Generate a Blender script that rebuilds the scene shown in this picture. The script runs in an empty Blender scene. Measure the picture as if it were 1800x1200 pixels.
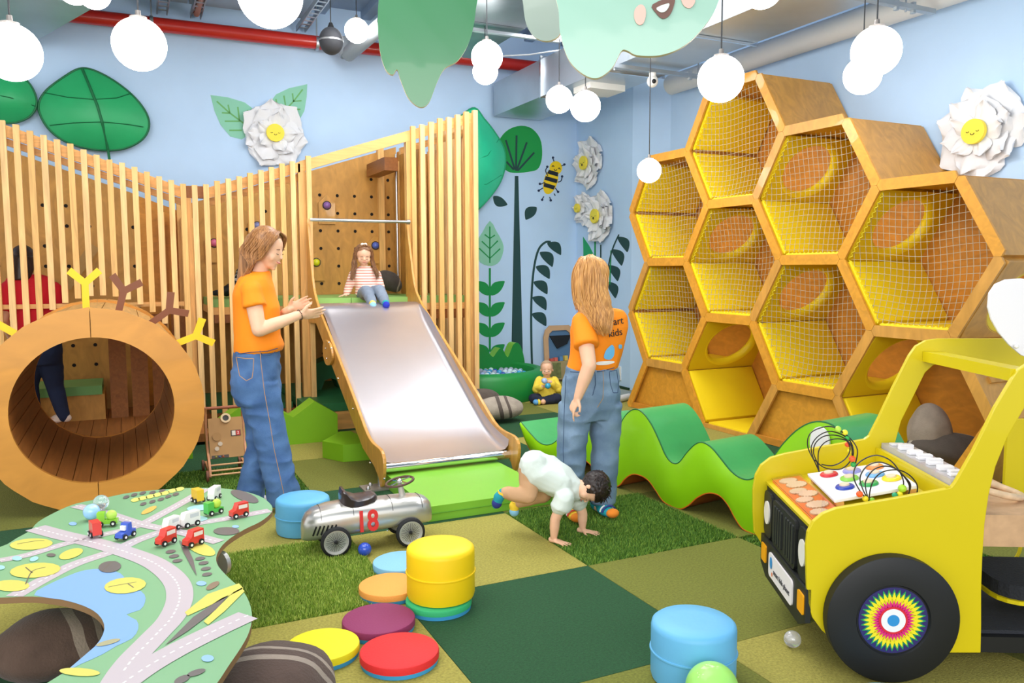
import bpy, bmesh, math, random
import numpy as np
from mathutils import Vector, Matrix, noise
random.seed(7); RNG = np.random.default_rng(7)
PI = math.pi
scn = bpy.context.scene; C = scn.collection
# ---------------------------------------------------------------- camera
FPX, YAW, PITCH, ROLL = 1407.82, 0.448734, 0.0901308, -0.0026418
CAM = Vector((-1.09792, -4.45946, 1.52998))
_f = Vector((math.sin(YAW)*math.cos(PITCH), math.cos(YAW)*math.cos(PITCH), -math.sin(PITCH)))
_r = Vector((math.cos(YAW), -math.sin(YAW), 0)); _u = _r.cross(_f)
CR = _r*math.cos(ROLL) + _u*math.sin(ROLL); CU = _u*math.cos(ROLL) - _r*math.sin(ROLL); CF = _f
cd = bpy.data.cameras.new('camera'); cam = bpy.data.objects.new('camera', cd); C.objects.link(cam)
cd.sensor_width = 36; cd.lens = 36*FPX/1800; cd.clip_start = .05; cd.clip_end = 60
m = Matrix((CR, CU, -CF)).transposed().to_4x4(); m.translation = CAM; cam.matrix_world = m
scn.camera = cam
# ---------------------------------------------------------------- world, light, exposure
w = bpy.data.worlds.new('world'); scn.world = w; w.use_nodes = True
w.node_tree.nodes['Background'].inputs[0].default_value = (.96, .98, 1.0, 1)
w.node_tree.nodes['Background'].inputs[1].default_value = .95
vs = scn.view_settings; vs.view_transform = 'Standard'; vs.look = 'None'; vs.gamma = 1; vs.exposure = 0.55
vs.use_curve_mapping = False
def area(name, loc, tgt, sx, sy, power, col=(1, 1, 1)):
    l = bpy.data.lights.new(name, 'AREA'); l.shape = 'RECTANGLE'; l.size = sx; l.size_y = sy; l.energy = power; l.color = col
    o = bpy.data.objects.new(name, l); C.objects.link(o); o.location = loc
    o.rotation_euler = (Vector(tgt)-Vector(loc)).to_track_quat('-Z', 'Y').to_euler(); return o
area('daylight_window', (-3.0, -8.0, 3.2), (1.2, 1.0, .6), 7, 3, 250, (1, .98, .95))   # the windows behind the photographer
area('ceiling_fill', (-.8, -1.2, 4.05), (-.8, -1.2, 0), 3.5, 2.5, 70, (1, .98, .95))  # added fill light under the ceiling, no fixture here
area('ceiling_fill', (2.0, 1.6, 4.1), (2.0, 1.6, 0), 3, 3, 170, (.97, .98, 1))  # second added fill, brightens the back of the room; not a real lamp
# ---------------------------------------------------------------- pixel -> world helpers (a measured camera; every result is a real place)
def RAY(x, y): return CF + CR*((x-900)/FPX) + CU*((600-y)/FPX)
def P(x, y, X=None, Y=None, Z=None):
    d = RAY(x, y)
    i, v = (0, X) if X is not None else ((1, Y) if Y is not None else (2, Z))
    return CAM + d*((v-CAM[i])/d[i])
def PL(x, y, o, n):
    d = RAY(x, y); return CAM + d*(((o-CAM).dot(n))/d.dot(n))
def V(*a): return Vector(a)
# ---------------------------------------------------------------- materials
def lin(h):
    h = h.lstrip('#'); r = []
    for i in (0, 2, 4):
        c = int(h[i:i+2], 16)/255; r.append(c/12.92 if c <= .04045 else ((c+.055)/1.055)**2.4)
    return (*r, 1)
MC = {}
def mat(hexc, rough=.5, metal=0, var=0, scale=8, bump=0, bscale=60, stretch=None, dark=None, key=None, sheen=0, coat=0, trans=0, emit=0, alpha=1, ior=1.45, sss=0, dist=1.0):
    k = (hexc, rough, metal, var, scale, bump, bscale, stretch, dark, key, sheen, coat, trans, emit, alpha, sss, dist)
    if k in MC: return MC[k]
    M = bpy.data.materials.new('mat_%d' % len(MC)); M.use_nodes = True; nt = M.node_tree; N = nt.nodes; L = nt.links
    b = N['Principled BSDF']; col = lin(hexc); b.inputs['Base Color'].default_value = col
    b.inputs['Roughness'].default_value = rough; b.inputs['Metallic'].default_value = metal
    b.inputs['Coat Weight'].default_value = coat; b.inputs['Sheen Weight'].default_value = sheen
    b.inputs['Transmission Weight'].default_value = trans; b.inputs['Alpha'].default_value = alpha; b.inputs['IOR'].default_value = ior
    if sss: b.inputs['Subsurface Weight'].default_value = sss; b.inputs['Subsurface Radius'].default_value = (.02, .008, .004)
    if emit: b.inputs['Emission Color'].default_value = col; b.inputs['Emission Strength'].default_value = emit
    if var or bump:
        tc = N.new('ShaderNodeTexCoord'); mp = N.new('ShaderNodeMapping'); L.new(tc.outputs['Object'], mp.inputs[0])
        if stretch: mp.inputs['Scale'].default_value = stretch
    if var:
        nz = N.new('ShaderNodeTexNoise'); nz.inputs['Scale'].default_value = scale; nz.inputs['Detail'].default_value = 5
        nz.inputs['Distortion'].default_value = dist if stretch else 0
        L.new(mp.outputs[0], nz.inputs['Vector'])
        rp = N.new('ShaderNodeValToRGB'); rp.color_ramp.elements[0].position = .3; rp.color_ramp.elements[1].position = .7
        d = lin(dark) if dark else tuple(c*(1-var) for c in col[:3])+(1,)
        rp.color_ramp.elements[0].color = d; rp.color_ramp.elements[1].color = tuple(min(1, c*(1+var*.45)) for c in col[:3])+(1,)
        L.new(nz.outputs[0], rp.inputs[0]); L.new(rp.outputs[0], b.inputs['Base Color'])
    if bump:
        n2 = N.new('ShaderNodeTexNoise'); n2.inputs['Scale'].default_value = bscale; n2.inputs['Detail'].default_value = 3
        L.new(mp.outputs[0], n2.inputs['Vector']); bp = N.new('ShaderNodeBump'); bp.inputs['Strength'].default_value = bump; bp.inputs['Distance'].default_value = .01
        L.new(n2.outputs[0], bp.inputs['Height']); L.new(bp.outputs[0], b.inputs['Normal'])
    MC[k] = M; return M
def woodz(hexc, var=.22, rough=.5, ax=2, sc=1, key=None, dark=None):
    s = [14*sc]*3; s[ax] = 1.1*sc
    return mat(hexc, rough, var=var, scale=1.6, stretch=tuple(s), bump=.04, bscale=3, key=key, dist=1.2, dark=dark)
PINE = [woodz(c, var=.25) for c in ('#F4C27E', '#EDB86E', '#F5C787')]
PINEX = woodz('#EDB56C', var=.25, ax=0); PINEY = woodz('#D89B4E', var=.25, ax=1)
PLY = mat('#CC9444', .42, var=.2, scale=2.2, stretch=(3, 3, 1.2), dist=2.5, coat=.15)
PLYB = mat('#C68F42', .5, var=.22, scale=2.0, stretch=(3, 3, 1.4), dist=2.5)
RINGW = mat('#D3923F', .36, var=.13, scale=1.2, stretch=(1.2, 3, 3), dist=2.2, coat=.25)
HONEY = mat('#D79632', .42, var=.16, scale=2.5, stretch=(2, 5, 5), dist=1.5, coat=.2)
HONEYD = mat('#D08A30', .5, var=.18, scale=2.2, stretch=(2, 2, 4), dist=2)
BROWNW = woodz('#9B5F2B', var=.25, ax=1)
STEEL = mat('#BFC0C2', .28, 1, bump=.02, bscale=40); CHROME = mat('#E3E3E3', .12, 1); GALV = mat('#B9C0C6', .42, .85, var=.12, scale=5)
BLACK = mat('#16171A', .5); WHITE = mat('#EFEDEA', .55)
# ---------------------------------------------------------------- objects
MW = {}
def thing(name, label, cat, loc=(0, 0, 0), rz=0, group=None, rot=None):
    o = bpy.data.objects.new(name, None); C.objects.link(o); o.empty_display_size = .1
    o.location = loc; o.rotation_euler = rot if rot else (0, 0, rz)
    MW[o.name] = Matrix.Translation(Vector(loc)) @ o.rotation_euler.to_matrix().to_4x4()
    o['label'] = label; o['category'] = cat
    if group: o['group'] = group
    return o
def tag(o, label, cat, group=None):
    o['label'] = label; o['category'] = cat
    if group: o['group'] = group
    return o
def origin_to(o, p=None):           # move a single-mesh thing's origin to its base
    me = o.data; n = len(me.vertices); a = np.empty(n*3); me.vertices.foreach_get('co', a); a = a.reshape(-1, 3)
    q = Vector(p) if p else Vector(((a[:, 0].min()+a[:, 0].max())/2, (a[:, 1].min()+a[:, 1].max())/2, a[:, 2].min()))
    me.transform(Matrix.Translation(-q)); o.location = o.location+q; MW[o.name] = Matrix.Translation(o.location); return o
def obj(name, bm, M, parent=None, local=False, smooth=False, kind=None, label=None, bevel=0):
    if bevel:
        bmesh.ops.bevel(bm, geom=[e for e in bm.edges if len(e.link_faces) == 2 and e.calc_face_angle(0) > .5], offset=bevel, segments=2, affect='EDGES', profile=.6)
    me = bpy.data.meshes.new(name); bm.normal_update(); bm.to_mesh(me); bm.free()
    return mobj(name, me, M, parent, local, smooth, kind, label)
def mobj(name, me, M, parent=None, local=False, smooth=False, kind=None, label=None):
    if parent is not None and not local: me.transform(MW[parent.name].inverted())
    for q in (M if isinstance(M, (list, tuple)) else [M]): me.materials.append(q)
    if smooth:
        me.polygons.foreach_set('use_smooth', [True]*len(me.polygons))
        try: me.set_sharp_from_angle(angle=math.radians(smooth if smooth > 1 else 40))
        except Exception: pass
    o = bpy.data.objects.new(name, me); C.objects.link(o)
    if parent is not None: o.parent = parent; MW[o.name] = MW[parent.name].copy()
    else: MW[o.name] = Matrix.Identity(4)
    if kind: o['kind'] = kind
    if label: o['label'] = label
    return o
def dup(root, loc, rz=0, label=None, group=None, rot=None, scale=None):
    r = root.copy(); C.objects.link(r); r.location = loc; r.rotation_euler = rot if rot else (0, 0, rz)
    if scale: r.scale = scale
    if label: r['label'] = label
    if group: r['group'] = group
    for ch in list(root.children):
        c = ch.copy(); C.objects.link(c); c.parent = r
        for g in list(ch.children):
            d = g.copy(); C.objects.link(d); d.parent = c
    MW[r.name] = Matrix.Translation(Vector(loc)) @ r.rotation_euler.to_matrix().to_4x4()
    return r
def struct(o): o['kind'] = 'structure'; return o
B = bmesh.new
def box(bm, a, b, M=None):
    x0, y0, z0 = a; x1, y1, z1 = b
    vs_ = [Vector(p) for p in ((x0, y0, z0), (x1, y0, z0), (x1, y1, z0), (x0, y1, z0), (x0, y0, z1), (x1, y0, z1), (x1, y1, z1), (x0, y1, z1))]
    if M: vs_ = [M @ v for v in vs_]
    v = [bm.verts.new(p) for p in vs_]
    for q in ((0, 3, 2, 1), (4, 5, 6, 7), (0, 1, 5, 4), (1, 2, 6, 5), (2, 3, 7, 6), (3, 0, 4, 7)): bm.faces.new([v[i] for i in q])
    return bm
def bar(bm, a, b, w, t, up=(0, 0, 1)):          # a rectangular bar from a to b: width w (sideways), thickness t (along up)
    a = Vector(a); b = Vector(b); d = (b-a).normalized(); u = Vector(up); s = d.cross(u)
    if s.length < 1e-5: s = d.cross(Vector((0, 1, 0)))
    s.normalize(); u = s.cross(d)
    v = [bm.verts.new(p+s*i*w/2+u*j*t/2) for p in (a, b) for i, j in ((-1, -1), (1, -1), (1, 1), (-1, 1))]
    for q in ((3, 2, 1, 0), (4, 5, 6, 7), (0, 1, 5, 4), (1, 2, 6, 5), (2, 3, 7, 6), (3, 0, 4, 7)): bm.faces.new([v[i] for i in q])
    return bm
def frames(pts, closed=False):
    n = len(pts); T = []
    for i in range(n):
        a = pts[(i-1) % n] if (closed or i > 0) else pts[i]; b = pts[(i+1) % n] if (closed or i < n-1) else pts[i]
        T.append((b-a).normalized() if (b-a).length > 1e-9 else Vector((0, 0, 1)))
    u = T[0].orthogonal().normalized(); out = []
    for t in T:
        u = (u - t*u.dot(t)); u = u.normalized() if u.length > 1e-6 else t.orthogonal().normalized(); out.append((t, u, t.cross(u)))
    return out
def tube(bm, pts, r, seg=8, closed=False, caps=True):
    pts = [Vector(p) for p in pts]; n = len(pts); rs = r if isinstance(r, (list, tuple)) else [r]*n
    rings = []
    for p, (t, u, v), rr in zip(pts, frames(pts, closed), rs):
        rings.append([bm.verts.new(p + u*rr*math.cos(2*PI*k/seg) + v*rr*math.sin(2*PI*k/seg)) for k in range(seg)])
    for i in range(n if closed else n-1):
        A, Bq = rings[i], rings[(i+1) % n]
        for k in range(seg): bm.faces.new((A[k], A[(k+1) % seg], Bq[(k+1) % seg], Bq[k]))
    if caps and not closed: bm.faces.new(rings[0][::-1]); bm.faces.new(rings[-1])
    return bm
def lathe(bm, prof, seg=32, M=None):            # prof: (radius, z)
    rings = []
    for r, z in prof:
        if r < 1e-6: rings.append([bm.verts.new((M or Matrix()) @ Vector((0, 0, z)))])
        else: rings.append([bm.verts.new((M or Matrix()) @ Vector((r*math.cos(2*PI*k/seg), r*math.sin(2*PI*k/seg), z))) for k in range(seg)])
    for A, Bq in zip(rings, rings[1:]):
        for k in range(seg):
            j = (k+1) % seg
            if len(A) == 1 and len(Bq) == 1: continue
            if len(A) == 1: bm.faces.new((A[0], Bq[j], Bq[k]))
            elif len(Bq) == 1: bm.faces.new((A[k], A[j], Bq[0]))
            else: bm.faces.new((A[k], A[j], Bq[j], Bq[k]))
    return bm
def prism(bm, poly, h, M=None):                 # poly (x, y), extruded z 0..h (or h=(z0,z1))
    z0, z1 = h if isinstance(h, tuple) else (0, h); M = M or Matrix()
    a = [bm.verts.new(M @ Vector((x, y, z0))) for x, y in poly]; b = [bm.verts.new(M @ Vector((x, y, z1))) for x, y in poly]; n = len(a)
    fs = [bm.faces.new(a[::-1]), bm.faces.new(b)]
    for i in range(n): bm.faces.new((a[i], a[(i+1) % n], b[(i+1) % n], b[i]))
    return bm
def basis(o, ex, ey, ez=None):
    ex = Vector(ex).normalized(); ey = Vector(ey).normalized(); ez = Vector(ez).normalized() if ez else ex.cross(ey).normalized()
    return Matrix.Translation(Vector(o)) @ Matrix((ex, ey, ez)).transposed().to_4x4()
def ell(bm, c, r, R=None, sub=3):
    t = Matrix.Translation(Vector(c)) @ (R.to_4x4() if R else Matrix()) @ Matrix.Diagonal((*( (r,)*3 if not hasattr(r, '__len__') else r), 1))
    bmesh.ops.create_icosphere(bm, subdivisions=sub, radius=1, matrix=t); return bm
def spline(pts, n=8, closed=False):             # Catmull-Rom through the points
    pts = [Vector(p) for p in pts]; m_ = len(pts); out = []
    for i in range(m_ if closed else m_-1):
        g = (lambda k: pts[k % m_]) if closed else (lambda k: pts[max(0, min(m_-1, k))])
        p0, p1, p2, p3 = g(i-1), g(i), g(i+1), g(i+2)
        for k in range(n):
            t = k/n; out.append(.5*((2*p1)+(p2-p0)*t+(2*p0-5*p1+4*p2-p3)*t*t+(3*p1-p0-3*p2+p3)*t**3))
    if not closed: out.append(pts[-1])
    return out
def ring_poly(n, rx, ry=None, cx=0, cy=0, ph=0):
    ry = ry or rx; return [(cx+rx*math.cos(2*PI*k/n+ph), cy+ry*math.sin(2*PI*k/n+ph)) for k in range(n)]
def annulus(bm, outer, inner, z0, z1, M=None):  # two rings of equal count, extruded
    M = M or Matrix(); n = len(outer)
    v = [[bm.verts.new(M @ Vector((x, y, z))) for x, y in q] for q in (outer, inner) for z in (z0, z1)]
    o0, o1, i0, i1 = v
    for k in range(n):
        j = (k+1) % n
        bm.faces.new((o0[k], o0[j], o1[j], o1[k])); bm.faces.new((i0[j], i0[k], i1[k], i1[j]))
        bm.faces.new((o1[k], o1[j], i1[j], i1[k])); bm.faces.new((o0[j], o0[k], i0[k], i0[j]))
    return bm
def flat(bm, pts, nrm, t=.003):                 # a thin closed shape from coplanar world points, thickness t along nrm
    nrm = Vector(nrm); a = [bm.verts.new(Vector(p)) for p in pts]; b = [bm.verts.new(Vector(p)+nrm*t) for p in pts]; n = len(a)
    bm.faces.new(a); bm.faces.new(b[::-1])
    for i in range(n): bm.faces.new((a[i], b[i], b[(i+1) % n], a[(i+1) % n]))
    bmesh.ops.recalc_face_normals(bm, faces=bm.faces[:]); return bm
def text(name, s, size, M, parent, Mw, ext=.001, align='CENTER', off=0):
    cu = bpy.data.curves.new(name, 'FONT'); cu.body = s; cu.size = size; cu.extrude = ext; cu.offset = off; cu.align_x = align; cu.align_y = 'CENTER'
    t = bpy.data.objects.new(name, cu); C.objects.link(t); dg = bpy.context.evaluated_depsgraph_get()
    me = bpy.data.meshes.new_from_object(t.evaluated_get(dg)); bpy.data.objects.remove(t); me.materials.clear()
    me.transform(Mw); return mobj(name, me, M, parent)
# ================================================================ THE SETTING
WY, WX, PX, CZ = 5.3, 4.8, 4.6, 4.62
BLUE = mat('#C0DCFA', .75, var=.03, scale=3)
floor = struct(obj('floor', box(B(), (-6, -8, -.06), (6, WY+.1, -.012)), mat('#3E4A1E', .9)))
fl = {'L': mat('#A39A48', .95, var=.3, scale=90, bump=.5, bscale=160), 'M': mat('#76792F', .95, var=.3, scale=90, bump=.5, bscale=160),
      'D': mat('#22502E', .95, var=.3, scale=90, bump=.5, bscale=160), 'T': mat('#4C6E1E', .95, var=.35, scale=60), 'U': mat('#33501C', .95, var=.35, scale=60)}
tiles = {(-1, -1): 'T', (0, -1): 'L', (1, -1): 'U', (2, -1): 'M', (0, -2): 'D', (-1, -2): 'L', (1, -2): 'M', (0, -3): 'M', (1, -3): 'L', (2, -2): 'U', (2, -3): 'M',
         (-1, 0): 'L', (-2, 0): 'D', (0, 0): 'D', (0, 1): 'M', (-1, 1): 'U', (-2, 1): 'M', (0, 2): 'L', (-1, 2): 'D', (-2, -1): 'L', (-3, 0): 'D', (1, 0): 'M', (2, 0): 'L',
         (1, 1): 'D', (2, 1): 'L', (3, 1): 'L', (3, 0): 'D', (2, 2): 'D', (1, 2): 'L', (3, 2): 'L', (2, 3): 'M', (3, 3): 'L', (3, 4): 'M', (2, 4): 'D', (-2, -2): 'D', (-3, -1): 'M', (-1, -3): 'D', (4, 2): 'D', (4, 1): 'M', (3, -1): 'L', (3, -2): 'M'}
for i in range(-4, 5):
    for j in range(-5, 5):
        k = tiles.get((i, j)) or random.choice('LMD')
        z = 0.0 if k in 'LMD' else -.006
        y1 = min(j+1, WY)
        obj('carpet_tile', box(B(), (i+.0015, j+.0015, -.012), (i+.9985, y1-.0015, z)), fl[k], floor)
for i in range(-4, 5): obj('carpet_tile', box(B(), (i+.0015, 5.0015, -.012), (i+.9985, WY, 0)), fl['M'], floor)
def turf(i, j, n, cols, h):
    P0 = np.stack([i+RNG.random(n)*.99+.005, j+RNG.random(n)*.99+.005, np.full(n, -.006)], 1)
    a = RNG.random(n)*2*PI; w = .0028+.002*RNG.random(n); d = np.stack([np.cos(a)*w, np.sin(a)*w, 0*a], 1)
    t = RNG.normal(0, .008, (n, 3)); t[:, 2] = h*(.6+.6*RNG.random(n))
    co = np.concatenate([P0-d, P0+d, P0+t], 1).reshape(-1, 3).astype('f')
    me = bpy.data.meshes.new('grass_blades'); me.vertices.add(3*n); me.vertices.foreach_set('co', co.ravel())
    me.loops.add(3*n); me.loops.foreach_set('vertex_index', np.arange(3*n, dtype='i')); me.polygons.add(n)
    me.polygons.foreach_set('loop_start', np.arange(0, 3*n, 3, dtype='i')); me.polygons.foreach_set('loop_total', np.full(n, 3, 'i'))
    me.polygons.foreach_set('material_index', RNG.integers(0, len(cols), n).astype('i')); me.update()
    mobj('grass_blades', me, cols, floor, kind='stuff')
tb = [mat(c, .7) for c in ('#A3BC48', '#8BAA3C', '#BCCB62', '#73942E')]; td = [mat(c, .7) for c in ('#6A9434', '#58842C', '#86A83E', '#456F24')]
turf(-1, -1, 42000, tb, .024); turf(1, -1, 42000, td, .022); turf(-1, 1, 22000, td, .02); turf(2, -2, 12000, td, .02)
wall_back = struct(obj('wall_back', box(B(), (-6, WY, 0), (WX, WY+.1, CZ+.3)), BLUE))
wall_right = struct(obj('wall_right', box(B(), (WX, -8, 0), (WX+.1, WY, CZ+.3)), BLUE))
pil = B(); prism(pil, [(PX, WY), (PX, 3.94), (WX, 3.44), (WX+.05, 3.44), (WX+.05, WY)], (0, CZ+.3))
wall_pillar = struct(obj('wall_pillar', pil, BLUE))
bb = mat('#20402B', .9)
struct(obj('baseboard_back', box(B(), (-6, WY-.03, 0), (PX, WY-.002, .05)), bb))
struct(obj('baseboard_pillar', box(B(), (PX-.025, 3.94, 0), (PX-.002, WY-.03, .03)), bb))
CEIL = mat('#8FA3BA', .5, .3, var=.1, scale=2)
cb = B(); box(cb, (-6, -8, CZ), (6, WY+.1, CZ+.1))
ceiling = struct(obj('ceiling', cb, CEIL))
for k in range(-9, 11): obj('ceiling_rib', box(B(), (k*.55-.06, -8, CZ-.09), (k*.55+.06, WY, CZ-.001)), CEIL, ceiling)
# ---- red sprinkler pipe on the back wall
RED = mat('#C4281E', .35, coat=.2)
t = thing('sprinkler_pipe', 'thick red sprinkler pipe running along the top of the blue back wall', 'pipe', (-1, 5.12, 4.15))
obj('main_pipe', tube(B(), [(-1.95, 5.13, 4.13), (4.0, 5.13, 4.17)], .075, 20), RED, t, smooth=50)
for x in (-.75, 1.0, 2.6): obj('pipe_clamp', tube(B(), [(x, 5.13, 4.14), (x+.035, 5.13, 4.14)], .083, 20), GALV, t, smooth=40)
for x in (-.75, 1.0, 2.6): obj('hanger_rod', tube(B(), [(x+.02, 5.13, 4.2), (x+.02, 5.13, CZ)], .008, 6), GALV, t)
for x, y0 in ((-.28, 4.3),):
    obj('branch_pipe', tube(B(), [(x, 5.12, 4.3), (x+.02, y0, 4.34)], .035, 12), mat('#B9877E', .5), t, smooth=50)
    obj('valve_knob', ell(B(), (x, 4.95, 4.42), .05), RED, t, smooth=1)
t = thing('drain_pipe', 'grey plastic pipe dropping behind the green leaf panel to the red pipe', 'pipe', (1.6, 4.9, 4.2))
obj('pipe_run', tube(B(), [P(676, 40, Y=3.9), P(612, 95, Y=4.95)], .085, 16), mat('#9AA0A6', .5), t, smooth=50)
obj('pipe_elbow', tube(B(), [P(612, 95, Y=4.95), P(600, 72, Y=5.0)], .1, 16), mat('#9AA0A6', .5), t, smooth=50)
# ---- ducts
DUCT = mat('#C3CCD4', .35, .75, var=.15, scale=1.5, bump=.02, bscale=4)
t = thing('air_duct', 'long rectangular galvanised air duct above the honeycomb', 'duct', (3.7, 0, 3.5))
for k in range(9):
    y1 = 5.2-k*1.35; y0 = y1-1.345
    obj('duct_section', box(B(), (3.30, y0, 3.505), (3.98, y1, 3.92)), DUCT, t)
    obj('duct_flange', annulus(B(), [(3.27, 3.48), (4.01, 3.48), (4.01, 3.95), (3.27, 3.95)], [(3.31, 3.5), (3.97, 3.5), (3.97, 3.93), (3.31, 3.93)], y0-.012, y0+.012, Matrix(((1, 0, 0, 0), (0, 0, 1, 0), (0, 1, 0, 0), (0, 0, 0, 1)))), CHROME, t)
obj('air_grille', box(B(), (3.42, 3.0, 3.44), (3.86, 3.35, 3.505)), WHITE, t, bevel=.006)
for y in (2.196, -.2):
    obj('support_rail', bar(B(), (3.1, y, 3.46), (4.5, y, 3.46), .05, .035), GALV, t)
    for x in (3.2, 4.2): obj('threaded_rod', tube(B(), [(x, y, 3.42), (x, y, CZ)], .008, 6), GALV, t)
for y in (2.196, -.2):
    for x in (4.1, 4.28): obj('rail_nut', tube(B(), [(x, y, 3.42), (x, y, 3.5)], .022, 6), GALV, t)
t = thing('insulated_pipe', 'white insulated pipe running under the ceiling beside the long air duct', 'pipe', (4.55, 0, 3.65))
obj('insulation', tube(B(), [(4.62, 3.2, 3.62), (4.62, -3.5, 3.62)], .11, 20), mat('#D8DADB', .6, bump=.2, bscale=12), t, smooth=50)
t = thing('air_duct', 'dark sided ventilation duct between the two hanging leaf panels', 'duct', (2.3, 3, 4))
for k in range(3):
    y1 = 4.3-k*1.3; obj('duct_section', box(B(), (1.75, y1-1.29, 3.95), (2.65, y1, 4.4)), mat('#858B92', .35, .8, var=.2, scale=3), t)
obj('support_rail', bar(B(), (1.6, 3.1, 3.9), (3.1, 3.1, 3.9), .05, .03), GALV, t)
t = thing('air_duct', 'wide pale duct crossing the ceiling in the top left corner', 'duct', (-1.8, 4, 3.8))
a, b = P(63, 72, Z=3.8), P(145, 25, Z=3.8); d = (b-a).normalized(); s = Vector((d.y, -d.x, 0))
a2 = a - d*.25; b2 = a + d*5
for k in range(3):
    q0 = a2+(b2-a2)*(k/3); q1 = a2+(b2-a2)*((k+.993)/3)
    obj('duct_section', bar(B(), q0+s*.5+V(0, 0, .24), q1+s*.5+V(0, 0, .24), 1.0, .48), mat('#B4C0CC', .4, .5, var=.1, scale=2), t)
t = thing('air_duct', 'broad pale blue duct panel under the ceiling at upper left', 'duct', (-.3, 3.5, 4.3))
for k in range(3): obj('duct_section', box(B(), (-.98+k*.62, 2.2, 4.36), (-.98+k*.62+.6, 5.0, 4.5)), mat('#A9BBD0', .45, .3, var=.06, scale=2), t)
for n_, (x, lab) in enumerate(((-.62, 'perforated cable tray near the top left ceiling lamp'), (-.28, 'perforated cable tray between pale duct panels'), (.86, 'perforated cable tray beside the black hanging speaker'))):
    t = thing('cable_tray', lab, 'cable tray', (x, 4.9, 4.3), group=None)
    for s in (-1, 1): obj('side_rail', box(B(), (x+s*.05-.006, 2.6, 4.28), (x+s*.05+.006, 5.25, 4.34)), GALV, t)
    for k in range(18): obj('rung', box(B(), (x-.05, 2.7+k*.14, 4.285), (x+.05, 2.73+k*.14, 4.292)), GALV, t)
t = thing('ceiling_cable', 'grey cable strung under the ceiling left of the security camera', 'cable', (2.9, 3.2, 3.95))
obj('cord', tube(B(), [P(850, 100, Y=3.4), P(930, 96, Y=3.6), P(985, 88, Y=3.6)], .008, 6), mat('#9A9DA0', .5), t)
# ---- pendant globes
GLOW = mat('#FFFDFA', .3, emit=15); 
lamps = [(20, 92, 49, 'globe pendant lamp cut by the left edge of the picture'), (245, 78, 45, 'globe pendant lamp over the big dark green fabric leaf'),
         (475, -9, 56, 'large globe pendant lamp nearest above the head of the woman with clasped hands'), (627, 54, 21, 'small globe pendant lamp beside the black hanging speaker'),
         (856, 100, 27.5, 'upper of the two overlapping globe lamps beside the green leaf panel'), (853, 126, 22, 'lower of the two overlapping globe lamps beside the green leaf panel'),
         (983, 175, 23.5, 'left one of the touching globe lamps under the end of the air duct'), (1029, 187, 26.5, 'right one of the touching globe lamps under the end of the air duct'),
         (1267, 139, 40, 'globe pendant lamp in front of the topmost honeycomb cell'), (1141, 300, 21, 'lowest hanging small globe lamp left of the honeycomb'),
         (1540, 90, 42, 'upper of the two overlapping globe lamps before the right wall'), (1516, 133, 32, 'lower of the two overlapping globe lamps before the right wall'),
         (165, -13, 28, 'globe lamp at the top edge above the cable tray, right of another'), (130, -22, 29, 'globe lamp at the top edge over the wide pale duct'),
         (1340, -22, 36, 'globe lamp cut by the top edge right of the mint leaf panel'), (992, 52, 20, 'globe lamp peeping out behind the mint leaf panel')]
CORD = mat('#2A2C30', .5)
for x, y, r, lab in lamps:
    D = .215 if (x, y) == (1141, 300) else .25; dpt = FPX*D/2/r; o = CAM + RAY(x, y)*dpt
    if o.z > CZ-.45: dpt *= (CZ-.45-CAM.z)/(o.z-CAM.z); o = CAM + RAY(x, y)*dpt; D = 2*r*dpt/FPX
    t = thing('globe_lamp', lab, 'lamp', (o.x, o.y, o.z-D/2), group=None)
    obj('glass_globe', ell(B(), o, D/2, sub=4), GLOW, t, smooth=1)
    obj('lamp_cap', lathe(B(), [(0, .035), (.012, .035), (.014, .01), (.04, .004), (.04, -.006), (0, -.006)], 16, Matrix.Translation(o+V(0, 0, D/2))), mat('#8A8480', .4, .6), t, smooth=40)
    obj('cord', tube(B(), [o+V(0, 0, D/2+.02), (o.x, o.y, 3.49 if (3.2 < o.x < 4.05 and o.z < 3.3) else (3.94 if (1.7 < o.x < 2.7 and .4 < o.y < 4.3) else CZ-.01))], .0045, 6), CORD, t)
# ---- speaker, security camera
o = P(582, 72, Z=3.72)
t = thing('pendant_speaker', 'round black pendant speaker with a silver band hanging from the ceiling', 'speaker', o-V(0, 0, .13))
obj('speaker_body', ell(B(), o, (.115, .115, .13), sub=4), mat('#3A3B40', .55, bump=.3, bscale=300), t, smooth=1)
obj('silver_band', tube(B(), [o+V(0, 0, -.008), o+V(0, 0, .008)], .117, 32), mat('#C9C9C9', .3, .8), t, smooth=40)
obj('speaker_neck', tube(B(), [o+V(0, 0, .12), o+V(0, 0, .17)], [.035, .015], 16), BLACK, t, smooth=40)
obj('cord', tube(B(), [o+V(0, 0, .16), (o.x, o.y, CZ-.01)], .005, 6), CORD, t)
o = P(1147, 141, Z=3.37); CY_ = o.y
t = thing('security_camera', 'small white dome security camera under the air duct rail', 'camera', o)
obj('camera_housing', ell(B(), o+V(0, 0, -.01), (.055, .055, .06)), WHITE, t, smooth=1)
obj('mount_plate', tube(B(), [o+V(0, 0, .03), (o.x, o.y, 3.44)], .035, 16), WHITE, t, smooth=40)
obj('lens', ell(B(), o+V(-.015, -.045, -.02), .022), BLACK, t, smooth=1)
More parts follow.
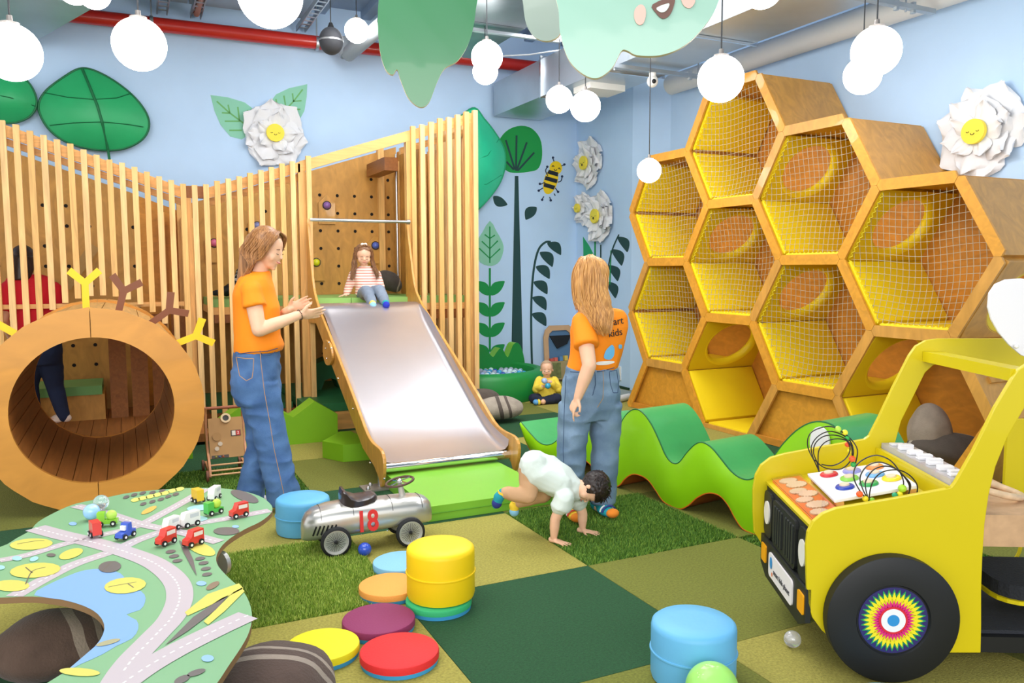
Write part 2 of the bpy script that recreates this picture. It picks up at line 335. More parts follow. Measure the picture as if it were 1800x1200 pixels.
# ---- fabric leaves on the back wall
def fabric_leaf(lab, outline, seams, col, col2, y0, vein=None, stem=None):
    c = P(*outline[0], Y=y0); t = thing('fabric_leaf', lab, 'decoration', (c.x, y0+.08, c.z))
    pts = spline([P(x, y, Y=y0) for x, y in outline], 6, True)
    cen = sum(pts, Vector())/len(pts)
    bm = B(); rings = []
    for f_ in (1, .8, .6, .4, .2):
        rings.append([bm.verts.new(cen+(p-cen)*f_ + V(0, -.14*(1-f_*f_), 0)) for p in pts])
    cv = bm.verts.new(cen+V(0, -.14, 0)); n = len(pts)
    for A, Bq in zip(rings, rings[1:]):
        for k in range(n): bm.faces.new((A[k], A[(k+1) % n], Bq[(k+1) % n], Bq[k]))
    for k in range(n): bm.faces.new((rings[-1][k], rings[-1][(k+1) % n], cv))
    o_ = obj('leaf_fabric', bm, mat(col, .45, var=.12, scale=3, bump=.5, bscale=5, sheen=.4), t, smooth=1)
    obj('edge_wire', tube(B(), pts, .012, 6, closed=True), mat(col2, .6), t, smooth=60)
    def onleaf(x, y):
        p = P(x, y, Y=y0); q = p-cen; best = 1
        # radial fraction
        a = math.atan2(q.z, q.x); m_ = min(pts, key=lambda p_: abs(((math.atan2((p_-cen).z, (p_-cen).x)-a+PI) % (2*PI))-PI))
        f_ = min(1, q.length/max(1e-6, (m_-cen).length)); return p+V(0, -.14*(1-f_*f_)-.008, 0)
    for s_ in seams: obj('seam', tube(B(), [onleaf(*q) for q in s_], .005, 5), mat(col2, .6), t)
    if vein: obj('centre_rib', tube(B(), [onleaf(*q) for q in vein], .014, 6), mat(col2, .6), t)
    obj('wall_peg', tube(B(), [cen+V(0, -.02, 0), V(cen.x, WY-.002, cen.z)], .015, 8), mat(col2, .6), t)
    if stem: obj('leaf_stem', tube(B(), [P(x, y, Y=y0) for x, y in stem], .014, 6), mat(col2, .6), t)
    return t
fabric_leaf('dark green fabric leaf on the blue wall above the left slats', [(145, 120), (185, 133), (228, 163), (255, 195), (262, 222), (250, 245), (222, 260), (191, 264), (150, 260), (110, 246), (82, 222), (68, 190), (78, 163), (110, 137)],
            [[(78, 163), (120, 174), (165, 179), (205, 175), (231, 164)], [(88, 221), (130, 219), (180, 218), (225, 221), (252, 224)]], '#1CAA66', '#0F6A3E', WY-.12, [(145, 122), (160, 160), (172, 190), (180, 218), (190, 264)], [(190, 264), (193, 285)])
fabric_leaf('dark green fabric leaf half cut by the left edge of the picture', [(-60, 150), (-20, 122), (20, 125), (50, 145), (64, 175), (58, 198), (38, 212), (8, 216), (-40, 205)],
            [[(-20, 168), (20, 176), (62, 187)]], '#1CAA66', '#0F6A3E', WY-.12, [(-20, 124), (-10, 170), (-10, 214)])
fabric_leaf('bright teal fabric leaf curving out behind the right end of the playhouse', [(830, 190), (852, 210), (872, 236), (886, 262), (888, 290), (880, 318), (862, 345), (838, 370), (815, 380), (790, 350), (775, 290), (790, 230)],
            [[(815, 290), (850, 275), (876, 245)], [(800, 330), (850, 325), (880, 308)]], '#22CE9A', '#16A070', WY-.12)
# ---- paper flowers
def flower(lab, c, nrm, R, seed, face='smile', disc=.25):
    rnd = random.Random(seed); nrm = Vector(nrm); up = Vector((0, 0, 1)); s = up.cross(nrm).normalized()
    t = thing('paper_flower', lab, 'decoration', c)
    W_ = mat('#E9E9EC', .8, bump=.35, bscale=25)
    for lay, (n, rr, off, wdt) in enumerate(((7, 1.0, .02, .5), (6, .82, .05, .48), (5, .6, .08, .42))):
        ph = rnd.random()*6
        for k in range(n):
            a = ph+2*PI*k/n+rnd.uniform(-.12, .12); L_ = R*rr*rnd.uniform(.88, 1.06); d = s*math.cos(a)+up*math.sin(a); q = s*-math.sin(a)+up*math.cos(a)
            bm = B(); nu, nv = 8, 8; g = []
            for i in range(nu+1):
                u_ = i/nu; row = []
                wd = L_*wdt*(.3+.7*min(1, u_*1.35)**.7)*(1 if u_ < .6 else math.sqrt(max(.03, 1-((u_-.6)/.405)**2)))
                for j in range(nv+1):
                    v_ = (j/nv-.5)*2
                    rip = .012*math.sin(v_*9+k*2+lay)*u_ + .01*math.sin(v_*17+k)*u_
                    lift = off + .10*R/.3*u_*u_*.5 - .05*u_*abs(v_)**2 + rip
                    rad = L_*(u_*(1-.10*v_*v_*u_) + .018*math.sin(v_*14+k)*u_)
                    row.append(bm.verts.new(Vector(c)+d*rad+q*wd*v_+nrm*max(.008, lift)))
                g.append(row)
            for i in range(nu):
                for j in range(nv): bm.faces.new((g[i][j], g[i+1][j], g[i+1][j+1], g[i][j+1]))
            obj('petal', bm, W_, t, smooth=60)
    fy = mat('#F8E24C', .7); Mx = basis(Vector(c)+nrm*.1, s, up, nrm); r = R*disc
    obj('flower_centre', prism(B(), ring_poly(32, r), .03, Mx), fy, t, smooth=30)
    ink = mat('#3A3020', .7); bm = B(); e = .032
    for sx in (-1, 1):
        tube(bm, [Mx @ Vector((sx*r*.42+math.cos(a)*r*.12, r*.05+math.sin(a)*r*.1, e)) for a in (PI+.2, PI+.9, 1.5*PI, 2*PI-.9, 2*PI-.2)], r*.025, 5)
    if face == 'smile': tube(bm, [Mx @ Vector((math.cos(a)*r*.17, -r*.12+math.sin(a)*r*.15, e)) for a in (PI+.2, PI+.9, 1.5*PI, 2*PI-.9, 2*PI-.2)], r*.03, 5)
    else: ell(bm, Mx @ Vector((0, -r*.3, e)), (r*.12, r*.12, r*.2), sub=2)
    obj('drawn_face', bm, ink, t, smooth=60); return t
flower('white paper flower with a sleepy face between two mint painted leaves', P(481, 236, Y=WY-.01), (0, -1, 0), .40, 1)
flower('large white paper flower with a yellow smiling centre on the right wall', P(1729, 233, X=WX-.01), (-1, 0, 0), .37, 5)
flower('uppermost white paper flower on the pillar', P(1038, 287, X=PX-.01), (-1, 0, 0), .36, 2, 'open')
flower('leftmost white paper flower of the lower pair on the pillar', P(1027, 366, X=PX-.01), (-1, 0, 0), .24, 3, 'smile')
flower('right hand white paper flower of the lower pair on the pillar', P(1058, 380, X=PX-.01), (-1, 0, 0), .37, 4, 'open')
# ---- murals (flat prints, parts of the walls)
def mural(name, pts, col, Y=None, X=None, sp=0, lift=.002, parent=None):
    if Y: q = [P(x, y, Y=Y-lift) for x, y in pts]; n = (0, -1, 0)
    else: q = [P(x, y, X=X-lift) for x, y in pts]; n = (-1, 0, 0)
    if sp: q = spline(q, sp, True)
    return obj(name, flat(B(), q, n, .002), mat(col, .75), parent or (wall_back if Y else wall_pillar))
def stroke(name, pts, wpx, col, Y=None, X=None, lift=.004, sp=4, taper=None):
    q = spline([Vector((x, y, 0)) for x, y in pts], sp); L_, R_ = [], []; n = len(q)
    for i, (p, (t_, u, v)) in enumerate(zip(q, frames(q))):
        w_ = wpx if taper is None else wpx+(taper-wpx)*i/(n-1); s_ = Vector((-t_.y, t_.x, 0))*w_/2; L_.append(p+s_); R_.append(p-s_)
    return mural(name, [(p.x, p.y) for p in L_+R_[::-1]], col, Y, X, 0, lift)
def leafpx(a, b, wd, bend=0):                    # leaf outline from a to b (pixels)
    a = Vector(a); b = Vector(b); d = b-a; n = Vector((-d.y, d.x)); o_ = []
    for s_ in (1, -1):
        r_ = [(a+d*t_+n*(s_*wd*math.sin(PI*t_)**.8*(1-.25*t_)+bend*math.sin(PI*t_))) for t_ in (np.linspace(0, 1, 10) if s_ > 0 else np.linspace(1, 0, 10)[1:-1])]
        o_ += [(p.x, p.y) for p in r_]
    return o_
MINT, MID, DKG, GRN, TRK = '#8CCBB0', '#6FB06A', '#1D4A3C', '#17944A', '#244848'
mural('painted_leaf', spline([Vector(p).to_3d() for p in [(370, 167), (400, 171), (430, 180), (450, 195), (452, 215), (440, 235), (425, 245), (405, 240), (388, 220), (377, 195)]], 3, True) and [(370, 167), (400, 171), (430, 180), (450, 195), (452, 215), (440, 235), (425, 245), (405, 240), (388, 220), (377, 195)], MINT, Y=WY)
mural('painted_leaf', [(540, 148), (508, 155), (485, 166), (473, 183), (475, 205), (500, 215), (525, 213), (535, 195), (539, 170)], MINT, Y=WY)
for pts in ([(381, 178), (402, 197), (430, 218)], [(390, 198), (405, 199)], [(401, 184), (404, 199)], [(395, 213), (424, 213)], [(418, 188), (421, 213)], [(403, 229), (425, 229)], [(435, 193), (438, 212)]): stroke('leaf_vein', pts, 2.6, MID, Y=WY, sp=1)
for pts in ([(532, 157), (516, 178), (500, 195)], [(514, 164), (516, 178), (530, 177)], [(499, 168), (503, 192), (528, 192)], [(485, 174), (488, 190)]): stroke('leaf_vein', pts, 2.6, MID, Y=WY, sp=1)
mural('painted_tree_crown', [(916, 221), (935, 226), (949, 243), (953, 265), (951, 285), (944, 298), (928, 302), (908, 304), (892, 301), (880, 288), (872, 265), (880, 242), (895, 227)], '#1C9C4A', Y=WY, sp=3)
for pts in ([(907, 300), (908, 238)], [(905, 298), (889, 246)], [(908, 300), (926, 250)], [(910, 300), (939, 268)], [(903, 298), (890, 284)]): stroke('crown_vein', pts, 3.2, TRK, Y=WY, sp=1, lift=.005)
mural('painted_trunk', [(905, 309), (911, 309), (920, 665), (898, 665)], TRK, Y=WY)
mural('painted_leaf', leafpx((867, 345), (892, 360), .33, .1), TRK, Y=WY, sp=2)
mural('painted_leaf', leafpx((943, 364), (924, 386), .36, .1), TRK, Y=WY, sp=2)
mural('painted_leaf', [(861, 388), (872, 405), (883, 425), (885, 440), (879, 458), (869, 466), (858, 467), (844, 461), (837, 445), (838, 425), (848, 408)], MINT, Y=WY, sp=2)
for pts in ([(861, 398), (861, 462)], [(852, 412), (861, 419), (870, 413)], [(847, 424), (861, 437), (875, 423)], [(842, 436), (861, 454), (879, 437)]): stroke('leaf_vein', pts, 2.2, GRN, Y=WY, sp=1)
stroke('painted_stem', [(861, 471), (861, 618)], 3.5, GRN, Y=WY, sp=1)
for k, y in enumerate((519, 556, 592, 630)):
    for s_ in (-1, 1): mural('painted_leaf', leafpx((861+s_*2, y), (861+s_*26, y-25), .30, -.08*s_), GRN, Y=WY, sp=2)
stroke('painted_fern_stem', [(936, 660), (934, 600), (934, 530), (938, 475), (946, 440), (958, 426), (968, 425)], 3.6, TRK, Y=WY, sp=5)
for a, b in (((962, 427), (986, 448)), ((949, 443), (971, 469)), ((942, 468), (966, 490)), ((938, 495), (962, 517)), ((936, 522), (960, 545)), ((935, 551), (960, 573))): mural('painted_leaf', leafpx(a, b, .30, -.16), TRK, Y=WY, sp=2)
# pillar stems
stroke('painted_stem', [(1046, 415), (1046, 560)], 2.4, GRN, X=PX, sp=1); stroke('painted_stem', [(1056, 430), (1056, 560)], 2.0, TRK, X=PX, sp=1)
mural('painted_leaf', [(1025, 416), (1036, 432), (1044, 448), (1036, 470), (1026, 466)], '#27A86A', X=PX)
stroke('painted_stem', [(1088, 412), (1076, 440), (1068, 480), (1066, 540)], 2.2, TRK, X=PX, sp=4)
stroke('painted_stem', [(1074, 440), (1072, 500)], 1.8, GRN, X=PX, sp=1)
for a, b in (((1086, 416), (1103, 443)), ((1076, 438), (1093, 467)), ((1070, 466), (1086, 494)), ((1067, 495), (1082, 524))): mural('painted_leaf', leafpx(a, b, .28, -.16), TRK, X=PX, sp=2)
# bee
bee = wall_back
def beeM(u, v): # bee frame: axis tilted
    ax = Vector((-.28, .96)); sx = Vector((.96, .28)); return (968+sx.x*u+ax.x*v, 318+sx.y*u+ax.y*v)
body = [beeM(12*math.cos(a), 24*math.sin(a)) for a in np.linspace(0, 2*PI, 24)[:-1]]
mural('painted_bee_body', body, '#F5D21E', Y=WY, lift=.004)
for v in (-15, -3, 9): mural('painted_bee_stripe', [beeM(-11*math.sqrt(max(0, 1-(v/24)**2)), v-3), beeM(11*math.sqrt(max(0, 1-(v/24)**2)), v-3), beeM(11*math.sqrt(max(0, 1-((v+4)/24)**2)), v+4), beeM(-11*math.sqrt(max(0, 1-((v+4)/24)**2)), v+4)], '#1C2430', Y=WY, lift=.006)
mural('painted_bee_head', [(977+11*math.cos(a), 295+12*math.sin(a)) for a in np.linspace(0, 2*PI, 20)[:-1]], '#F5D21E', Y=WY, lift=.005)
for pts in ([(974, 284), (972, 279)], [(985, 292), (991, 290)], [(963, 309), (959, 300), (962, 294)], [(980, 320), (986, 318), (988, 311)], [(958, 320), (950, 324)], [(976, 330), (980, 336)], [(955, 330), (948, 334)], [(974, 340), (976, 344)], [(956, 345), (953, 350)], [(966, 346), (968, 351)]): stroke('painted_bee_limb', pts, 1.6, '#1C2F50', Y=WY, lift=.005)
for c in ((972, 277), (992, 289), (962, 293), (988, 310), (949, 323), (981, 337), (947, 335), (953, 351), (968, 352)): mural('painted_bee_tip', [(c[0]+2.2*math.cos(a), c[1]+2.2*math.sin(a)) for a in np.linspace(0, 2*PI, 9)[:-1]], '#1C2F50', Y=WY, lift=.006)
for pts in ([(970, 293), (972, 291), (974, 293)], [(981, 297), (983, 295), (985, 298)], [(974, 297), (976, 300), (979, 298)]): stroke('painted_bee_smile', pts, 1.3, '#2A2A20', Y=WY, lift=.008)
# ---- hanging leaf panels
def hang(name, lab, outline, dist, col, col2, thick=.03, tilt=0, colback=None):
    c = CAM+RAY(*outline[0])*dist; n = Vector((math.sin(YAW+tilt), math.cos(YAW+tilt), 0))
    t = thing(name, lab, 'decoration', c)
    q = [PL(x, y, c, n) for x, y in outline]; q = spline(q, 6, True)
    bm = B(); flat(bm, q, n, thick); bm.faces.ensure_lookup_table()
    for f_ in bm.faces: f_.material_index = 0 if len(f_.verts) > 4 else 1
    obj('leaf_panel', bm, [mat(col, .22, coat=.3), mat(col2, .6)], t); return t, c, n
t, c, n = hang('hanging_leaf', 'mid green leaf shaped board hanging under the ceiling', [(667, -10), (664, 40), (668, 90), (678, 122), (690, 131), (698, 122), (704, 140), (718, 172), (738, 188), (754, 180), (768, 145), (782, 120), (806, 105), (826, 70), (836, 20), (838, -60), (750, -90), (680, -70)], 4.2, '#38754C', '#E0D2B4', tilt=-.15)
obj('hanging_wire', tube(B(), [PL(750, -80, c, n), PL(750, -80, c, n)+V(0, 0, 1.0)], .003, 5), CORD, t)
t, c, n = hang('hanging_leaf', 'pale mint cloud shaped board with a smiling mouth hanging under the ceiling', [(975, -30), (982, 20), (985, 60), (1000, 105), (1025, 130), (1050, 137), (1075, 120), (1092, 90), (1103, 89), (1120, 97), (1160, 97), (1200, 82), (1235, 50), (1262, 5), (1270, -60), (1130, -120), (1000, -90)], 3.4, '#94BEAC', '#E0D2B4', tilt=.1)
obj('hanging_wire', tube(B(), [PL(1130, -110, c, n), PL(1130, -110, c, n)+V(0, 0, 1.0)], .003, 5), CORD, t)
def onp(pts, sp=3, lift=.004): return spline([PL(x, y, c-n*lift, n) for x, y in pts], sp, True)
obj('pink_cheek', flat(B(), onp([(1126, 8), (1134, 14), (1135, 28), (1130, 42), (1121, 43), (1115, 32), (1116, 17)]), -n, .002), mat('#F2B5A8', .5), t)
obj('pink_cheek', flat(B(), onp([(1198, -12), (1215, -10), (1222, 2), (1214, 14), (1204, 12), (1198, 2)]), -n, .002), mat('#F2B5A8', .5), t)
obj('open_mouth', flat(B(), onp([(1147, 8), (1152, 22), (1164, 33), (1176, 28), (1184, 12), (1184, -6)]), -n, .002), mat('#6B4A40', .5), t)
obj('tongue', flat(B(), onp([(1154, 14), (1162, 22), (1172, 18), (1176, 6)], lift=.007), -n, .002), mat('#D5E8DC', .5), t)
t, c, n = hang('hanging_leaf', 'grey green backside of a leaf board hanging behind the mint one', [(921, -40), (920, 10), (926, 45), (940, 65), (958, 72), (975, 68), (985, 58), (1000, 30), (1010, -40)], 4.6, '#8D9C93', '#CDBFA4', tilt=.2)
obj('hanging_wire', tube(B(), [PL(960, -30, c, n), PL(960, -30, c, n)+V(0, 0, 1.0)], .003, 5), CORD, t)
# ---- socket, door-side bits
o = P(1087, 655, X=PX)
t = thing('wall_socket', 'white double wall socket low on the pillar', 'socket', (PX, o.y, o.z))
obj('cover_plate', box(B(), (PX-.015, o.y-.07, o.z-.09), (PX-.001, o.y+.07, o.z+.09)), WHITE, t, bevel=.004)
for s_ in (-.045, .045): obj('socket_hole', tube(B(), [(PX-.019, o.y, o.z+s_), (PX-.014, o.y, o.z+s_)], .026, 16), mat('#C9C7C2', .6), t)
# ================================================================ PLAYHOUSE OF SLATS
FY = 3.66
def ztop(x): return 2.315+(-.6-x)*.343 if x < -.6 else (2.32 if x < -.38 else 2.32+(x+.38)*.333)
H = thing('slatted_playhouse', 'wooden playhouse with vertical slats and perforated plywood back behind the slide', 'playhouse', (0, 4.2, 0))
k = 0
xs = [-2.48+.1*i for i in range(19)]+[-.58+.001, -.48, -.38]+[-.28+.1*i for i in range(8)]+[.575]+[1.66+.1*i for i in range(8)]
xs = sorted(set(round(x, 3) for x in xs if x <= .6 or x > 1.6))
for i, x in enumerate(xs):
    if .45 < x < .57: continue
    y = FY + (0 if x not in (.42,) else .0); j = random.uniform(-.004, .004)
    wd = .048 if x < 1.7 else .052
    obj('slat', box(B(), (x-wd/2, y-.05+j, (.66+math.sqrt(.645**2-(x+1.305)**2)) if abs(x+1.305) < .64 else .03), (x+wd/2, y-.005, ztop(x)+random.uniform(-.006, .012))), PINE[i % 3], H)
for x in xs[17:21]+xs[-7:-1:2]:     # rear row of slats
    obj('slat', box(B(), (x+.03, FY+.98, .03), (x+.075, FY+1.02, ztop(x)-.25)), PINE[1], H)
for x in (1.75, 1.9, 2.05, 2.2): obj('slat', box(B(), (x-.022, FY+.30, .03), (x+.022, FY+.34, ztop(x)-.30)), PINE[2], H)
for y_ in (3.95, 4.1, 4.25, 4.4, 4.55): obj('slat', box(B(), (2.33, y_-.022, .03), (2.37, y_+.022, ztop(2.35)-.02)), PINE[(int(y_*10)) % 3], H)
for x, yy in ((-.545, FY+.03), (.515, FY+.03), (1.63, FY+.03), (2.345, FY+.03), (-.545, 4.72), (1.63, 4.72), (2.345, 4.72)):
    obj('post', box(B(), (x-.035, yy-.03, 0), (x+.035, yy+.045, ztop(x)-.05)), PINE[1], H)
def slope_board(name, x0, x1, dz, hgt, y0, y1, M):
    bm = B(); v = [bm.verts.new(p) for p in ((x0, y0, ztop(x0)+dz-hgt), (x1, y0, ztop(x1)+dz-hgt), (x1, y0, ztop(x1)+dz), (x0, y0, ztop(x0)+dz), (x0, y1, ztop(x0)+dz-hgt), (x1, y1, ztop(x1)+dz-hgt), (x1, y1, ztop(x1)+dz), (x0, y1, ztop(x0)+dz))]
    for q in ((0, 1, 2, 3), (7, 6, 5, 4), (0, 4, 5, 1), (3, 2, 6, 7), (1, 5, 6, 2), (0, 3, 7, 4)): bm.faces.new([v[i] for i in q])
    return obj(name, bm, M, H)
slope_board('top_beam', -2.6, -.58, -.025, .1, FY, FY+.04, PINEX); slope_board('top_beam', -.36, .5, -.025, .1, FY, FY+.04, PINEX); slope_board('top_beam', .5, 2.36, -.02, .105, FY-.003, FY+.04, PINEX)
slope_board('lower_beam', -2.6, -.58, -.13, .06, FY+.05, FY+.09, PINEX); slope_board('lower_beam', -.36, .5, -.13, .07, FY+.05, FY+.09, PINEX); slope_board('lower_beam', 1.6, 2.36, -.16, .07, FY+.2, FY+.26, PINEX)
obj('corner_block', box(B(), (-.58, FY-.004, 2.2), (-.37, FY+.05, 2.31)), BROWNW, H)
obj('header_block', box(B(), (1.45, FY+.3, ztop(1.5)-.36), (1.6, FY+1.0, ztop(1.5)-.22)), BROWNW, H)
obj('guard_rail', box(B(), (-2.6, FY+.0, 1.195), (-.55, FY+.035, 1.235)), PINEX, H)
# back panels with peg holes
def panel(name, pts, y, M=PLYB, t=.02): 
    bm = B(); flat(bm, [V(x, y, z) for x, z in pts], (0, 1, 0), t); return obj(name, bm, M, H)
YB = 4.75
panel('back_panel', [(-2.7, .1), (-.97, .1), (-.97, 2.31), (-2.7, 2.9)], YB); panel('back_panel', [(-.965, .1), (-.56, .1), (-.56, 2.15), (-.965, 2.30)], YB, HONEYD)
panel('back_panel', [(-.55, .1), (.55, .1), (.55, 2.54), (-.55, 2.2)], YB); panel('back_panel', [(.552, .1), (1.83, .1), (1.83, 2.96), (.552, 2.543)], YB)
obj('side_panel', box(B(), (1.84, 4.0, 1.2), (1.86, YB, 2.9)), PLYB, H); obj('back_panel', box(B(), (1.87, YB, .1), (2.34, YB+.02, 2.9)), HONEYD, H)
for x0, z0, z1 in ((-.5, 1.3, 2.2), (-.5, .2, 1.1)): pass
bm = B()
for i in range(-4, 5):
    for j in range(0, 13):
        x = .925+i*.2; z = .15+.2*j + .02
        if x > 1.8 or z > ztop(x)-.35 or (1.08 < z < 1.28): continue
        tube(bm, [(x, YB-.004, z), (x, YB+.001, z)], .018, 12)
for i in range(0, 9):
    for j in range(0, 13):
        x = -2.6+i*.2; z = .17+.2*j
        if z > ztop(x)-.45 or (j+i) % 3 == 1 and z > 1.4: continue
        tube(bm, [(x, YB-.004, z), (x, YB+.001, z)], .018, 12)
obj('peg_holes', bm, mat('#1A120C', .9), H, kind='stuff')
def birdhouse(px, py, col, w_=.19, h_=.29, rb=.042):
    c = P(px, py, Y=YB-.02); bm = B(); M_ = basis((c.x, YB-.003, c.z), (1, 0, 0), (0, 0, 1), (0, -1, 0))
    a = obj('birdhouse_plaque', prism(bm, [(-w_/2, -h_*.72), (w_/2, -h_*.72), (w_/2, h_*.1), (0, h_*.42), (-w_/2, h_*.1)], .018, M_), PLY, H, bevel=.004)
    obj('ball_ring', lathe(B(), [(rb*1.2, .018), (rb*1.2, .022), (rb*.95, .022), (rb*.95, .018)], 24, M_), BLACK, a)
    obj('spinning_ball', ell(B(), (c.x, YB-.022, c.z), rb, sub=3), mat(col, .3, coat=.4), a, smooth=1, label=None)
birdhouse(574.5, 361, '#8B5FA6'); birdhouse(660, 431.5, '#4F63B8'); birdhouse(556, 461, '#D6D41C'); birdhouse(376.5, 427, '#E06A92'); birdhouse(452, 397, '#7B7FB0')
# climbing pole, handrail
obj('steel_pole', tube(B(), [P(700, 512, Y=4.35), (P(700, 512, Y=4.35).x, 4.35, 2.82)], .014, 12), STEEL, H, smooth=50)
# platform
obj('platform_board', box(B(), (-.36, 3.69, 1.10), (2.3, YB-.01, 1.17)), PINEX, H); obj('platform_front', box(B(), (-.34, 3.70, 1.02), (.48, 3.73, 1.10)), BROWNW, H); obj('platform_front', box(B(), (1.66, 3.70, 1.0), (2.3, 3.73, 1.10)), BROWNW, H)
GM = mat('#8CBF6A', .45, bump=.15, bscale=6, var=.05, scale=3)
for x0, x1 in ((-.35, .18), (.185, .55)): obj('platform_mat', box(B(), (x0, 3.72, 1.171), (x1, YB-.012, 1.245)), GM, H, bevel=.012, smooth=40)
for x0, x1 in ((.56, .955), (.96, 1.58), (1.66, 2.28)):
    obj('platform_mat', box(B(), (x0, 3.56 if x0 < 1.6 else 3.72, 1.171), (x1, YB-.012, 1.245)), GM, H, bevel=.012, smooth=40)
obj('platform_edge', box(B(), (.53, 3.2, 1.14), (1.6, 3.68, 1.169)), PINEX, H)
# lower deck
for i in range(18): obj('deck_plank', box(B(), (-2.6+i*.118, 2.95, .03), (-2.6+i*.118+.114, YB-.01, .1)), BROWNW, H)
obj('lower_floor', box(B(), (-.45, 3.7, .02), (2.3, YB-.01, .14)), BROWNW, H)
obj('base_board', box(B(), (.38, 3.1, .0), (1.6, 3.14, .17)), PINEX, H)
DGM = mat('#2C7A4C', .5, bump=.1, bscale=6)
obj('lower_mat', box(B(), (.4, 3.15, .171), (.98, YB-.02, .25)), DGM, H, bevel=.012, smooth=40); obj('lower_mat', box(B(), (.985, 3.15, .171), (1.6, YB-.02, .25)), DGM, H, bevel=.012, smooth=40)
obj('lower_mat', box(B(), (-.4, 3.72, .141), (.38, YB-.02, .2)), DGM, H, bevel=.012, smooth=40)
for i in range(4): obj('inner_plank', box(B(), (-1.27+i*.19, 4.15, .1), (-1.27+i*.19+.15, 4.18, 1.1)), BROWNW, H)
obj('rope_ladder', bar(B(), P(500/3, 432, Y=4.6), P(115, 505, Y=4.6), .1, .02, (0, 1, 0)), mat('#B08A52', .8, bump=.5, bscale=60), H)
# bench with cushion
t = thing('bench', 'low plywood bench with a green cushion seen through the round tunnel', 'bench', (-1.75, 4.45, .1))
obj('bench_box', box(B(), (-2.35, 4.12, .101), (-1.32, YB-.03, .345)), PLYB, t); obj('cushion', box(B(), (-2.33, 4.10, .345), (-1.34, YB-.05, .43)), mat('#6FA45C', .5, bump=.1, bscale=5), t, bevel=.012, smooth=40)
# ================================================================ ROUND TUNNEL
T0 = Vector((-1.305, 1.2, .65)); RO, RI = .65, .462
T = thing('round_tunnel', 'round wooden crawl tunnel with a big plywood ring and antler twigs', 'tunnel', (T0.x, 1.9, 0))
XZ = Matrix(((1, 0, 0, T0.x), (0, 0, 1, 0), (0, 1, 0, T0.z), (0, 0, 0, 1)))
NS = 22
for side in (0, 1):
    n = NS//2+1; bm = B()
    ang = [PI/2 + side*PI + PI*i/(n-1) for i in range(n)]; g = .0022
    rr = lambda a, R_: (R_*math.cos(a) + (-g if side == 0 else g), R_*math.sin(a)*1.0)
    fine = [PI/2+side*PI+PI*i/32 for i in range(33)]
    outer = [rr(a, RO) for a in np.interp(np.linspace(0, n-1, 33), range(n), ang)]
    # straight-sided outer polygon
    def po(a):
        k_ = (a-ang[0])/(PI/(n-1)); i = min(n-2, int(k_+1e-6)); f_ = k_-i; x0, z0 = rr(ang[i], RO); x1, z1 = rr(ang[i+1], RO); return (x0+(x1-x0)*f_, z0+(z1-z0)*f_)
    outer = [po(a) for a in fine]; inner = [rr(a, RI) for a in fine]
    prism(bm, outer+inner[::-1], (1.165, 1.2), XZ); bmesh.ops.recalc_face_normals(bm, faces=bm.faces[:])
    obj('ring_half', bm, RINGW, T)
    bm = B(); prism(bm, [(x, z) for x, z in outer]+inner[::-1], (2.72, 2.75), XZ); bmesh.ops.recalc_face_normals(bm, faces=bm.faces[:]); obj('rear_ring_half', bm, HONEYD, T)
NPL = 30
for k in range(NPL):
    a = 2*PI*(k+.5)/NPL; c, s = math.cos(a), math.sin(a); w_ = RI*2*math.sin(PI/NPL)-.003
    Mx = basis((T0.x+c*(RI+.012), 0, T0.z+s*(RI+.012)), (-s, 0, c), (0, 1, 0), (-c, 0, -s))
    obj('inner_plank', box(B(), (-w_/2, 1.201, -.01), (w_/2, 2.72, .01), Mx), BROWNW, T)
NO = 34
for k in range(NO):
    a = 2*PI*(k+.5)/NO; c, s = math.cos(a), math.sin(a)
    R2 = RO-.035; w_ = R2*2*math.sin(PI/NO)-.004
    Mx = basis((T0.x+c*R2, 0, T0.z+s*R2), (-s, 0, c), (0, 1, 0), (-c, 0, -s))
    obj('outer_plank', box(B(), (-w_/2, 1.201, -.01), (w_/2, 3.58 if s > .45 else 2.72, .01), Mx), woodz('#C9944F', var=.25, ax=1), T)
def twig(px, py, ang, col, y):
    p0 = P(px, py, Y=y); a = ang; d = V(math.sin(a), 0, math.cos(a)); L_ = .135; pts = []
    s_ = V(d.z, 0, -d.x); w_ = .021
    def q(u, v): return p0 + s_*u + d*v - d*.04
    out = [q(-w_, 0), q(w_, 0), q(w_, .16), q(.105, .235), q(.075, .272), q(0, .20), q(-.075, .272), q(-.105, .235), q(-w_, .16)]
    obj('antler_twig', flat(B(), out, (0, 1, 0), .02), mat(col, .45), T)
twig(151, 532, 0, '#F2C81A', 1.55); twig(209, 545, .27, '#7A4425', 1.38); twig(268, 566, .95, '#7A4425', 1.38); twig(310, 604, 1.2, '#F2C81A', 1.2); twig(15, 580, -.95, '#F2C81A', 1.3)
# ================================================================ SLIDE
S = thing('slide', 'wide stainless steel slide with curved plywood sides', 'slide', (1.0, 2.2, 0))
def side(x0, x1, pts, M, name='side_panel'):   # pts (Y,Z); x shifts slightly down the slide
    def sx(y): return -.105*(3.6-y)/2.8
    bm = B(); a = [bm.verts.new((x0+sx(y), y, z)) for y, z in pts]; b = [bm.verts.new((x1+sx(y), y, z)) for y, z in pts]; n = len(a)
    bm.faces.new(a); bm.faces.new(b[::-1])
    for i in range(n): bm.faces.new((a[i], b[i], b[(i+1) % n], a[(i+1) % n]))
    bmesh.ops.recalc_face_normals(bm, faces=bm.faces[:]); return obj(name, bm, M, S, bevel=.006)
def SP(px, py, xt):                            # point on a side plane that drifts with Y
    a = Vector((xt, 3.6, 0)); b = Vector((xt-.105, .8, 0)); d = (b-a).normalized(); n = Vector((-d.y, d.x, 0)); q = PL(px, py, a, n); return (q.y, q.z)
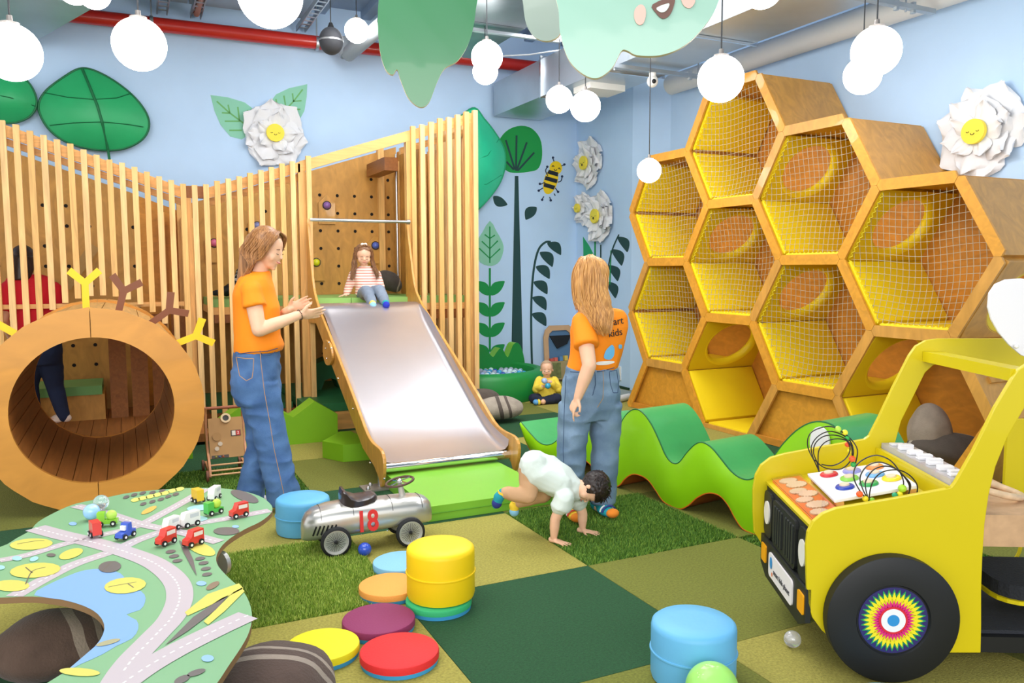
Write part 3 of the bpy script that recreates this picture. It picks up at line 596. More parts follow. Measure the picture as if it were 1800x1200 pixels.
topR = [SP(x, y, 1.57) for x, y in [(716, 388), (722, 440), (728, 490), (734, 515), (745, 538), (760, 562), (800, 625), (840, 690), (862, 728), (876, 748), (890, 758), (903, 764), (911, 773), (914, 788), (913, 805), (908, 826)]]
yl, zl = topR[-1]
bot = [(yl+.03, .03), (yl+.08, .09), (yl+.2, .14), (yl+.55, .2)]
topR = spline([V(0, y, z) for y, z in topR], 2); topR = [(p.y, p.z) for p in topR]
ref = [(3.62, 1.0), (3.62, 1.9)]
prof = topR + bot + [(3.2, 1.02)] + ref
side(1.555, 1.58, prof, PLY); side(.535, .56, prof, PLY)
# bed: below the top edge
bedz = lambda: None
bed = []
for y, z in [(3.30, 1.205), (3.2, 1.20), (3.1, 1.17), (2.95, 1.08), (2.4, .79), (1.9, .53), (1.5, .33), (1.3, .25), (1.15, .21), (1.0, .185), (.9, .175)]: bed.append(V(0, y, z))
bed = spline(bed, 4)
bm = B(); prev = None
cs = [(0, .1), (.006, .045), (.03, .012), (.08, 0), (.5, 0), (.92, 0), (.97, .012), (.994, .045), (1, .1)]
for p in bed:
    xo = -.105*(3.6-p.y)/2.8; fade = min(1, max(0, (3.15-p.y)/.3))
    row = [bm.verts.new((.56+xo+c_*.995, p.y, p.z+h_*.8*fade)) for c_, h_ in cs]
    if prev:
        for i in range(len(row)-1): bm.faces.new((prev[i], prev[i+1], row[i+1], row[i]))
    prev = row
obj('slide_bed', bm, mat('#CFCBD0', .3, .88, var=.03, scale=3), S, smooth=50)
xo = -.105*(3.6-.9)/2.8
obj('end_roll', tube(B(), [(.562+xo, .895, .142), (1.554+xo, .895, .142)], .034, 20), CHROME, S, smooth=50)
obj('grab_bar', tube(B(), [P(545, 386, Y=3.5), P(718, 390, Y=3.5)], .016, 14), STEEL, S, smooth=50)
obj('grab_bar_flange', tube(B(), [P(715, 390, Y=3.5), P(720, 390, Y=3.5)], .026, 14), STEEL, S, smooth=50)
side(.51, .534, [(p.y, p.z) for p in spline([V(0, *SP(x, y, .52)) for x, y in [(571, 598), (580, 603), (585, 625), (582, 640), (574, 640), (569, 620)]], 5, True)], PLY, 'joint_plate')
for x, y in ((577, 602), (571, 612), (573, 630), (581, 612)): 
    q = SP(x, y, .5); xo_ = -.105*(3.6-q[0])/2.8; obj('bolt', ell(B(), (.508+xo_, q[0], q[1]), .008, sub=2), CHROME, S)
for x, y in ((594, 665), (620, 718), (650, 813), (675, 841)):
    q = SP(x, y, .53); xo_ = -.105*(3.6-q[0])/2.8; obj('bolt', ell(B(), (.533+xo_, q[0], q[1]), .009, sub=2), CHROME, S)
fp = P(672, 860, Z=0)
obj('foot_plate', box(B(), (fp.x-.13, fp.y-.03, 0), (fp.x+.09, fp.y+.13, .012)), mat('#A79D93', .45, .6), S); obj('foot_post', tube(B(), [(fp.x+.0, fp.y+.06, .01), (fp.x+.0, fp.y+.06, .17)], .014, 12), STEEL, S, smooth=50)
for dx, dy in ((-.1, 0), (-.06, .09), (.05, .02)): obj('anchor_bolt', ell(B(), (fp.x+dx, fp.y+dy, .018), (.016, .016, .018), sub=2), STEEL, S)
# mat at the foot
LG = mat('#7FBF3C', .4, bump=.12, bscale=4, var=.04, scale=2)
q0, q1 = P(767, 918, Z=0), P(965, 884, Z=0)
t = thing('landing_mat', 'flat bright green foam mat at the foot of the slide', 'mat', (.95, .45, 0))
obj('foam_mat', box(B(), (.50, .04, .001), (1.36, .98, .095)), LG, t, bevel=.014, smooth=40)
obj('seam', tube(B(), [(.50, .037, .05), (1.36, .037, .05)], .003, 5), mat('#5E9A2A', .5), t)
# green foam blocks
GB = mat('#7DB51E', .42, bump=.1, bscale=5, var=.05, scale=2)
def foam(name, lab, poly, y0, y1, rz=0, cat='foam block', M=GB, bev=.015):
    cx = sum(p[0] for p in poly)/len(poly); t_ = obj(name, prism(B(), poly, (y0, y1), Matrix(((1, 0, 0, 0), (0, 0, 1, 0), (0, 1, 0, 0), (0, 0, 0, 1)))), M, bevel=bev, smooth=40)
    bmq = t_.data; tag(t_, lab, cat); return origin_to(t_)
foam('foam_hedge', 'long zigzag topped bright green foam hedge in front of the slats', [(-.42, 0), (.57, 0), (.57, .24), (.37, .37), (.18, .24), (.03, .33), (-.1, .25), (-.27, .36), (-.42, .25)], 2.62, 2.85)
foam('foam_hedge', 'green foam wedge half hidden behind the round tunnel and walker', [(-.95, 0), (-.66, 0), (-.66, .22), (-.8, .33), (-.95, .25)], 2.45, 2.6)
bm = B(); prism(bm, [(.295, 2.0), (.41, 1.78), (.62, 1.76), (.66, 1.9), (.6, 2.3), (.52, 2.32)], (.001, .14)); o = obj('foam_block', bm, GB, bevel=.012, smooth=40); origin_to(tag(o, 'low five sided green foam block left of the slide', 'foam block'))
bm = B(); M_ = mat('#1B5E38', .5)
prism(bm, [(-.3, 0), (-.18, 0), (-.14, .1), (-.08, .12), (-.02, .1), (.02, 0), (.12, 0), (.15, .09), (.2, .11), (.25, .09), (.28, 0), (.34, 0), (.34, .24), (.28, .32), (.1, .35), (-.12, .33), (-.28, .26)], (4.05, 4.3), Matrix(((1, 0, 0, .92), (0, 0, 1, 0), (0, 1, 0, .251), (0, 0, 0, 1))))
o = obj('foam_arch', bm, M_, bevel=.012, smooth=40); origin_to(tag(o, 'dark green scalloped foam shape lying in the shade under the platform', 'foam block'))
# ================================================================ HONEYCOMB
HX0, HX1 = 3.92, 4.77; S2, HH = .638, .5335
HC = thing('honeycomb_climber', 'huge plywood honeycomb climbing wall with yellow padding and nets', 'climber', (4.3, .8, 0))
YC = {'A': -.577, 'B': .380, 'C': 1.337, 'D': 2.294}
def hexv(yc, zc): return [(yc+S2, zc), (yc+S2/2, zc+HH), (yc-S2/2, zc+HH), (yc-S2, zc), (yc-S2/2, zc-HH), (yc+S2/2, zc-HH)]   # L, TL, TR, R, BR, BL
cells = {('A', 3): 1, ('A', 1): 0, ('B', 4): 1, ('B', 2): 1, ('C', 5): 1, ('C', 3): 1, ('C', 1): 0, ('D', 4): 1, ('D', 2): 1}
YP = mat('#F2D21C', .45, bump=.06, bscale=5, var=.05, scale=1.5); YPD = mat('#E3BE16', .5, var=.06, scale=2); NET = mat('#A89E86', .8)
edges = {}
def ek(a, b): return tuple(sorted((tuple(round(q, 2) for q in a), tuple(round(q, 2) for q in b))))
cl = {}
for (c, n), net in cells.items():
    v = hexv(YC[c], n*HH); cl[(c, n)] = v
    for i in range(6): edges.setdefault(ek(v[i], v[(i+1) % 6]), []).append(((c, n), i, v[i], v[(i+1) % 6]))
# closed lower half cells (B 0) and (D 0)
for c in 'BD':
    v = hexv(YC[c], 0); 
    for i in (0, 1, 2): edges.setdefault(ek(v[i], v[i+1]), []).append(((c, 0), i, v[i], v[i+1]))
holes = {('A', 3, 0), ('B', 4, 0), ('C', 3, 0), ('B', 2, 0), ('A', 1, 0), ('C', 1, 0), ('A', 3, 3)}   # which slanted walls have a round opening
# upper-left wall is edge index 0 (L->TL)
W_ = .082
for k, lst in edges.items():
    (cn, i, a, b) = lst[0]; a2 = Vector((0, *a)); b2 = Vector((0, *b)); d = (b2-a2).normalized(); n = Vector((0, -d.z, d.y)); L_ = (b2-a2).length
    if max(a[1], b[1]) < .01 and False: continue
    hole = any((cc[0], cc[1], ii) in holes for cc, ii, _, _ in lst)
    e = .0289*W_/.1; 
    # frame board on the front face
    zc = .012 if min(a[1], b[1]) < .005 and abs(a[1]-b[1]) < .01 else 0
    poly = [(0, 0), (e, W_/2), (L_-e, W_/2), (L_, 0), (L_-e, -W_/2), (e, -W_/2)]
    if abs(a[1]) < .02 or abs(b[1]) < .02:
        pass
    Mx = basis(Vector((HX0-.022, *a)), d, n)
    poly = [(x + (.0012 if x < L_/2 else -.0012), y) for x, y in poly]
    bm = prism(B(), poly, (0, .02) if Mx.to_3x3().col[2].x > 0 else (-.02, 0), Mx)
    bmesh.ops.bisect_plane(bm, geom=bm.verts[:]+bm.edges[:]+bm.faces[:], plane_co=(0, 0, .002), plane_no=(0, 0, -1), clear_outer=True)
    obj('frame_board', bm, HONEY if random.random() < .6 else PLY, HC)
    mid = (a2+b2)/2
    Mw = basis(Vector((HX0+.001, *a)), d, (1, 0, 0)); D_ = HX1-HX0
    if hole:
        N_ = 40; r = .262; cx, cy = L_*.5, D_*.5
        inn = [(cx+r*math.cos(2*PI*q/N_), cy+r*1.2*math.sin(2*PI*q/N_)) for q in range(N_)]
        out = []
        for q in range(N_):
            cc, ss = math.cos(2*PI*q/N_), math.sin(2*PI*q/N_); s_ = min((L_/2-.012)/max(1e-6, abs(cc)), (D_/2)/max(1e-6, abs(ss))); out.append((cx+cc*s_, cy+ss*s_))
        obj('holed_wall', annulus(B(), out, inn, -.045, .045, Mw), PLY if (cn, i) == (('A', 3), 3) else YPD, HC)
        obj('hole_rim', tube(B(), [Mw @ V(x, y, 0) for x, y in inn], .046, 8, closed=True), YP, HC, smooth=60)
    else:
        obj('cell_wall', box(B(), (.006, 0, -.011), (L_-.006, D_, .011), Mw), PLY, HC)
# padding on the visible far-left faces and floors of each cell
for (c, n), net in cells.items():
    v = [Vector((0, *q)) for q in cl[(c, n)]]
    for i, nm in ((0, 'wall_cushion'), (5, 'wall_cushion'), (4, 'floor_cushion')):
        if i == 0 and (c, n, 0) in holes: continue
        a2, b2 = v[i], v[(i+1) % 6]
        d = (b2-a2).normalized(); inw = (Vector((0, YC[c], n*HH))-(a2+b2)/2).normalized(); Mw = basis(Vector((HX0+.012, a2.y, a2.z))+inw*.014, d, (1, 0, 0), inw) if d.cross(Vector((1, 0, 0))).dot(inw) > 0 else None
        L_ = (b2-a2).length
        bm = B()
        for q in ([(.03, L_-.03)]):
            o0 = Vector((HX0+.012, a2.y, a2.z)); vv = []
            for (u, w2, h) in ((q[0], 0, .012), (q[1], 0, .012), (q[1], .8, .012), (q[0], .8, .012), (q[0]+.02, 0.0, .055), (q[1]-.02, 0.0, .055), (q[1]-.02, .8, .055), (q[0]+.02, .8, .055)):
                vv.append(bm.verts.new(o0+d*u+Vector((1, 0, 0))*w2+inw*h))
            for f_ in ((0, 3, 2, 1), (4, 5, 6, 7), (0, 1, 5, 4), (1, 2, 6, 5), (2, 3, 7, 6), (3, 0, 4, 7)): bm.faces.new([vv[z_] for z_ in f_])
        bmesh.ops.recalc_face_normals(bm, faces=bm.faces[:]); obj(nm, bm, YP, HC, bevel=.012, smooth=40)
    bk = [Vector((HX1-.02, q.y, q.z)) for q in v]
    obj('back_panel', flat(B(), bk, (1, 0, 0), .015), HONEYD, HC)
    if net:
        cy_, cz_ = YC[c], n*HH; bm = B(); sp = .05; rnd = random.Random(n*7+ord(c))
        def bul(y, z):
            r2 = ((y-cy_)/S2)**2+((z-cz_)/HH)**2; bx = .055*max(0, 1-r2)
            return V(HX0+.02+bx, y + .010*math.sin(9*z+c.__hash__() % 5), z-.03*max(0, 1-r2)+.010*math.sin(8*y+n))
        def inside(y, z, mg=.035):
            for i in range(6):
                a2, b2 = v[i], v[(i+1) % 6]; d = (b2-a2).normalized(); nn = Vector((0, -d.z, d.y)); 
                if nn.dot(Vector((0, cy_, cz_))-a2) < 0: nn = -nn
                if nn.dot(Vector((0, y, z))-a2) < mg: return False
            return True
        for direc in (0, 1):
            for kk in range(-16, 17):
                run = []
                for st in range(-26, 27):
                    if direc: y, z = cy_+kk*sp, cz_+st*sp*.5
                    else: y, z = cy_+st*sp*.5, cz_+kk*sp
                    if inside(y, z): run.append(bul(y, z))
                if len(run) > 1: tube(bm, run, .0020, 4, caps=False)
        obj('climbing_net', bm, NET, HC, kind='stuff')
        # yellow lacing along the left edges
        bm = B()
        for i in (0, 5, 4):
            a2, b2 = v[i], v[(i+1) % 6]; d = b2-a2; inw = (Vector((0, cy_, cz_))-(a2+b2)/2).normalized()
            tube(bm, [Vector((HX0+.018+.008*(q % 2), 0, 0))+a2+d*(.06+.88*q/26)+inw*(.044+.014*(q % 2)) for q in range(27)], .004, 4)
        obj('net_lacing', bm, mat('#F2E23C', .6), HC, kind='stuff')
for c in 'BD':
    y = YC[c]; obj('closed_panel', flat(B(), [V(HX0+.03, y+S2-.03, .003), V(HX0+.03, y+S2/2, HH-.02), V(HX0+.03, y-S2/2, HH-.02), V(HX0+.03, y-S2+.03, .003)], (1, 0, 0), .02), HONEY, HC)
    obj('bottom_rail', prism(B(), [(y-S2+.03, 0), (y+S2-.03, 0), (y+S2-.07, .06), (y-S2+.07, .06)], (HX0-.02, HX0-.001), Matrix(((0, 0, 1, 0), (1, 0, 0, 0), (0, 1, 0, .004), (0, 0, 0, 1)))), HONEYD, HC)
# climbing steps on the outer right wall of A1
v = cl[('A', 1)]; a2, b2 = Vector((0, *v[2])), Vector((0, *v[3])); d = (b2-a2).normalized(); n = Vector((0, -.86, .5))
for u in (.16, .34, .52):
    q = a2+d*u*(b2-a2).length/.63 + n*.014; obj('climbing_step', bar(B(), q+V(HX0+.12, 0, 0), q+V(HX0+.48, 0, 0), .045, .03, n), PLYB, HC)
for (c, n), _ in list(cells.items()):
    pass
# ---- felt stone cushions
def stone(lab, c, r, rot, col, band, bands, seed, kind_='stone_cushion', axis=0):
    rnd = random.Random(seed); bm = B(); ell(bm, (0, 0, 0), 1, sub=4)
    for b_, w2 in bands:
        for q in (b_-w2, b_+w2): bmesh.ops.bisect_plane(bm, geom=bm.verts[:]+bm.edges[:]+bm.faces[:], plane_co=(q, 0, 0), plane_no=Vector((1, .12*math.sin(seed+q*3), .1)).normalized())
    bm.faces.index_update(); fm = []
    for f_ in bm.faces:
        p = f_.calc_center_median(); k_ = 0
        for b_, w2 in bands:
            lo, hi = [(p-Vector((q, 0, 0))).dot(Vector((1, .12*math.sin(seed+q*3), .1))) for q in (b_-w2, b_+w2)]
            if lo > 0 and hi < 0: k_ = 1
        fm.append(k_)
    for v_ in bm.verts:
        n_ = noise.noise(v_.co*1.3+Vector((seed, 0, 0))); v_.co *= 1+.10*n_
        v_.co.z = v_.co.z*(1 if v_.co.z > 0 else .85)
    
    for f_ in bm.faces:
        f_.material_index = fm[f_.index]
    R_ = Matrix.Rotation(rot[2], 4, 'Z') @ Matrix.Rotation(rot[1], 4, 'Y') @ Matrix.Rotation(rot[0], 4, 'X')
    bmesh.ops.transform(bm, matrix=Matrix.Translation(Vector(c)) @ R_ @ Matrix.Diagonal((*r, 1)), verts=bm.verts[:])
    o = obj(kind_, bm, [mat(col, .95, var=.18, scale=14, bump=.35, bscale=110, sheen=.1), mat(band, .95, var=.15, scale=14, bump=.35, bscale=110, sheen=.1)], smooth=1)
    tag(o, lab, 'cushion'); return origin_to(o)
stone('dark felt stone cushion in the lower open honeycomb cell on the left', (4.25, .86, .20), (.2, .16, .17), (0, .2, .3), '#4E453F', '#7A7066', [], 3)
stone('light grey brown upright felt stone with dark base in the right open honeycomb cell', P(1633, 762, X=4.15), (.14, .15, .22), (0, 0, .2), '#8E8073', '#4A413A', [], 8)
stone('striped dark felt stone beside the upright one in the right open cell', P(1672, 795, X=4.25), (.22, .3, .15), (.1, .1, .9), '#4F463F', '#A39A8E', [(-.1, .05), (.15, .04)], 9)
stone('pale grey felt stone with two dark stripes on the floor near the ball pit', P(878, 722, Z=.11)+V(-.02, 0, .02), (.27, .16, .13), (0, 0, -.1), '#A79C8E', '#5A5049', [(.05, .07), (.35, .05)], 11)
stone('dark striped felt stone behind the pale grey one near the slide', P(846, 706, Z=.12)+V(0, .1, .0), (.27, .18, .13), (0, 0, 0), '#5D534B', '#B0A699', [(-.35, .06), (-.05, .07)], 12)
stone('dark brown felt stone with pale stripes in the bay of the map table', P(92, 1134, Z=.125), (.205, .17, .125), (0, 0, .12), '#5C483D', '#958575', [(.38, .10), (.80, .07)], 13)
stone('big striped dark brown felt stone beside the map table near the yellow disc', P(468, 1226, Z=.13), (.27, .22, .15), (0, 0, 1.1), '#54423A', '#9B8D80', [(.05, .055), (.32, .045)], 14)
stone('grey dark felt stone leaning by the girl on the platform', P(683, 495, Y=4.3), (.16, .1, .12), (0, .5, 0), '#47403B', '#8F8578', [(.75, .05)], 15)
# ================================================================ BALL PIT
PG = mat('#1F8A3E', .42, bump=.08, bscale=6, var=.05, scale=2); PGL = mat('#86C53A', .45)
PC = Vector((2.80, 4.47, 0))
pit = thing('ball_pit', 'round dark green foam ball pit with a jagged leafy back crown', 'ball pit', PC)
bm = B(); lathe(bm, [(.62, .02), (.62, .27), (.635, .315), (.67, .335), (.72, .33), (.765, .30), (.785, .25), (.785, .03), (.77, .0), (.62, .0), (.62, .02)], 72, Matrix.Translation(PC)); bmesh.ops.recalc_face_normals(bm, faces=bm.faces[:])
def cutx(bm, x):
    r_ = bmesh.ops.bisect_plane(bm, geom=bm.verts[:]+bm.edges[:]+bm.faces[:], plane_co=(x, 0, 0), plane_no=(-1, 0, 0), clear_outer=True)
    es = [e for e in r_['geom_cut'] if isinstance(e, bmesh.types.BMEdge)]
    bmesh.ops.holes_fill(bm, edges=es, sides=0); return bm
obj('pit_wall', cutx(bm, 2.41), PG, pit, smooth=35)
obj('pit_side', box(B(), (2.41, 4.0, .02), (2.46, 4.80, .31)), PG, pit, bevel=.015)
obj('pit_floor', cutx(lathe(B(), [(0, .05), (.62, .05)], 48, Matrix.Translation(PC)), 2.42), PG, pit)
cp = spline([P(x, y, Y=4.80) for x, y in ((815, 606), (826, 622), (832, 618), (838, 606), (845, 605), (853, 613), (861, 622), (867, 627), (873, 619), (879, 612), (884, 614), (889, 624), (893, 627), (897, 618), (902, 606), (908, 602), (914, 606), (919, 619), (922, 634), (923, 648))], 3)
cp = [q for q in cp if q.x > 2.415]; cp = [V(2.415, 4.8, cp[0].z)]+cp
bm = B(); cols = [[bm.verts.new((q.x, y_, z_)) for y_, z_ in ((4.80, .06 if q.x < 3.37 else .28), (4.80, q.z), (4.97, q.z), (4.97, .06 if q.x < 3.2 else .28))] for q in cp]
for A, Bq in zip(cols, cols[1:]):
    for i in range(3):
        f_ = bm.faces.new((A[i], Bq[i], Bq[i+1], A[i+1])); f_.material_index = 1 if i == 1 else 0
bm.faces.new(cols[0]); bm.faces.new(cols[-1][::-1])
obj('pit_crown', bm, [PG, PGL], pit)
bc = [('#2F55B8', 'dark blue', 0), ('#3FA3D6', 'sky blue', 0), ('#CFE6EA', 'pale mint white', 0), ('#C9D2E8', 'cloudy clear', .35), ('#A9C4EE', 'pale blue', 0)]
bms = [mat(c, .25, coat=.5, trans=tr) for c, _, tr in bc]
protos = {}
cnt = 0
for lay in range(2):
    rws = 22
    for i in range(-11, 12):
        for j in range(-12, 13):
            x = (i+.5*(j % 2)+.25*lay)*.072; y = (j+.3*lay)*.0625
            if math.hypot(x, y) > .575 or x < -.30: continue
            if lay and random.random() < .45: continue
            if y > .28: continue
            k = random.choice((0, 1, 1, 2, 2, 2, 3, 3, 4)); z = .195+lay*.055+random.uniform(-.006, .006); cnt += 1
            if k not in protos:
                o = obj('plastic_ball', ell(B(), (0, 0, 0), .034, sub=3), bms[k], smooth=1); protos[k] = o
                tag(o, 'one of the %s plastic balls lying in the green ball pit' % bc[k][1], 'ball', '%s balls in the ball pit' % bc[k][1])
                o.location = PC+V(x, y, z)
            else:
                o = protos[k].copy(); C.objects.link(o); o.location = PC+V(x, y, z)
obj('ball_bed', cutx(lathe(B(), [(0, .17), (.61, .17)], 32, Matrix.Translation(PC)), 2.43), mat('#8FB4D8', .5), pit)
# ================================================================ CATERPILLAR
A_ = P(1081, 856, Z=0); D_ = (P(1324, 938, Z=0)-A_).normalized(); N_c = Vector((-D_.y, D_.x, 0))
CAT = thing('foam_caterpillar', 'long wavy foam caterpillar with lime sides and dark green back behind the second woman', 'play sculpture', A_+D_*.4+N_c*.22)
top = [(-1.17, .28), (-1.09, .235), (-1.01, .195), (-.92, .157), (-.83, .15), (-.74, .175), (-.66, .23), (-.55, .34), (-.43, .43), (-.33, .45), (-.23, .42), (-.12, .35), (-.05, .33), (0, .37), (.08, .50), (.15, .565), (.22, .585), (.29, .56), (.36, .50), (.43, .41), (.49, .325), (.55, .287), (.61, .30), (.68, .38), (.75, .445), (.81, .465), (.88, .445), (.95, .395), (1.03, .335), (1.1, .308), (1.17, .312), (1.24, .36), (1.32, .46), (1.4, .57), (1.5, .67), (1.6, .72), (1.7, .715), (1.79, .65), (1.86, .53), (1.92, .35), (1.94, .15)]
bot = [(-1.165, .25), (-1.12, .16), (-1.04, .075), (-.92, .025), (-.78, .004), (-.64, .0), (-.54, .035), (-.46, .10), (-.37, .13), (-.28, .11), (-.2, .06), (-.12, .01), (-.03, .0), (.04, .02), (.1, .08), (.17, .128), (.25, .14), (.33, .125), (.4, .075), (.47, .018), (.55, .0), (.63, .003), (.7, .045), (.77, .11), (.86, .16), (.95, .165), (1.02, .12), (1.07, .06), (1.13, .01), (1.22, .0), (1.4, .0), (1.6, .0), (1.8, .0), (1.9, .03), (1.94, .12)]
def dense(pl, n=4):
    return [(p.x, p.y) for p in spline([Vector((a, b, 0)) for a, b in pl], n)]
tp, bt = dense(top), dense(bot)
def ribbon(name, pl, M, w0, w1, flip=False):
    bm = B(); prev = None
    for s_, z in pl:
        row = [bm.verts.new(A_+D_*s_+N_c*w_+V(0, 0, z)) for w_ in np.linspace(w0, w1, 5)]
        if prev:
            for i in range(4): bm.faces.new((prev[i], prev[i+1], row[i+1], row[i]))
        prev = row
    bmesh.ops.recalc_face_normals(bm, faces=bm.faces[:]); return obj(name, bm, M, CAT, smooth=60)
LIME = mat('#8FD010', .38, var=.06, scale=4, bump=.18, bscale=7, coat=.1); CTG = mat('#3F9F57', .35, bump=.25, bscale=9, var=.08, scale=4, coat=.15); ORB = mat('#A4561C', .5)
ribbon('dark_back', tp, CTG, .0, .45); ribbon('underside', bt, ORB, .0, .45)
def sidef(nm, w_):
    # grid between the top and bottom curves with a soft puff
    bm = B(); n = 160; rows = []
    ss = np.linspace(-1.168, 1.938, n); tx, tz = zip(*sorted(tp)); bx, bz = zip(*sorted(bt))
    for s_ in ss:
        zt = float(np.interp(s_, tx, tz)); zb = float(np.interp(s_, bx, bz)); row = []
        for k in range(9):
            v_ = k/8; z = zb+(zt-zb)*v_; pf = .016*math.sin(PI*v_)**.7
            wr = .006*noise.noise(Vector((s_*9, z*5, w_*7)))*math.sin(PI*v_)
            row.append(bm.verts.new(A_+D_*s_+N_c*(w_-(pf+wr)*(1 if w_ < .2 else -1))+V(0, 0, z)))
        rows.append(row)
    for A, Bq in zip(rows, rows[1:]):
        for k in range(8): bm.faces.new((A[k], Bq[k], Bq[k+1], A[k+1]))
    if w_ > .2: bmesh.ops.reverse_faces(bm, faces=bm.faces[:])
    obj(nm, bm, LIME, CAT, smooth=70)
sidef('lime_side', 0); sidef('lime_side', .45)
obj('piping', tube(B(), [A_+D_*s_+V(0, 0, z)+N_c*.002 for s_, z in tp], .005, 5), mat('#1F6A3A', .5), CAT)
obj('piping', tube(B(), [A_+D_*s_+V(0, 0, z)+N_c*.002 for s_, z in bt], .005, 5), mat('#D96A1A', .5), CAT)
ec = PL(1446, 777, A_, N_c)-N_c*.02; ec2 = (ec-A_)
Me = basis(ec+N_c*.004, D_, (0, 0, 1), -N_c)
obj('eye', prism(B(), ring_poly(28, .058, .085), .012, Me), mat('#E9E9EC', .5), CAT)
ec = PL(1270, 806, A_, N_c)
# ================================================================ MAP TABLE
TZ = .435
OUT = [(0, 961), (30, 945), (53, 932), (67, 917), (97, 900), (133, 885), (187, 874), (233, 865), (300, 859), (367, 857), (417, 861), (455, 871), (474, 884), (479, 894), (474, 904), (457, 917), (430, 930), (403, 947), (387, 963), (380, 980), (384, 995), (402, 1015), (425, 1036), (438, 1058), (443, 1083), (438, 1110), (424, 1137), (403, 1168), (378, 1205), (330, 1262), (240, 1320), (120, 1345), (20, 1320), (10, 1270), (50, 1222), (110, 1183), (140, 1160), (166, 1137), (181, 1115), (183, 1097), (172, 1079), (148, 1065), (110, 1054), (57, 1048), (0, 1050), (-80, 1050), (-170, 1030), (-190, 1000), (-130, 975), (-60, 968)]
op = spline([P(x, y, Z=TZ) for x, y in OUT], 3, True)
tc = P(300, 1000, Z=TZ)
TB = thing('map_play_table', 'low wavy kidney shaped play table printed with a green road map', 'table', (tc.x, tc.y, 0))
bm = B(); a = [bm.verts.new((p.x, p.y, TZ-.022)) for p in op]; b = [bm.verts.new((p.x, p.y, TZ)) for p in op]; n = len(a)
f1 = bm.faces.new(b); f2 = bm.faces.new(a[::-1])
for i in range(n): f_ = bm.faces.new((a[i], a[(i+1) % n], b[(i+1) % n], b[i])); f_.material_index = 1
bmesh.ops.recalc_face_normals(bm, faces=bm.faces[:])
obj('tabletop', bm, [mat('#7FAE82', .38), mat('#8A6A48', .6)], TB)
def tpr(name, pts, col, sp=0, lv=1):
    q = [P(x, y, Z=TZ) for x, y in pts]
    if sp: q = spline(q, sp, True)
    return obj(name, flat(B(), [V(p.x, p.y, TZ+.0003*lv) for p in q], (0, 0, 1), .0003), mat(col, .4), TB)
def troad(pts, w_, nm='printed_road', col='#BEB3B8', lv=3, dash=True):
    q = spline([P(x, y, Z=TZ) for x, y in pts], 8); L_, R_ = [], []
    for p, (t_, u, v) in zip(q, frames(q)):
        s_ = V(-t_.y, t_.x, 0).normalized()*w_/2; L_.append(p+s_); R_.append(p-s_)
    bm = B(); l = [bm.verts.new((p.x, p.y, TZ+.0003*lv)) for p in L_]; r = [bm.verts.new((p.x, p.y, TZ+.0003*lv)) for p in R_]
    for i in range(len(l)-1): bm.faces.new((r[i], r[i+1], l[i+1], l[i]))
    obj(nm, bm, mat(col, .4), TB)
    if dash:
        bm = B(); acc = 0; 
        for i in range(len(q)-1):
            seg = (q[i+1]-q[i]); L1 = seg.length; t_ = seg.normalized(); s_ = V(-t_.y, t_.x, 0)*.0028; x = 0
            while x < L1:
                if (acc+x) % .03 < .015:
                    p0 = q[i]+t_*x; p1 = q[i]+t_*min(L1, x+.006); z = TZ+.0003*(lv+1)
                    vv = [bm.verts.new((p.x, p.y, z)) for p in (p0-s_, p1-s_, p1+s_, p0+s_)]; bm.faces.new(vv)
                x += .006
            acc += L1
        obj('road_dashes', bm, mat('#EFEAE8', .4), TB, kind='stuff')
tpr('printed_lake', [(60, 1046), (80, 1030), (120, 1012), (150, 1002), (185, 1000), (212, 1008), (222, 1022), (218, 1030), (240, 1035), (254, 1045), (255, 1058), (246, 1072), (222, 1080), (240, 1090), (243, 1105), (232, 1122), (205, 1135), (180, 1150), (140, 1168), (118, 1178), (166, 1137), (181, 1115), (183, 1097), (172, 1079), (148, 1065), (110, 1054)], '#7FA9DC', 2, 2)
troad([(25, 1048), (70, 1022), (130, 992), (200, 968), (250, 946), (320, 925), (400, 911), (474, 897)], .062); troad([(0, 985), (50, 975), (110, 957), (180, 940), (240, 925), (290, 900), (330, 878), (362, 859)], .055, lv=4)
troad([(62, 928), (110, 941), (170, 955), (230, 973), (275, 992), (308, 1020), (316, 1050), (302, 1085), (270, 1120), (232, 1160), (205, 1200), (190, 1240)], .085, lv=5); troad([(133, 889), (190, 903), (250, 922), (320, 936), (385, 953)], .055, lv=6)
troad([(436, 1082), (380, 1108), (310, 1143), (250, 1178), (200, 1215), (150, 1260)], .09, lv=7)
YL, DK = '#D0C960', '#6A6462'
def oval(cx, cy, rx, ry, col, lv=8, nm='printed_leaf', rot=0):
    tpr(nm, [(cx+rx*math.cos(a)*math.cos(rot)-ry*math.sin(a)*math.sin(rot), cy+rx*math.cos(a)*math.sin(rot)+ry*math.sin(a)*math.cos(rot)) for a in np.linspace(0, 2*PI, 17)[:-1]], col, 0, lv)
oval(55, 957, 38, 10, YL, rot=-.06); oval(62, 1003, 45, 13, YL, rot=-.08); oval(20, 1030, 32, 10, YL); oval(220, 1030, 37, 14, YL, rot=-.1, lv=9); oval(125, 974, 22, 8, YL, rot=-.3); oval(354, 965, 26, 10, YL, rot=.35)
oval(193, 997, 20, 10, DK, rot=-.1, lv=9); oval(398, 934, 23, 7, DK); oval(430, 873, 26, 8, DK, rot=.35); oval(90, 976, 8, 3, DK); oval(320, 1195, 15, 6, DK, rot=-.4); oval(345, 1183, 17, 5, DK, rot=-.3)
for k, (x, y) in enumerate(((238, 879), (251, 876), (264, 873), (277, 870), (290, 867), (303, 863), (316, 860))): oval(x, y, 8, 3.4, '#E3DC74', rot=-.2)
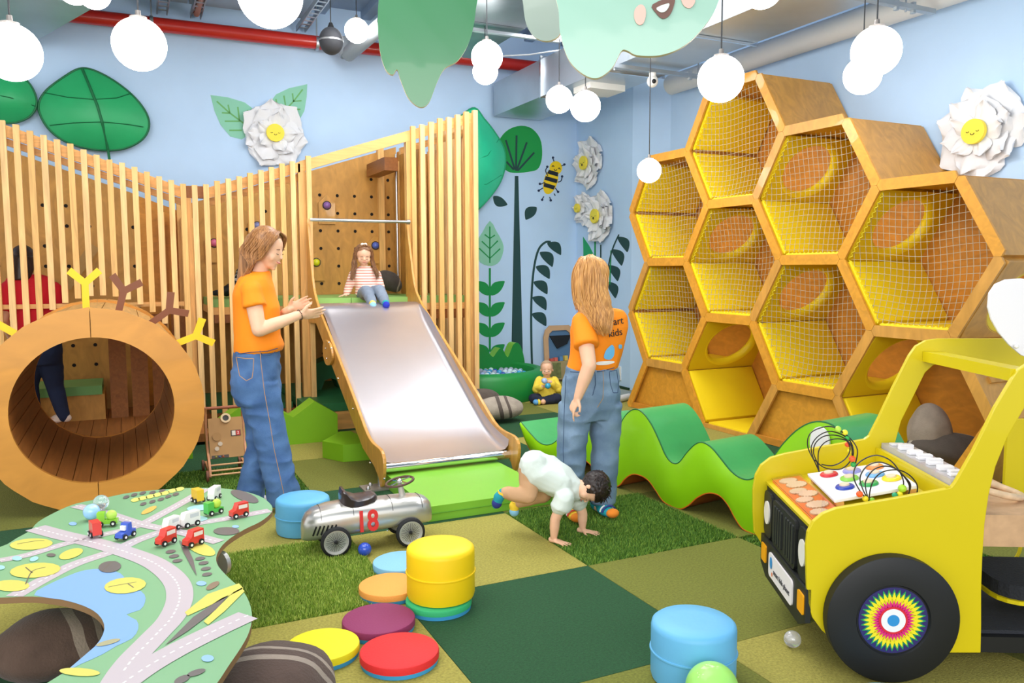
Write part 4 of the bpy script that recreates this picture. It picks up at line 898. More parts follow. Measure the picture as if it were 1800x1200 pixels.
for x, y in ((222, 874), (236, 870), (251, 867), (268, 866), (285, 863), (252, 886), (268, 882), (283, 878), (296, 873), (309, 869)): oval(x, y, 6, 2.6, DK, rot=-.3)
oval(262, 897, 15, 4, '#E5B45A', rot=-.45); oval(128, 921, 7, 3, '#8FB8E8'); oval(365, 1158, 11, 6, '#8FB8E8'); oval(354, 1026, 9, 4, '#8FB8E8'); oval(414, 926, 6, 2.5, '#8FB8E8'); oval(350, 893, 22, 5, '#9CCBD0', rot=-.1); oval(335, 912, 30, 6, '#9CCBD0'); oval(30, 982, 9, 4, '#9CCBD0'); oval(60, 983, 8, 4, '#9CCBD0', rot=-.3); oval(0, 998, 9, 4, '#9CCBD0')
tpr('printed_trunk', [(315, 950), (328, 958), (340, 985), (346, 1013), (338, 1000), (322, 970)], DK, 0, 8)
for x, y in ((300, 970), (306, 978), (312, 986), (352, 982), (358, 990), (362, 1000), (364, 1010)): oval(x, y, 9, 3, DK, rot=-.15)
tpr('printed_worm', [(325, 1077), (365, 1045), (420, 1026), (428, 1035), (380, 1060), (330, 1083)], YL, 0, 8); tpr('printed_worm', [(358, 1093), (410, 1042), (425, 1034), (430, 1040), (395, 1075), (366, 1099)], YL, 0, 8)
tpr('printed_branch', [(290, 1135), (340, 1085), (390, 1052), (402, 1047), (380, 1072), (330, 1110)], DK, 0, 8); oval(374, 1030, 13, 5, '#8A7560', rot=-.5); oval(140, 1182, 36, 7, YL, rot=.06); oval(190, 1130, 22, 4, '#A7A27C', rot=-.25)
for pts in ([(45, 1028), (57, 1005), (80, 998)], [(57, 1008), (45, 998)], [(240, 1024), (205, 1030), (190, 1033)], [(225, 1027), (235, 1034)], [(30, 957), (60, 952), (78, 951)], [(180, 1005), (195, 990), (205, 987)]): troad(pts, .004, 'printed_twig', '#6B6258', 11, False)
bm = B(); lg = P(405, 966, Z=TZ); 
for lx, ly in ((-.86, -1.16), (-1.75, -.95), (-.95, -2.15)):
    obj('table_leg', tube(B(), [(lx, ly, 0), (lx, ly, TZ-.023)], .05, 24), mat('#77716E', .35, .5), TB, smooth=40)
obj('leg_wheel', tube(B(), [(-.80, -1.09, .34), (-.785, -1.08, .34)], .05, 24), mat('#B9B6B2', .3, .5), TB, smooth=40)
# ---- wooden toy vehicles on the table
TZ2 = TZ+.004
def toycar(kind, px, py, hd, col, lab, col2=None, s=1.0):
    q = P(px, py, Z=TZ2); t = thing('toy_car', lab, 'toy car', (q.x, q.y, TZ2), hd)
    s *= .9; L_ = .096*s; W_ = .038*s; M_ = mat(col, .35, coat=.3)
    XZ_ = Matrix(((1, 0, 0, 0), (0, 0, -1, W_/2), (0, 1, 0, 0), (0, 0, 0, 1)))
    if kind == 'suv': pr = [(.44, .012), (.45, .034), (.24, .042), (.12, .07), (-.44, .07), (-.46, .012)]
    elif kind == 'van': pr = [(.46, .012), (.45, .04), (.34, .066), (.28, .07), (-.46, .07), (-.46, .012)]
    elif kind == 'truck': pr = [(.46, .012), (.46, .066), (.12, .066), (.1, .03), (-.46, .03), (-.46, .012)]
    elif kind == 'block': pr = [(.35, .012), (.35, .07), (-.35, .07), (-.35, .012)]
    else: pr = [(.46, .012), (.46, .03), (.1, .036), (.05, .07), (-.2, .07), (-.22, .034), (-.46, .034), (-.46, .012)]
    obj('car_body', prism(B(), [(x*L_, z*s) for x, z in pr], W_, XZ_), M_, t, local=True, bevel=.002)
    if kind == 'truck': obj('load', ell(B(), (-.18*L_, 0, .05*s), (.024*s, .018*s, .024*s), sub=3), mat(col2 or col, .4), t, local=True, smooth=1)
    if kind == 'roadster': obj('load', box(B(), (-.1*L_, -.012*s, .04*s), (.2*L_, .012*s, .06*s)), mat(col2 or col, .4), t, local=True, bevel=.003)
    if kind in ('suv', 'van'):
        bm = B()
        for sy in (-1, 1): box(bm, (-.38*L_, sy*(W_/2+.0004)-.0004, .044*s), (.1*L_, sy*(W_/2+.0004)+.0004, .062*s))
        obj('window_print', bm, mat('#E8D8D0' if kind == 'suv' else '#C8C8CC', .3), t, local=True)
    w0 = None
    for sx in (-.27, .29) if kind != 'block' else (-.2, .2):
        for sy in (-1, 1):
            w_ = obj('wheel', tube(B(), [(sx*L_, sy*(W_/2-.001), .013*s), (sx*L_, sy*(W_/2+.006), .013*s)], .013*s, 14), BLACK, t, local=True, smooth=50)
            mobj('hubcap', obj_mesh_disc(sx*L_, sy*(W_/2+.0065), .013*s, .006*s), WHITE, w_, local=True)
    return t
def obj_mesh_disc(x, y, z, r):
    bm = B(); tube(bm, [(x, y-.0006, z), (x, y+.0006, z)], r, 12); me = bpy.data.meshes.new('hubcap'); bm.to_mesh(me); bm.free(); return me
h0 = math.radians(-155)
toycar('suv', 420, 908, math.radians(-158), '#D63A2C', 'red wooden toy car alone near the right rim of the map table', s=1)
toycar('suv', 292, 956, math.radians(-140), '#DA3A2E', 'red wooden toy car, left one of the pair on the map table crossing')
toycar('suv', 340, 958, math.radians(-145), '#D8382C', 'red wooden toy car on the yellow leaf, right one of the pair')
toycar('van', 334, 924, math.radians(-150), '#EDE8E4', 'white wooden toy van with printed windows on the map table')
toycar('van', 301, 932, math.radians(-135), '#EFEBE8', 'white wooden toy van tucked behind the left red car of the pair', s=.9)
toycar('truck', 376, 903, math.radians(-150), '#4FB84A', 'green wooden toy truck with a lime load on the map table', '#B8D84A')
toycar('truck', 190, 923, math.radians(170), '#8CCB3C', 'lime green wooden toy truck beside the pale blue ball', '#B6E05A')
toycar('block', 348, 882, math.radians(-70), '#E9B52A', 'small yellow wooden toy truck near the far rim of the map table', s=1)
toycar('van', 377, 877, math.radians(-120), '#E9E7E2', 'white wooden toy van at the far rim of the map table', s=.95)
toycar('block', 168, 942, math.radians(-75), '#D9423A', 'small red wooden toy block truck near the pale blue ball', s=1)
toycar('roadster', 221, 945, math.radians(-130), '#3A5CC0', 'blue wooden toy tow truck with a white figure on it', '#E8E8EC')
def ball(lab, c, r, col, **k):
    o = obj('toy_ball', ell(B(), c, r, sub=4), mat(col, k.pop('rough', .25), coat=.5, **k), smooth=1); tag(o, lab, 'ball'); return origin_to(o)
def onz(px, py, z): return P(px, py, Z=z)
ball('pale blue plastic ball on the map table', onz(161, 899, TZ2+.035), .0345, '#9CC6F2'); ball('clear plastic ball behind the pale blue one on the map table', onz(173, 886, TZ2+.035)+V(.01, .03, 0), .034, '#E4EEF2', trans=.8, rough=.15)
ball('dark blue ball on the carpet under the silver ride-on car', onz(641, 965, .035), .036, '#3354C4'); ball('clear plastic ball on the carpet in front of the yellow truck', onz(1393, 1123, .033), .034, '#F0F0F4', trans=.75, rough=.15)
ball('large lime green ball cut by the bottom edge beside the blue stool', V(.66, -2.385, .092), .091, '#9BDC6A', rough=.6)
# ---- foam stools and discs
def stool(lab, c, D, h, col, seam=True, z0=.002):
    t = thing('round_stool', lab, 'stool', (c[0], c[1], z0)); R_ = D/2; M_ = mat(col, .5, bump=.1, bscale=30, var=.03, scale=3); T_ = Matrix.Translation(V(c[0], c[1], z0))
    obj('upper_cushion', lathe(B(), [(0, h+.004), (R_*.5, h+.003), (R_*.9, h), (R_*.98, h-.01), (R_, h-.025), (R_, h*.5+.004), (0, h*.5+.004)], 56, T_), M_, t, smooth=40)
    obj('lower_cushion', lathe(B(), [(0, h*.5-.003), (R_, h*.5-.003), (R_, .02), (R_*.97, .004), (0, 0)], 56, T_), M_, t, smooth=40)
    obj('piping', tube(B(), [V(c[0]+math.cos(a)*R_, c[1]+math.sin(a)*R_, z0+h*.5) for a in np.linspace(0, 2*PI, 57)[:-1]], .0055, 6, closed=True), M_, t, smooth=60)
    return t
stool('blue round padded stool between the map table and the silver car', (-.214, .209), .31, .205, '#62B0DC'); stool('blue round padded stool at the bottom edge of the picture', (.764, -2.152), .315, .22, '#67B2DE')
def disc(lab, c, D, col, base='#3C9BD0', h=.05, z0=.001):
    t = thing('balance_disc', lab, 'disc', (c[0], c[1], z0)); R_ = D/2; T_ = Matrix.Translation(V(c[0], c[1], z0))
    obj('disc_top', lathe(B(), [(0, h), (R_*.93, h), (R_*.985, h-.004), (R_, h-.01), (R_*.995, .018), (0, .018)], 56, T_), mat(col, .7, bump=.15, bscale=120), t, smooth=40)
    obj('disc_base', lathe(B(), [(0, .0175), (R_*.985, .0175), (R_*.97, 0), (0, 0)], 56, T_), mat(base, .7), t, smooth=40); return t
disc('green balance disc under the tall yellow stool', (.125, -1.145), .30, '#34B070', '#3C9BD0', .045); stool('tall yellow round stool standing on the green disc', (.144, -1.125), .31, .235, '#F5CE0C', z0=.0475)
disc('pale blue balance disc behind the tall yellow stool', (.115, -.63), .29, '#86BEE0', '#5FAEDC'); disc('orange balance disc left of the tall yellow stool', (-.03, -.90), .29, '#F2A14A'); disc('plum purple balance disc', (-.181, -1.235), .31, '#8A2F5C'); disc('red balance disc nearest the bottom edge', (-.19, -1.55), .31, '#DE2A2C')
disc('yellow balance disc beside the striped stone cushion', (-.45, -1.37), .29, '#F0E01C'); disc('blue balance disc under the truck wheel at the bottom edge', (1.21, -2.67), .29, '#6CB6E0')
for dx, dy in ((-.055, -.143), (-.03, -.149)): pass
# ================================================================ SILVER RIDE-ON CAR
ca = P(592, 980, Z=0); cdv = (P(723, 962, Z=0)-ca).normalized(); cnv = Vector((-cdv.y, cdv.x, 0))
CARM = basis(ca, cdv, cnv, (0, 0, 1)); yaw = math.atan2(cdv.y, cdv.x)
CAR = thing('ride_on_car', 'silver vintage racing ride-on car with a red 18 and black seat', 'ride-on car', (ca+cdv*.2+cnv*.12), yaw)
def cw(s_, y, z): return ca+cdv*s_+cnv*y+V(0, 0, z)
SILV = mat('#C4C2BC', .3, .75, bump=.02, bscale=200, coat=.4)
st = [(-.165, .115, .028, .05), (-.158, .135, .055, .075), (-.14, .15, .08, .10), (-.10, .165, .098, .118), (-.03, .178, .108, .125), (.05, .183, .112, .128), (.15, .185, .113, .122), (.25, .187, .113, .118), (.35, .19, .112, .115), (.44, .19, .11, .113), (.49, .187, .104, .108), (.525, .18, .09, .098), (.545, .172, .07, .082), (.555, .168, .04, .05)]
bm = B(); prev = None
st = [(a_, .085+(b_-.085)*.82, c_, d_*.82) for a_, b_, c_, d_ in st]
for s_, zc, hw, hh in st:
    row = []
    for k in range(32):
        a = 2*PI*k/32; c_, s2 = math.cos(a), math.sin(a); ex = .75
        y = hw*abs(c_)**ex*(1 if c_ > 0 else -1); z = zc+hh*abs(s2)**(ex if s2 > 0 else .5)*(1 if s2 > 0 else -.72)
        row.append(bm.verts.new(cw(s_, .13+y, max(z, .085))))
    if prev:
        for k in range(32): bm.faces.new((prev[k], prev[(k+1) % 32], row[(k+1) % 32], row[k]))
    else: bm.faces.new(row[::-1])
    prev = row
bm.faces.new(prev); bmesh.ops.recalc_face_normals(bm, faces=bm.faces[:]); obj('car_body', bm, SILV, CAR, smooth=50)
for s_ in (-.07, .10, .315, .485):
    i = min(range(len(st)), key=lambda i: abs(st[i][0]-s_)); hw = float(np.interp(s_, [q[0] for q in st], [q[2] for q in st])); zc = float(np.interp(s_, [q[0] for q in st], [q[1] for q in st])); hh = float(np.interp(s_, [q[0] for q in st], [q[3] for q in st]))
    obj('panel_seam', tube(B(), [cw(s_, .13+(hw+.0012)*abs(math.cos(a))**.75*(1 if math.cos(a) > 0 else -1), max(.09, zc+(hh+.0012)*abs(math.sin(a))**(.75 if math.sin(a) > 0 else .5)*(1 if math.sin(a) > 0 else -.72))) for a in np.linspace(-.35+PI, -.35+PI-2.2, 20)[::1]], .0014, 4), BLACK, CAR)
def wheel(s_, y, out):
    Mx = basis(cw(s_, y, .082), cdv, (0, 0, 1), cnv*out)
    w_ = obj('wheel', lathe(B(), [(.066, -.014), (.076, -.013), (.0815, -.006), (.0815, .006), (.076, .013), (.066, .014), (.066, -.014)], 48, Mx), mat('#1C1C1E', .7), CAR, smooth=50)
    obj('rim', lathe(B(), [(.067, -.008), (.067, .012), (.063, .0125), (.060, .006), (.057, -.004), (.057, -.008)], 48, Mx), mat('#D8D6CF', .3, .4), w_, smooth=50)
    obj('rim_dish', lathe(B(), [(0, -.006), (.058, -.006)], 32, Mx), mat('#C9CBCB', .3, .5), w_)
    bm = B()
    for k in range(28):
        a = 2*PI*k/28; b_ = a+(.25 if k % 2 else -.25); tube(bm, [Mx @ Vector((.01*math.cos(a), .01*math.sin(a), .010)), Mx @ Vector((.052*math.cos(b_), .052*math.sin(b_), 0))], .0011, 4)
    obj('spokes', bm, mat('#3A3A3C', .4, .6), w_); obj('hub_cap', lathe(B(), [(0, .014), (.008, .012), (.01, 0)], 16, Mx), BLACK, w_, smooth=50)
for s_ in (0, .408):
    wheel(s_, .01, -1); wheel(s_, .25, 1)
    obj('axle', tube(B(), [cw(s_, .02, .082), cw(s_, .24, .082)], .006, 10), STEEL, CAR)
bm = B(); prev = None
for s_, zz, hw in ((.045, .350, .04), (.055, .372, .07), (.068, .368, .082), (.09, .338, .088), (.13, .322, .088), (.18, .324, .078), (.225, .330, .06), (.245, .322, .03)):
    row = [bm.verts.new(cw(s_, .13+hw*y, zz-.038+dz)) for y, dz in ((-1, -.018), (-1.02, -.006), (-.7, .004), (0, .0), (.7, .004), (1.02, -.006), (1, -.018), (.9, -.075), (-.9, -.075))]
    if prev:
        for k in range(9): bm.faces.new((prev[k], prev[(k+1) % 9], row[(k+1) % 9], row[k]))
    else: bm.faces.new(row[::-1])
    prev = row
bm.faces.new(prev); bmesh.ops.recalc_face_normals(bm, faces=bm.faces[:]); o = obj('seat', bm, mat('#33282A', .35, coat=.3), CAR, smooth=60)
obj('steering_column', tube(B(), [cw(.40, .13, .24), cw(.382, .13, .33)], [.02, .014], 14), mat('#C9C6C0', .4, .5), CAR, smooth=50)
tl = Vector((-.22, 0, 1)); Ms = basis(cw(.382, .13, .338), (cdv+V(0, 0, .20)).normalized(), cnv)
sw = obj('steering_wheel', tube(B(), [Ms @ Vector((.078*math.cos(a), .078*math.sin(a), .004)) for a in np.linspace(0, 2*PI, 41)[:-1]], .0075, 8, closed=True), mat('#5A4334', .4, var=.3, scale=60), CAR, smooth=60)
for k in range(4): obj('wheel_spoke', tube(B(), [Ms @ Vector((.012*math.cos(a), .012*math.sin(a), .006)) for a in (k*PI/2+.4,)]+[Ms @ Vector((.075*math.cos(k*PI/2+.4), .075*math.sin(k*PI/2+.4), .004))], .004, 6), CHROME, sw)
obj('wheel_hub', ell(B(), Ms @ Vector((0, 0, .008)), .016, sub=2), CHROME, sw, smooth=1)
bm = B()
for k in range(6): s_ = -.105+k*.021; bar(bm, cw(s_-.012, .026+abs(k-4)*.0012, .125), cw(s_+.006, .020+abs(k-4)*.0008, .175), .0085, .004, -cnv)
obj('side_louvres', bm, BLACK, CAR)
bm = B()
for k in range(12): s_ = -.045+k*.0125; z = float(np.interp(s_, [-.05, .1], [.222, .244])); tube(bm, [cw(s_, .065, z-.004), cw(s_+.001, .080, z+.012)], .0022, 4)
for k in range(9): s_ = -.02+k*.0125; z = float(np.interp(s_, [-.05, .1], [.198, .222])); tube(bm, [cw(s_, .044, z), cw(s_+.001, .052, z+.011)], .0022, 4)
obj('top_louvres', bm, BLACK, CAR)
for s_ in (.135, .28): obj('rivet', ell(B(), cw(s_, .018, .105), .004, sub=2), CHROME, CAR)
Mt = basis(cw(.17, .0135, .170), cdv, (0, 0, 1)) @ Matrix.Rotation(-.12, 4, 'X')
text('number_eighteen', '18', .155, mat('#D12A28', .4), CAR, Mt @ Matrix.Scale(.80, 4, (1, 0, 0)), .003, off=.004)
# ================================================================ YELLOW TRUCK
ta = math.radians(28.8); TS_ = Vector((math.cos(ta), -math.sin(ta), 0)); TN = Vector((math.sin(ta), math.cos(ta), 0)); TO = Vector((1.443, -2.475, 0))
TR = thing('play_truck', 'yellow wooden play truck with black wheel and rainbow hub', 'play truck', TO+TS_*.1+TN*.33, -ta)
def Tn(px, py, n=0): q = PL(px, py, TO+TN*n, TN)-TO; return (q.dot(TS_), q.z)
def Ts(px, py, s_): q = PL(px, py, TO+TS_*s_, TS_)-TO; return (q.dot(TN), q.z)
def tw(s_, n, z): return TO+TS_*s_+TN*n+V(0, 0, z)
def rnd_poly(pts, n=3): return [(p.x, p.y) for p in spline([Vector((a, b, 0)) for a, b in pts], n, True)]
YEL = mat('#D3BF08', .42, coat=.12, var=.03, scale=2)
MTn = basis(TO, TS_, (0, 0, 1), -TN)      # x = s, y = z, extrude toward the camera
nearp = [(1420, 1060), (1418, 1010), (1417, 960), (1420, 935), (1430, 916), (1447, 902), (1470, 893), (1570, 876), (1668, 858), (1674, 855), (1680, 847), (1710, 795), (1750, 715), (1778, 668), (1790, 650), (1805, 640), (1860, 628), (1900, 640), (1880, 680), (1820, 698), (1800, 718), (1770, 770), (1750, 820), (1738, 870), (1731, 920), (1727, 980), (1725, 1035), (1725, 1100), (1724, 1147), (1660, 1147), (1580, 1146), (1490, 1140), (1465, 1126), (1445, 1108), (1428, 1085)]
bm = prism(B(), [Tn(*q) for q in nearp], (-.02, 0), MTn); bmesh.ops.recalc_face_normals(bm, faces=bm.faces[:]); obj('side_panel', bm, YEL, TR, bevel=.003)
FN = .655
farp = [(1326, 935), (1324, 900), (1324, 860), (1328, 835), (1338, 817), (1355, 804), (1380, 797), (1450, 784), (1520, 772), (1528, 766), (1545, 733), (1570, 680), (1598, 625), (1610, 608), (1628, 598), (1650, 595), (1760, 595), (1900, 600), (1900, 640), (1780, 650), (1700, 637), (1657, 636), (1640, 642), (1626, 655), (1604, 700), (1584, 740), (1573, 780), (1567, 830), (1566, 900), (1566, 985), (1480, 985), (1400, 980), (1345, 965)]
bm = prism(B(), [Tn(q[0], q[1], FN) for q in farp], (-.02-FN+.0, -FN), MTn)
bmesh.ops.recalc_face_normals(bm, faces=bm.faces[:]); obj('side_panel', bm, YEL, TR, bevel=.003)
# rear part of the far panel, with a round cut-out seen behind the cab
fs, fz = Tn(1740, 925, FN)
obj('round_window_rim', tube(B(), [tw(fs+.14*math.cos(a), FN, .30+.14*math.sin(a)) for a in np.linspace(0, 2*PI, 41)[:-1]], .008, 8, closed=True), YEL, TR, smooth=60)
obj('far_seat_panel', box(B(), (0, 0, 0), (.5, .02, .36), basis(tw(Tn(1769, 800, FN*.85)[0], FN*.85, Tn(1769, 880, FN*.85)[1]), TS_, TN, (0, 0, 1))), YEL, TR, bevel=.003)
obj('rear_side', box(B(), (0, 0, 0), (.45, .02, .22), basis(tw(fs+.2, FN, .1), TS_, TN, (0, 0, 1))), YEL, TR, bevel=.003)
a = tw(Tn(1637, 620, FN)[0], FN, Tn(1637, 626, FN)[1]); b = tw(Tn(1800, 655)[0], .02, Tn(1800, 660)[1])
obj('roof_beam', bar(B(), a, b, .075, .045, (0, 0, 1)), YEL, TR, bevel=.003)
dz0 = .565
# hood deck, front board, dashboard
th_ = math.atan(.195); TE = V(0, 0, 1)*math.cos(th_)-TS_*math.sin(th_); TD = TO+TS_*-.315+V(0, 0, .57); BD = basis(TD, TE.cross(TN)*-1, TN, TE)
PD = lambda x, y, h: PL(x, y, TD+TE*h, TE)
deck = box(B(), (0, .002, -.015), (.49, FN-.001, 0), BD); obj('hood_deck', deck, YEL, TR)
obj('dash_board', box(B(), (.166, .002, .3), (.184, FN-.001, .73), basis(TO, TS_, TN, (0, 0, 1))), YEL, TR)
BT = basis(TO, TS_, TN, (0, 0, 1))
GR = mat('#1D1F1E', .5)
obj('front_board', box(B(), (-.308, .003, .27), (-.290, FN-.002, dz0-.016), BT), GR, TR)
MF = basis(tw(-.309, 0, 0), TN, (0, 0, 1), -TS_)   # x=n, y=z, out = -s
def fb(name, poly, h, M, par=TR, bev=.002): return obj(name, prism(B(), poly, h, MF), M, par, bevel=bev)
def rrect(x0, y0, x1, y1, r=.02, n=4):
    o_ = []
    for cx, cy, a0 in ((x1-r, y1-r, 0), (x0+r, y1-r, PI/2), (x0+r, y0+r, PI), (x1-r, y0+r, 1.5*PI)):
        for k in range(n+1): a = a0+PI/2*k/n; o_.append((cx+r*math.cos(a), cy+r*math.sin(a)))
    return o_
g = fb('grille', rrect(.17, .335, .50, .535, .03), .014, GR)
for k in list(range(4))+list(range(5, 9)): fb('grille_bar', rrect(.19+k*.032, .355, .207+k*.032, .515, .006, 2), (.014, .02), mat('#2A2D2B', .5), g, 0)
for n_ in (.585, .075):
    h_ = fb('headlight_housing', rrect(n_-.062, .335, n_+.062, .54, .04), .012, GR); fb('headlight', ring_poly(28, .040, .052, n_, .445), (.012, .018), mat('#E9E4DA', .4), h_)
fb('bumper', [(-.0, .20), (.08, .16), (.57, .16), (.655, .20), (.655, .33), (0, .33)], .02, GR)
for n_ in (.59, .05): fb('indicator', rrect(n_-.035, .222, n_+.035, .30, .008), (.02, .026), mat('#F5A80C', .4), TR)
pl = fb('name_plate', rrect(.155, .195, .50, .30, .02), (.02, .026), mat('#F2ECEC', .4))
Mpl = basis(tw(-.309-.0275, 0, 0), -TN, (0, 0, 1), -TS_) 
text('plate_lettering', 'smart kids planet', .034, mat('#4A4A52', .5), pl, Mpl @ Matrix.Translation((-.30, .238, 0)), .0006)
obj('plate_emblem', prism(B(), ring_poly(16, .017, .026, -.455, .262), .001, Mpl), mat('#2F8FD0', .5), pl); obj('plate_dot', prism(B(), ring_poly(10, .006, .009, -.435, .218), .001, Mpl), mat('#E97A3A', .5), pl)
# gear game under clear cover
ob = obj('gear_tray', box(B(), (.022, .03, .001), (.142, FN-.035, .008), BD), mat('#EE7A3A', .4), TR)
def gear(s_, n_, r, z=.0085):
    pts = []; s_ += .307; r *= .9
    for k in range(18*2):
        a = PI*k/18; rr_ = r*(1 if k % 2 else .86); pts.append((s_+rr_*math.cos(a), n_+rr_*math.sin(a)))
    obj('toy_gear', prism(B(), pts, (z, z+.005), BD), mat('#E4DAC6', .5), ob)
for s_, n_, r in ((-.23, .56, .045), (-.215, .49, .05), (-.235, .40, .042), (-.21, .345, .045), (-.245, .28, .04), (-.22, .20, .05), (-.24, .115, .04), (-.205, .07, .03)): gear(s_, n_, r)
obj('clear_cover', box(B(), (.019, .028, .016), (.145, FN-.033, .0185), BD), mat('#FFF2EA', .05, trans=1, ior=1.2), TR)
# board with coloured discs
zb = .040
cs4 = [PD(x, y, zb) for x, y in ((1419, 832), (1466, 878), (1614, 852), (1556, 812))]
bm = B(); lo = [bm.verts.new(p-TE*.014) for p in cs4]; hi = [bm.verts.new(p) for p in cs4]; bm.faces.new(hi); bm.faces.new(lo[::-1])
for i in range(4): bm.faces.new((lo[i], lo[(i+1) % 4], hi[(i+1) % 4], hi[i]))
bmesh.ops.recalc_face_normals(bm, faces=bm.faces[:]); wb = obj('game_board', bm, mat('#EDEDF2', .4), TR, bevel=.003)
for p in cs4:
    q = p*.86+sum(cs4, Vector())/4*.14; obj('board_foot', bar(B(), q-TE*.0145, q-TE*.0398, .03, .03, TN), PINEX, TR)
for (x, y), col in zip(((1457, 833), (1497, 827), (1537, 820), (1493, 840), (1538, 833), (1567, 840), (1527, 849), (1485, 855)), ('#D42A34', '#9A9AD8', '#EE8A3A', '#8ACB4A', '#6FAEE2', '#F0D626', '#2E9E4C', '#2440A8')):
    p = PD(x, y, zb+.004)-TE*.0035; MK = basis(p, TE.cross(TN)*-1, TN, TE); dd = obj('spinning_disc', lathe(B(), [(0, .011), (.020, .011), (.033, .009), (.037, .004), (.036, .0), (0, 0)], 28, MK), mat(col, .35, coat=.3), TR, smooth=40)
    obj('disc_knob', lathe(B(), [(0, .017), (.018, .017), (.02, .0112), (0, .0112)], 16, MK), mat('#E5CDB0', .5), dd)
# bead wires
def wires(base, loops, beads, n_):
    o0 = TO+TN*n_
    pr = None
    for lp in loops:
        q = spline([PL(x, y, o0+TN*dn, TN) for x, y, dn in lp], 8); w_ = obj('bead_wire', tube(B(), q, .0026, 6), mat('#241E1C', .4), TR, smooth=60); pr = pr or w_
    for x, y, dn, r, col in beads:
        c_ = PL(x, y, o0+TN*dn, TN); obj('wooden_bead', ell(B(), c_, r, sub=2), mat(col, .4), TR, smooth=1)
wires(None, [[(1440, 829, 0), (1434, 815, .0), (1420, 785, .02), (1424, 762, .03), (1445, 751, .04), (1466, 751, .03), (1492, 768, .02), (1507, 790, .0), (1503, 818, 0)],
             [(1440, 829, 0), (1428, 800, .02), (1427, 782, .03), (1440, 765, .03), (1462, 758, .03), (1490, 770, .02), (1500, 790, 0), (1496, 808, 0), (1478, 824, 0), (1450, 822, 0), (1432, 808, 0)],
             [(1440, 829, 0), (1436, 812, 0), (1430, 795, .02), (1434, 778, .02), (1450, 766, .02), (1475, 766, .02), (1495, 780, .0), (1498, 800, 0)],
             [(1440, 829, 0), (1438, 810, 0), (1440, 790, 0), (1452, 776, 0), (1472, 771, 0), (1490, 776, 0), (1494, 792, 0), (1484, 808, 0), (1464, 818, 0), (1444, 816, 0)]],
      [(1473, 754, .03, .014, '#B4E04A'), (1485, 760, .03, .013, '#EFE23A'), (1489, 770, .02, .010, '#2FA84A'), (1490, 781, .02, .012, '#F0592A'), (1494, 792, .01, .011, '#F2E02A'), (1498, 806, 0, .014, '#F2602A'), (1500, 816, 0, .012, '#34A84E')], .42)
wires(None, [[(1527, 880, 0), (1512, 863, 0), (1501, 840, .02), (1504, 820, .03), (1520, 806, .04), (1541, 800, .04), (1562, 807, .03), (1577, 822, .02), (1588, 845, 0), (1586, 868, 0)],
             [(1527, 880, 0), (1516, 858, 0), (1512, 838, .02), (1524, 819, .03), (1545, 812, .03), (1565, 818, .02), (1582, 830, .0), (1600, 850, 0), (1597, 868, 0)],
             [(1527, 880, 0), (1522, 860, 0), (1522, 845, .02), (1535, 826, .02), (1555, 819, .02), (1575, 824, 0), (1588, 836, 0), (1598, 852, 0), (1598, 868, 0)],
             [(1527, 880, 0), (1531, 855, 0), (1540, 838, .0), (1555, 828, .0), (1580, 826, 0), (1600, 836, 0), (1612, 852, 0), (1612, 866, 0)]],
      [(1511, 868, 0, .013, '#F2602A'), (1521, 876, 0, .012, '#F2E02A'), (1533, 879, 0, .011, '#8ACB2A'), (1586, 858, 0, .016, '#A8D83A'), (1582, 868, 0, .011, '#F2E02A'), (1573, 870, 0, .011, '#2FA87A')], .10)
# marker box behind the dashboard
CL = mat('#EDEBF0', .15, trans=.55, alpha=1)
mb = obj('clear_tray', box(B(), (.19, .02, .60), (.30, FN-.005, .752), BT), CL, TR, bevel=.004)
for k in range(13):
    n_ = .06+k*.044; obj('tray_tab', box(B(), (.21+.02*(k % 2), n_, .753), (.265+.02*(k % 2), n_+.03, .760+.003*(k % 3)), BT), mat('#F2F0F4', .35), mb)
for k, col in enumerate(('#E0B42A', '#2A3C9C', '#1F7A4A', '#1F7A4A', '#C42A34', '#E0702A')):
    n_ = .33-k*.042; obj('tray_marker', ell(B(), tw(.2, n_, .738), .010, sub=2), mat(col, .4), mb)
obj('console_board', box(B(), (.30, .02, .50), (.62, FN-.03, .62), BT), mat('#C9A27C', .6, var=.15, scale=20), TR, bevel=.004)
obj('steering_ring', tube(B(), [tw(.46, .30, .655)+TS_*(.13*math.cos(a))+TN*(.13*math.sin(a))+V(0, 0, -.03*math.cos(a)) for a in np.linspace(0, 2*PI, 33)[:-1]], .014, 8, closed=True), mat('#D9BC98', .5, var=.2, scale=30), TR, smooth=60)
obj('cab_floor', box(B(), (.19, .003, .10), (1.0, FN-.002, .16), BT), BLACK, TR); obj('floor_carpet', prism(B(), [(.33, .03), (1.0, .03), (1.0, FN-.03), (.33, FN-.03)], (.161, .175), BT), mat('#2B2D33', .95, bump=.5, bscale=120), TR)
obj('seat_board', prism(B(), rrect(.42, .05, 1.0, .40, .1), (.26, .275), BT), YEL, TR); obj('seat_pad', prism(B(), rrect(.43, .06, 1.0, .39, .1), (.2755, .33), BT), mat('#26282E', .95, bump=.5, bscale=120), TR, bevel=.01)
# egg shaped white board
bm = prism(B(), [Tn(x, y, .33) for x, y in [(1737, 540), (1739, 515), (1750, 499), (1768, 491), (1795, 489), (1830, 495), (1850, 520), (1858, 560), (1855, 600), (1838, 625), (1815, 632), (1795, 624), (1775, 607), (1756, 585), (1743, 562)]], (-.33-.012, -.33), MTn)
bmesh.ops.recalc_face_normals(bm, faces=bm.faces[:]); wm = obj('white_mirror_board', bm, mat('#E8E6EA', .3, coat=.3), TR, bevel=.003)
q = Tn(1783, 608, .33); obj('bolt_cap', ell(B(), tw(q[0], .315, q[1]), .009, sub=2), WHITE, wm, smooth=1)
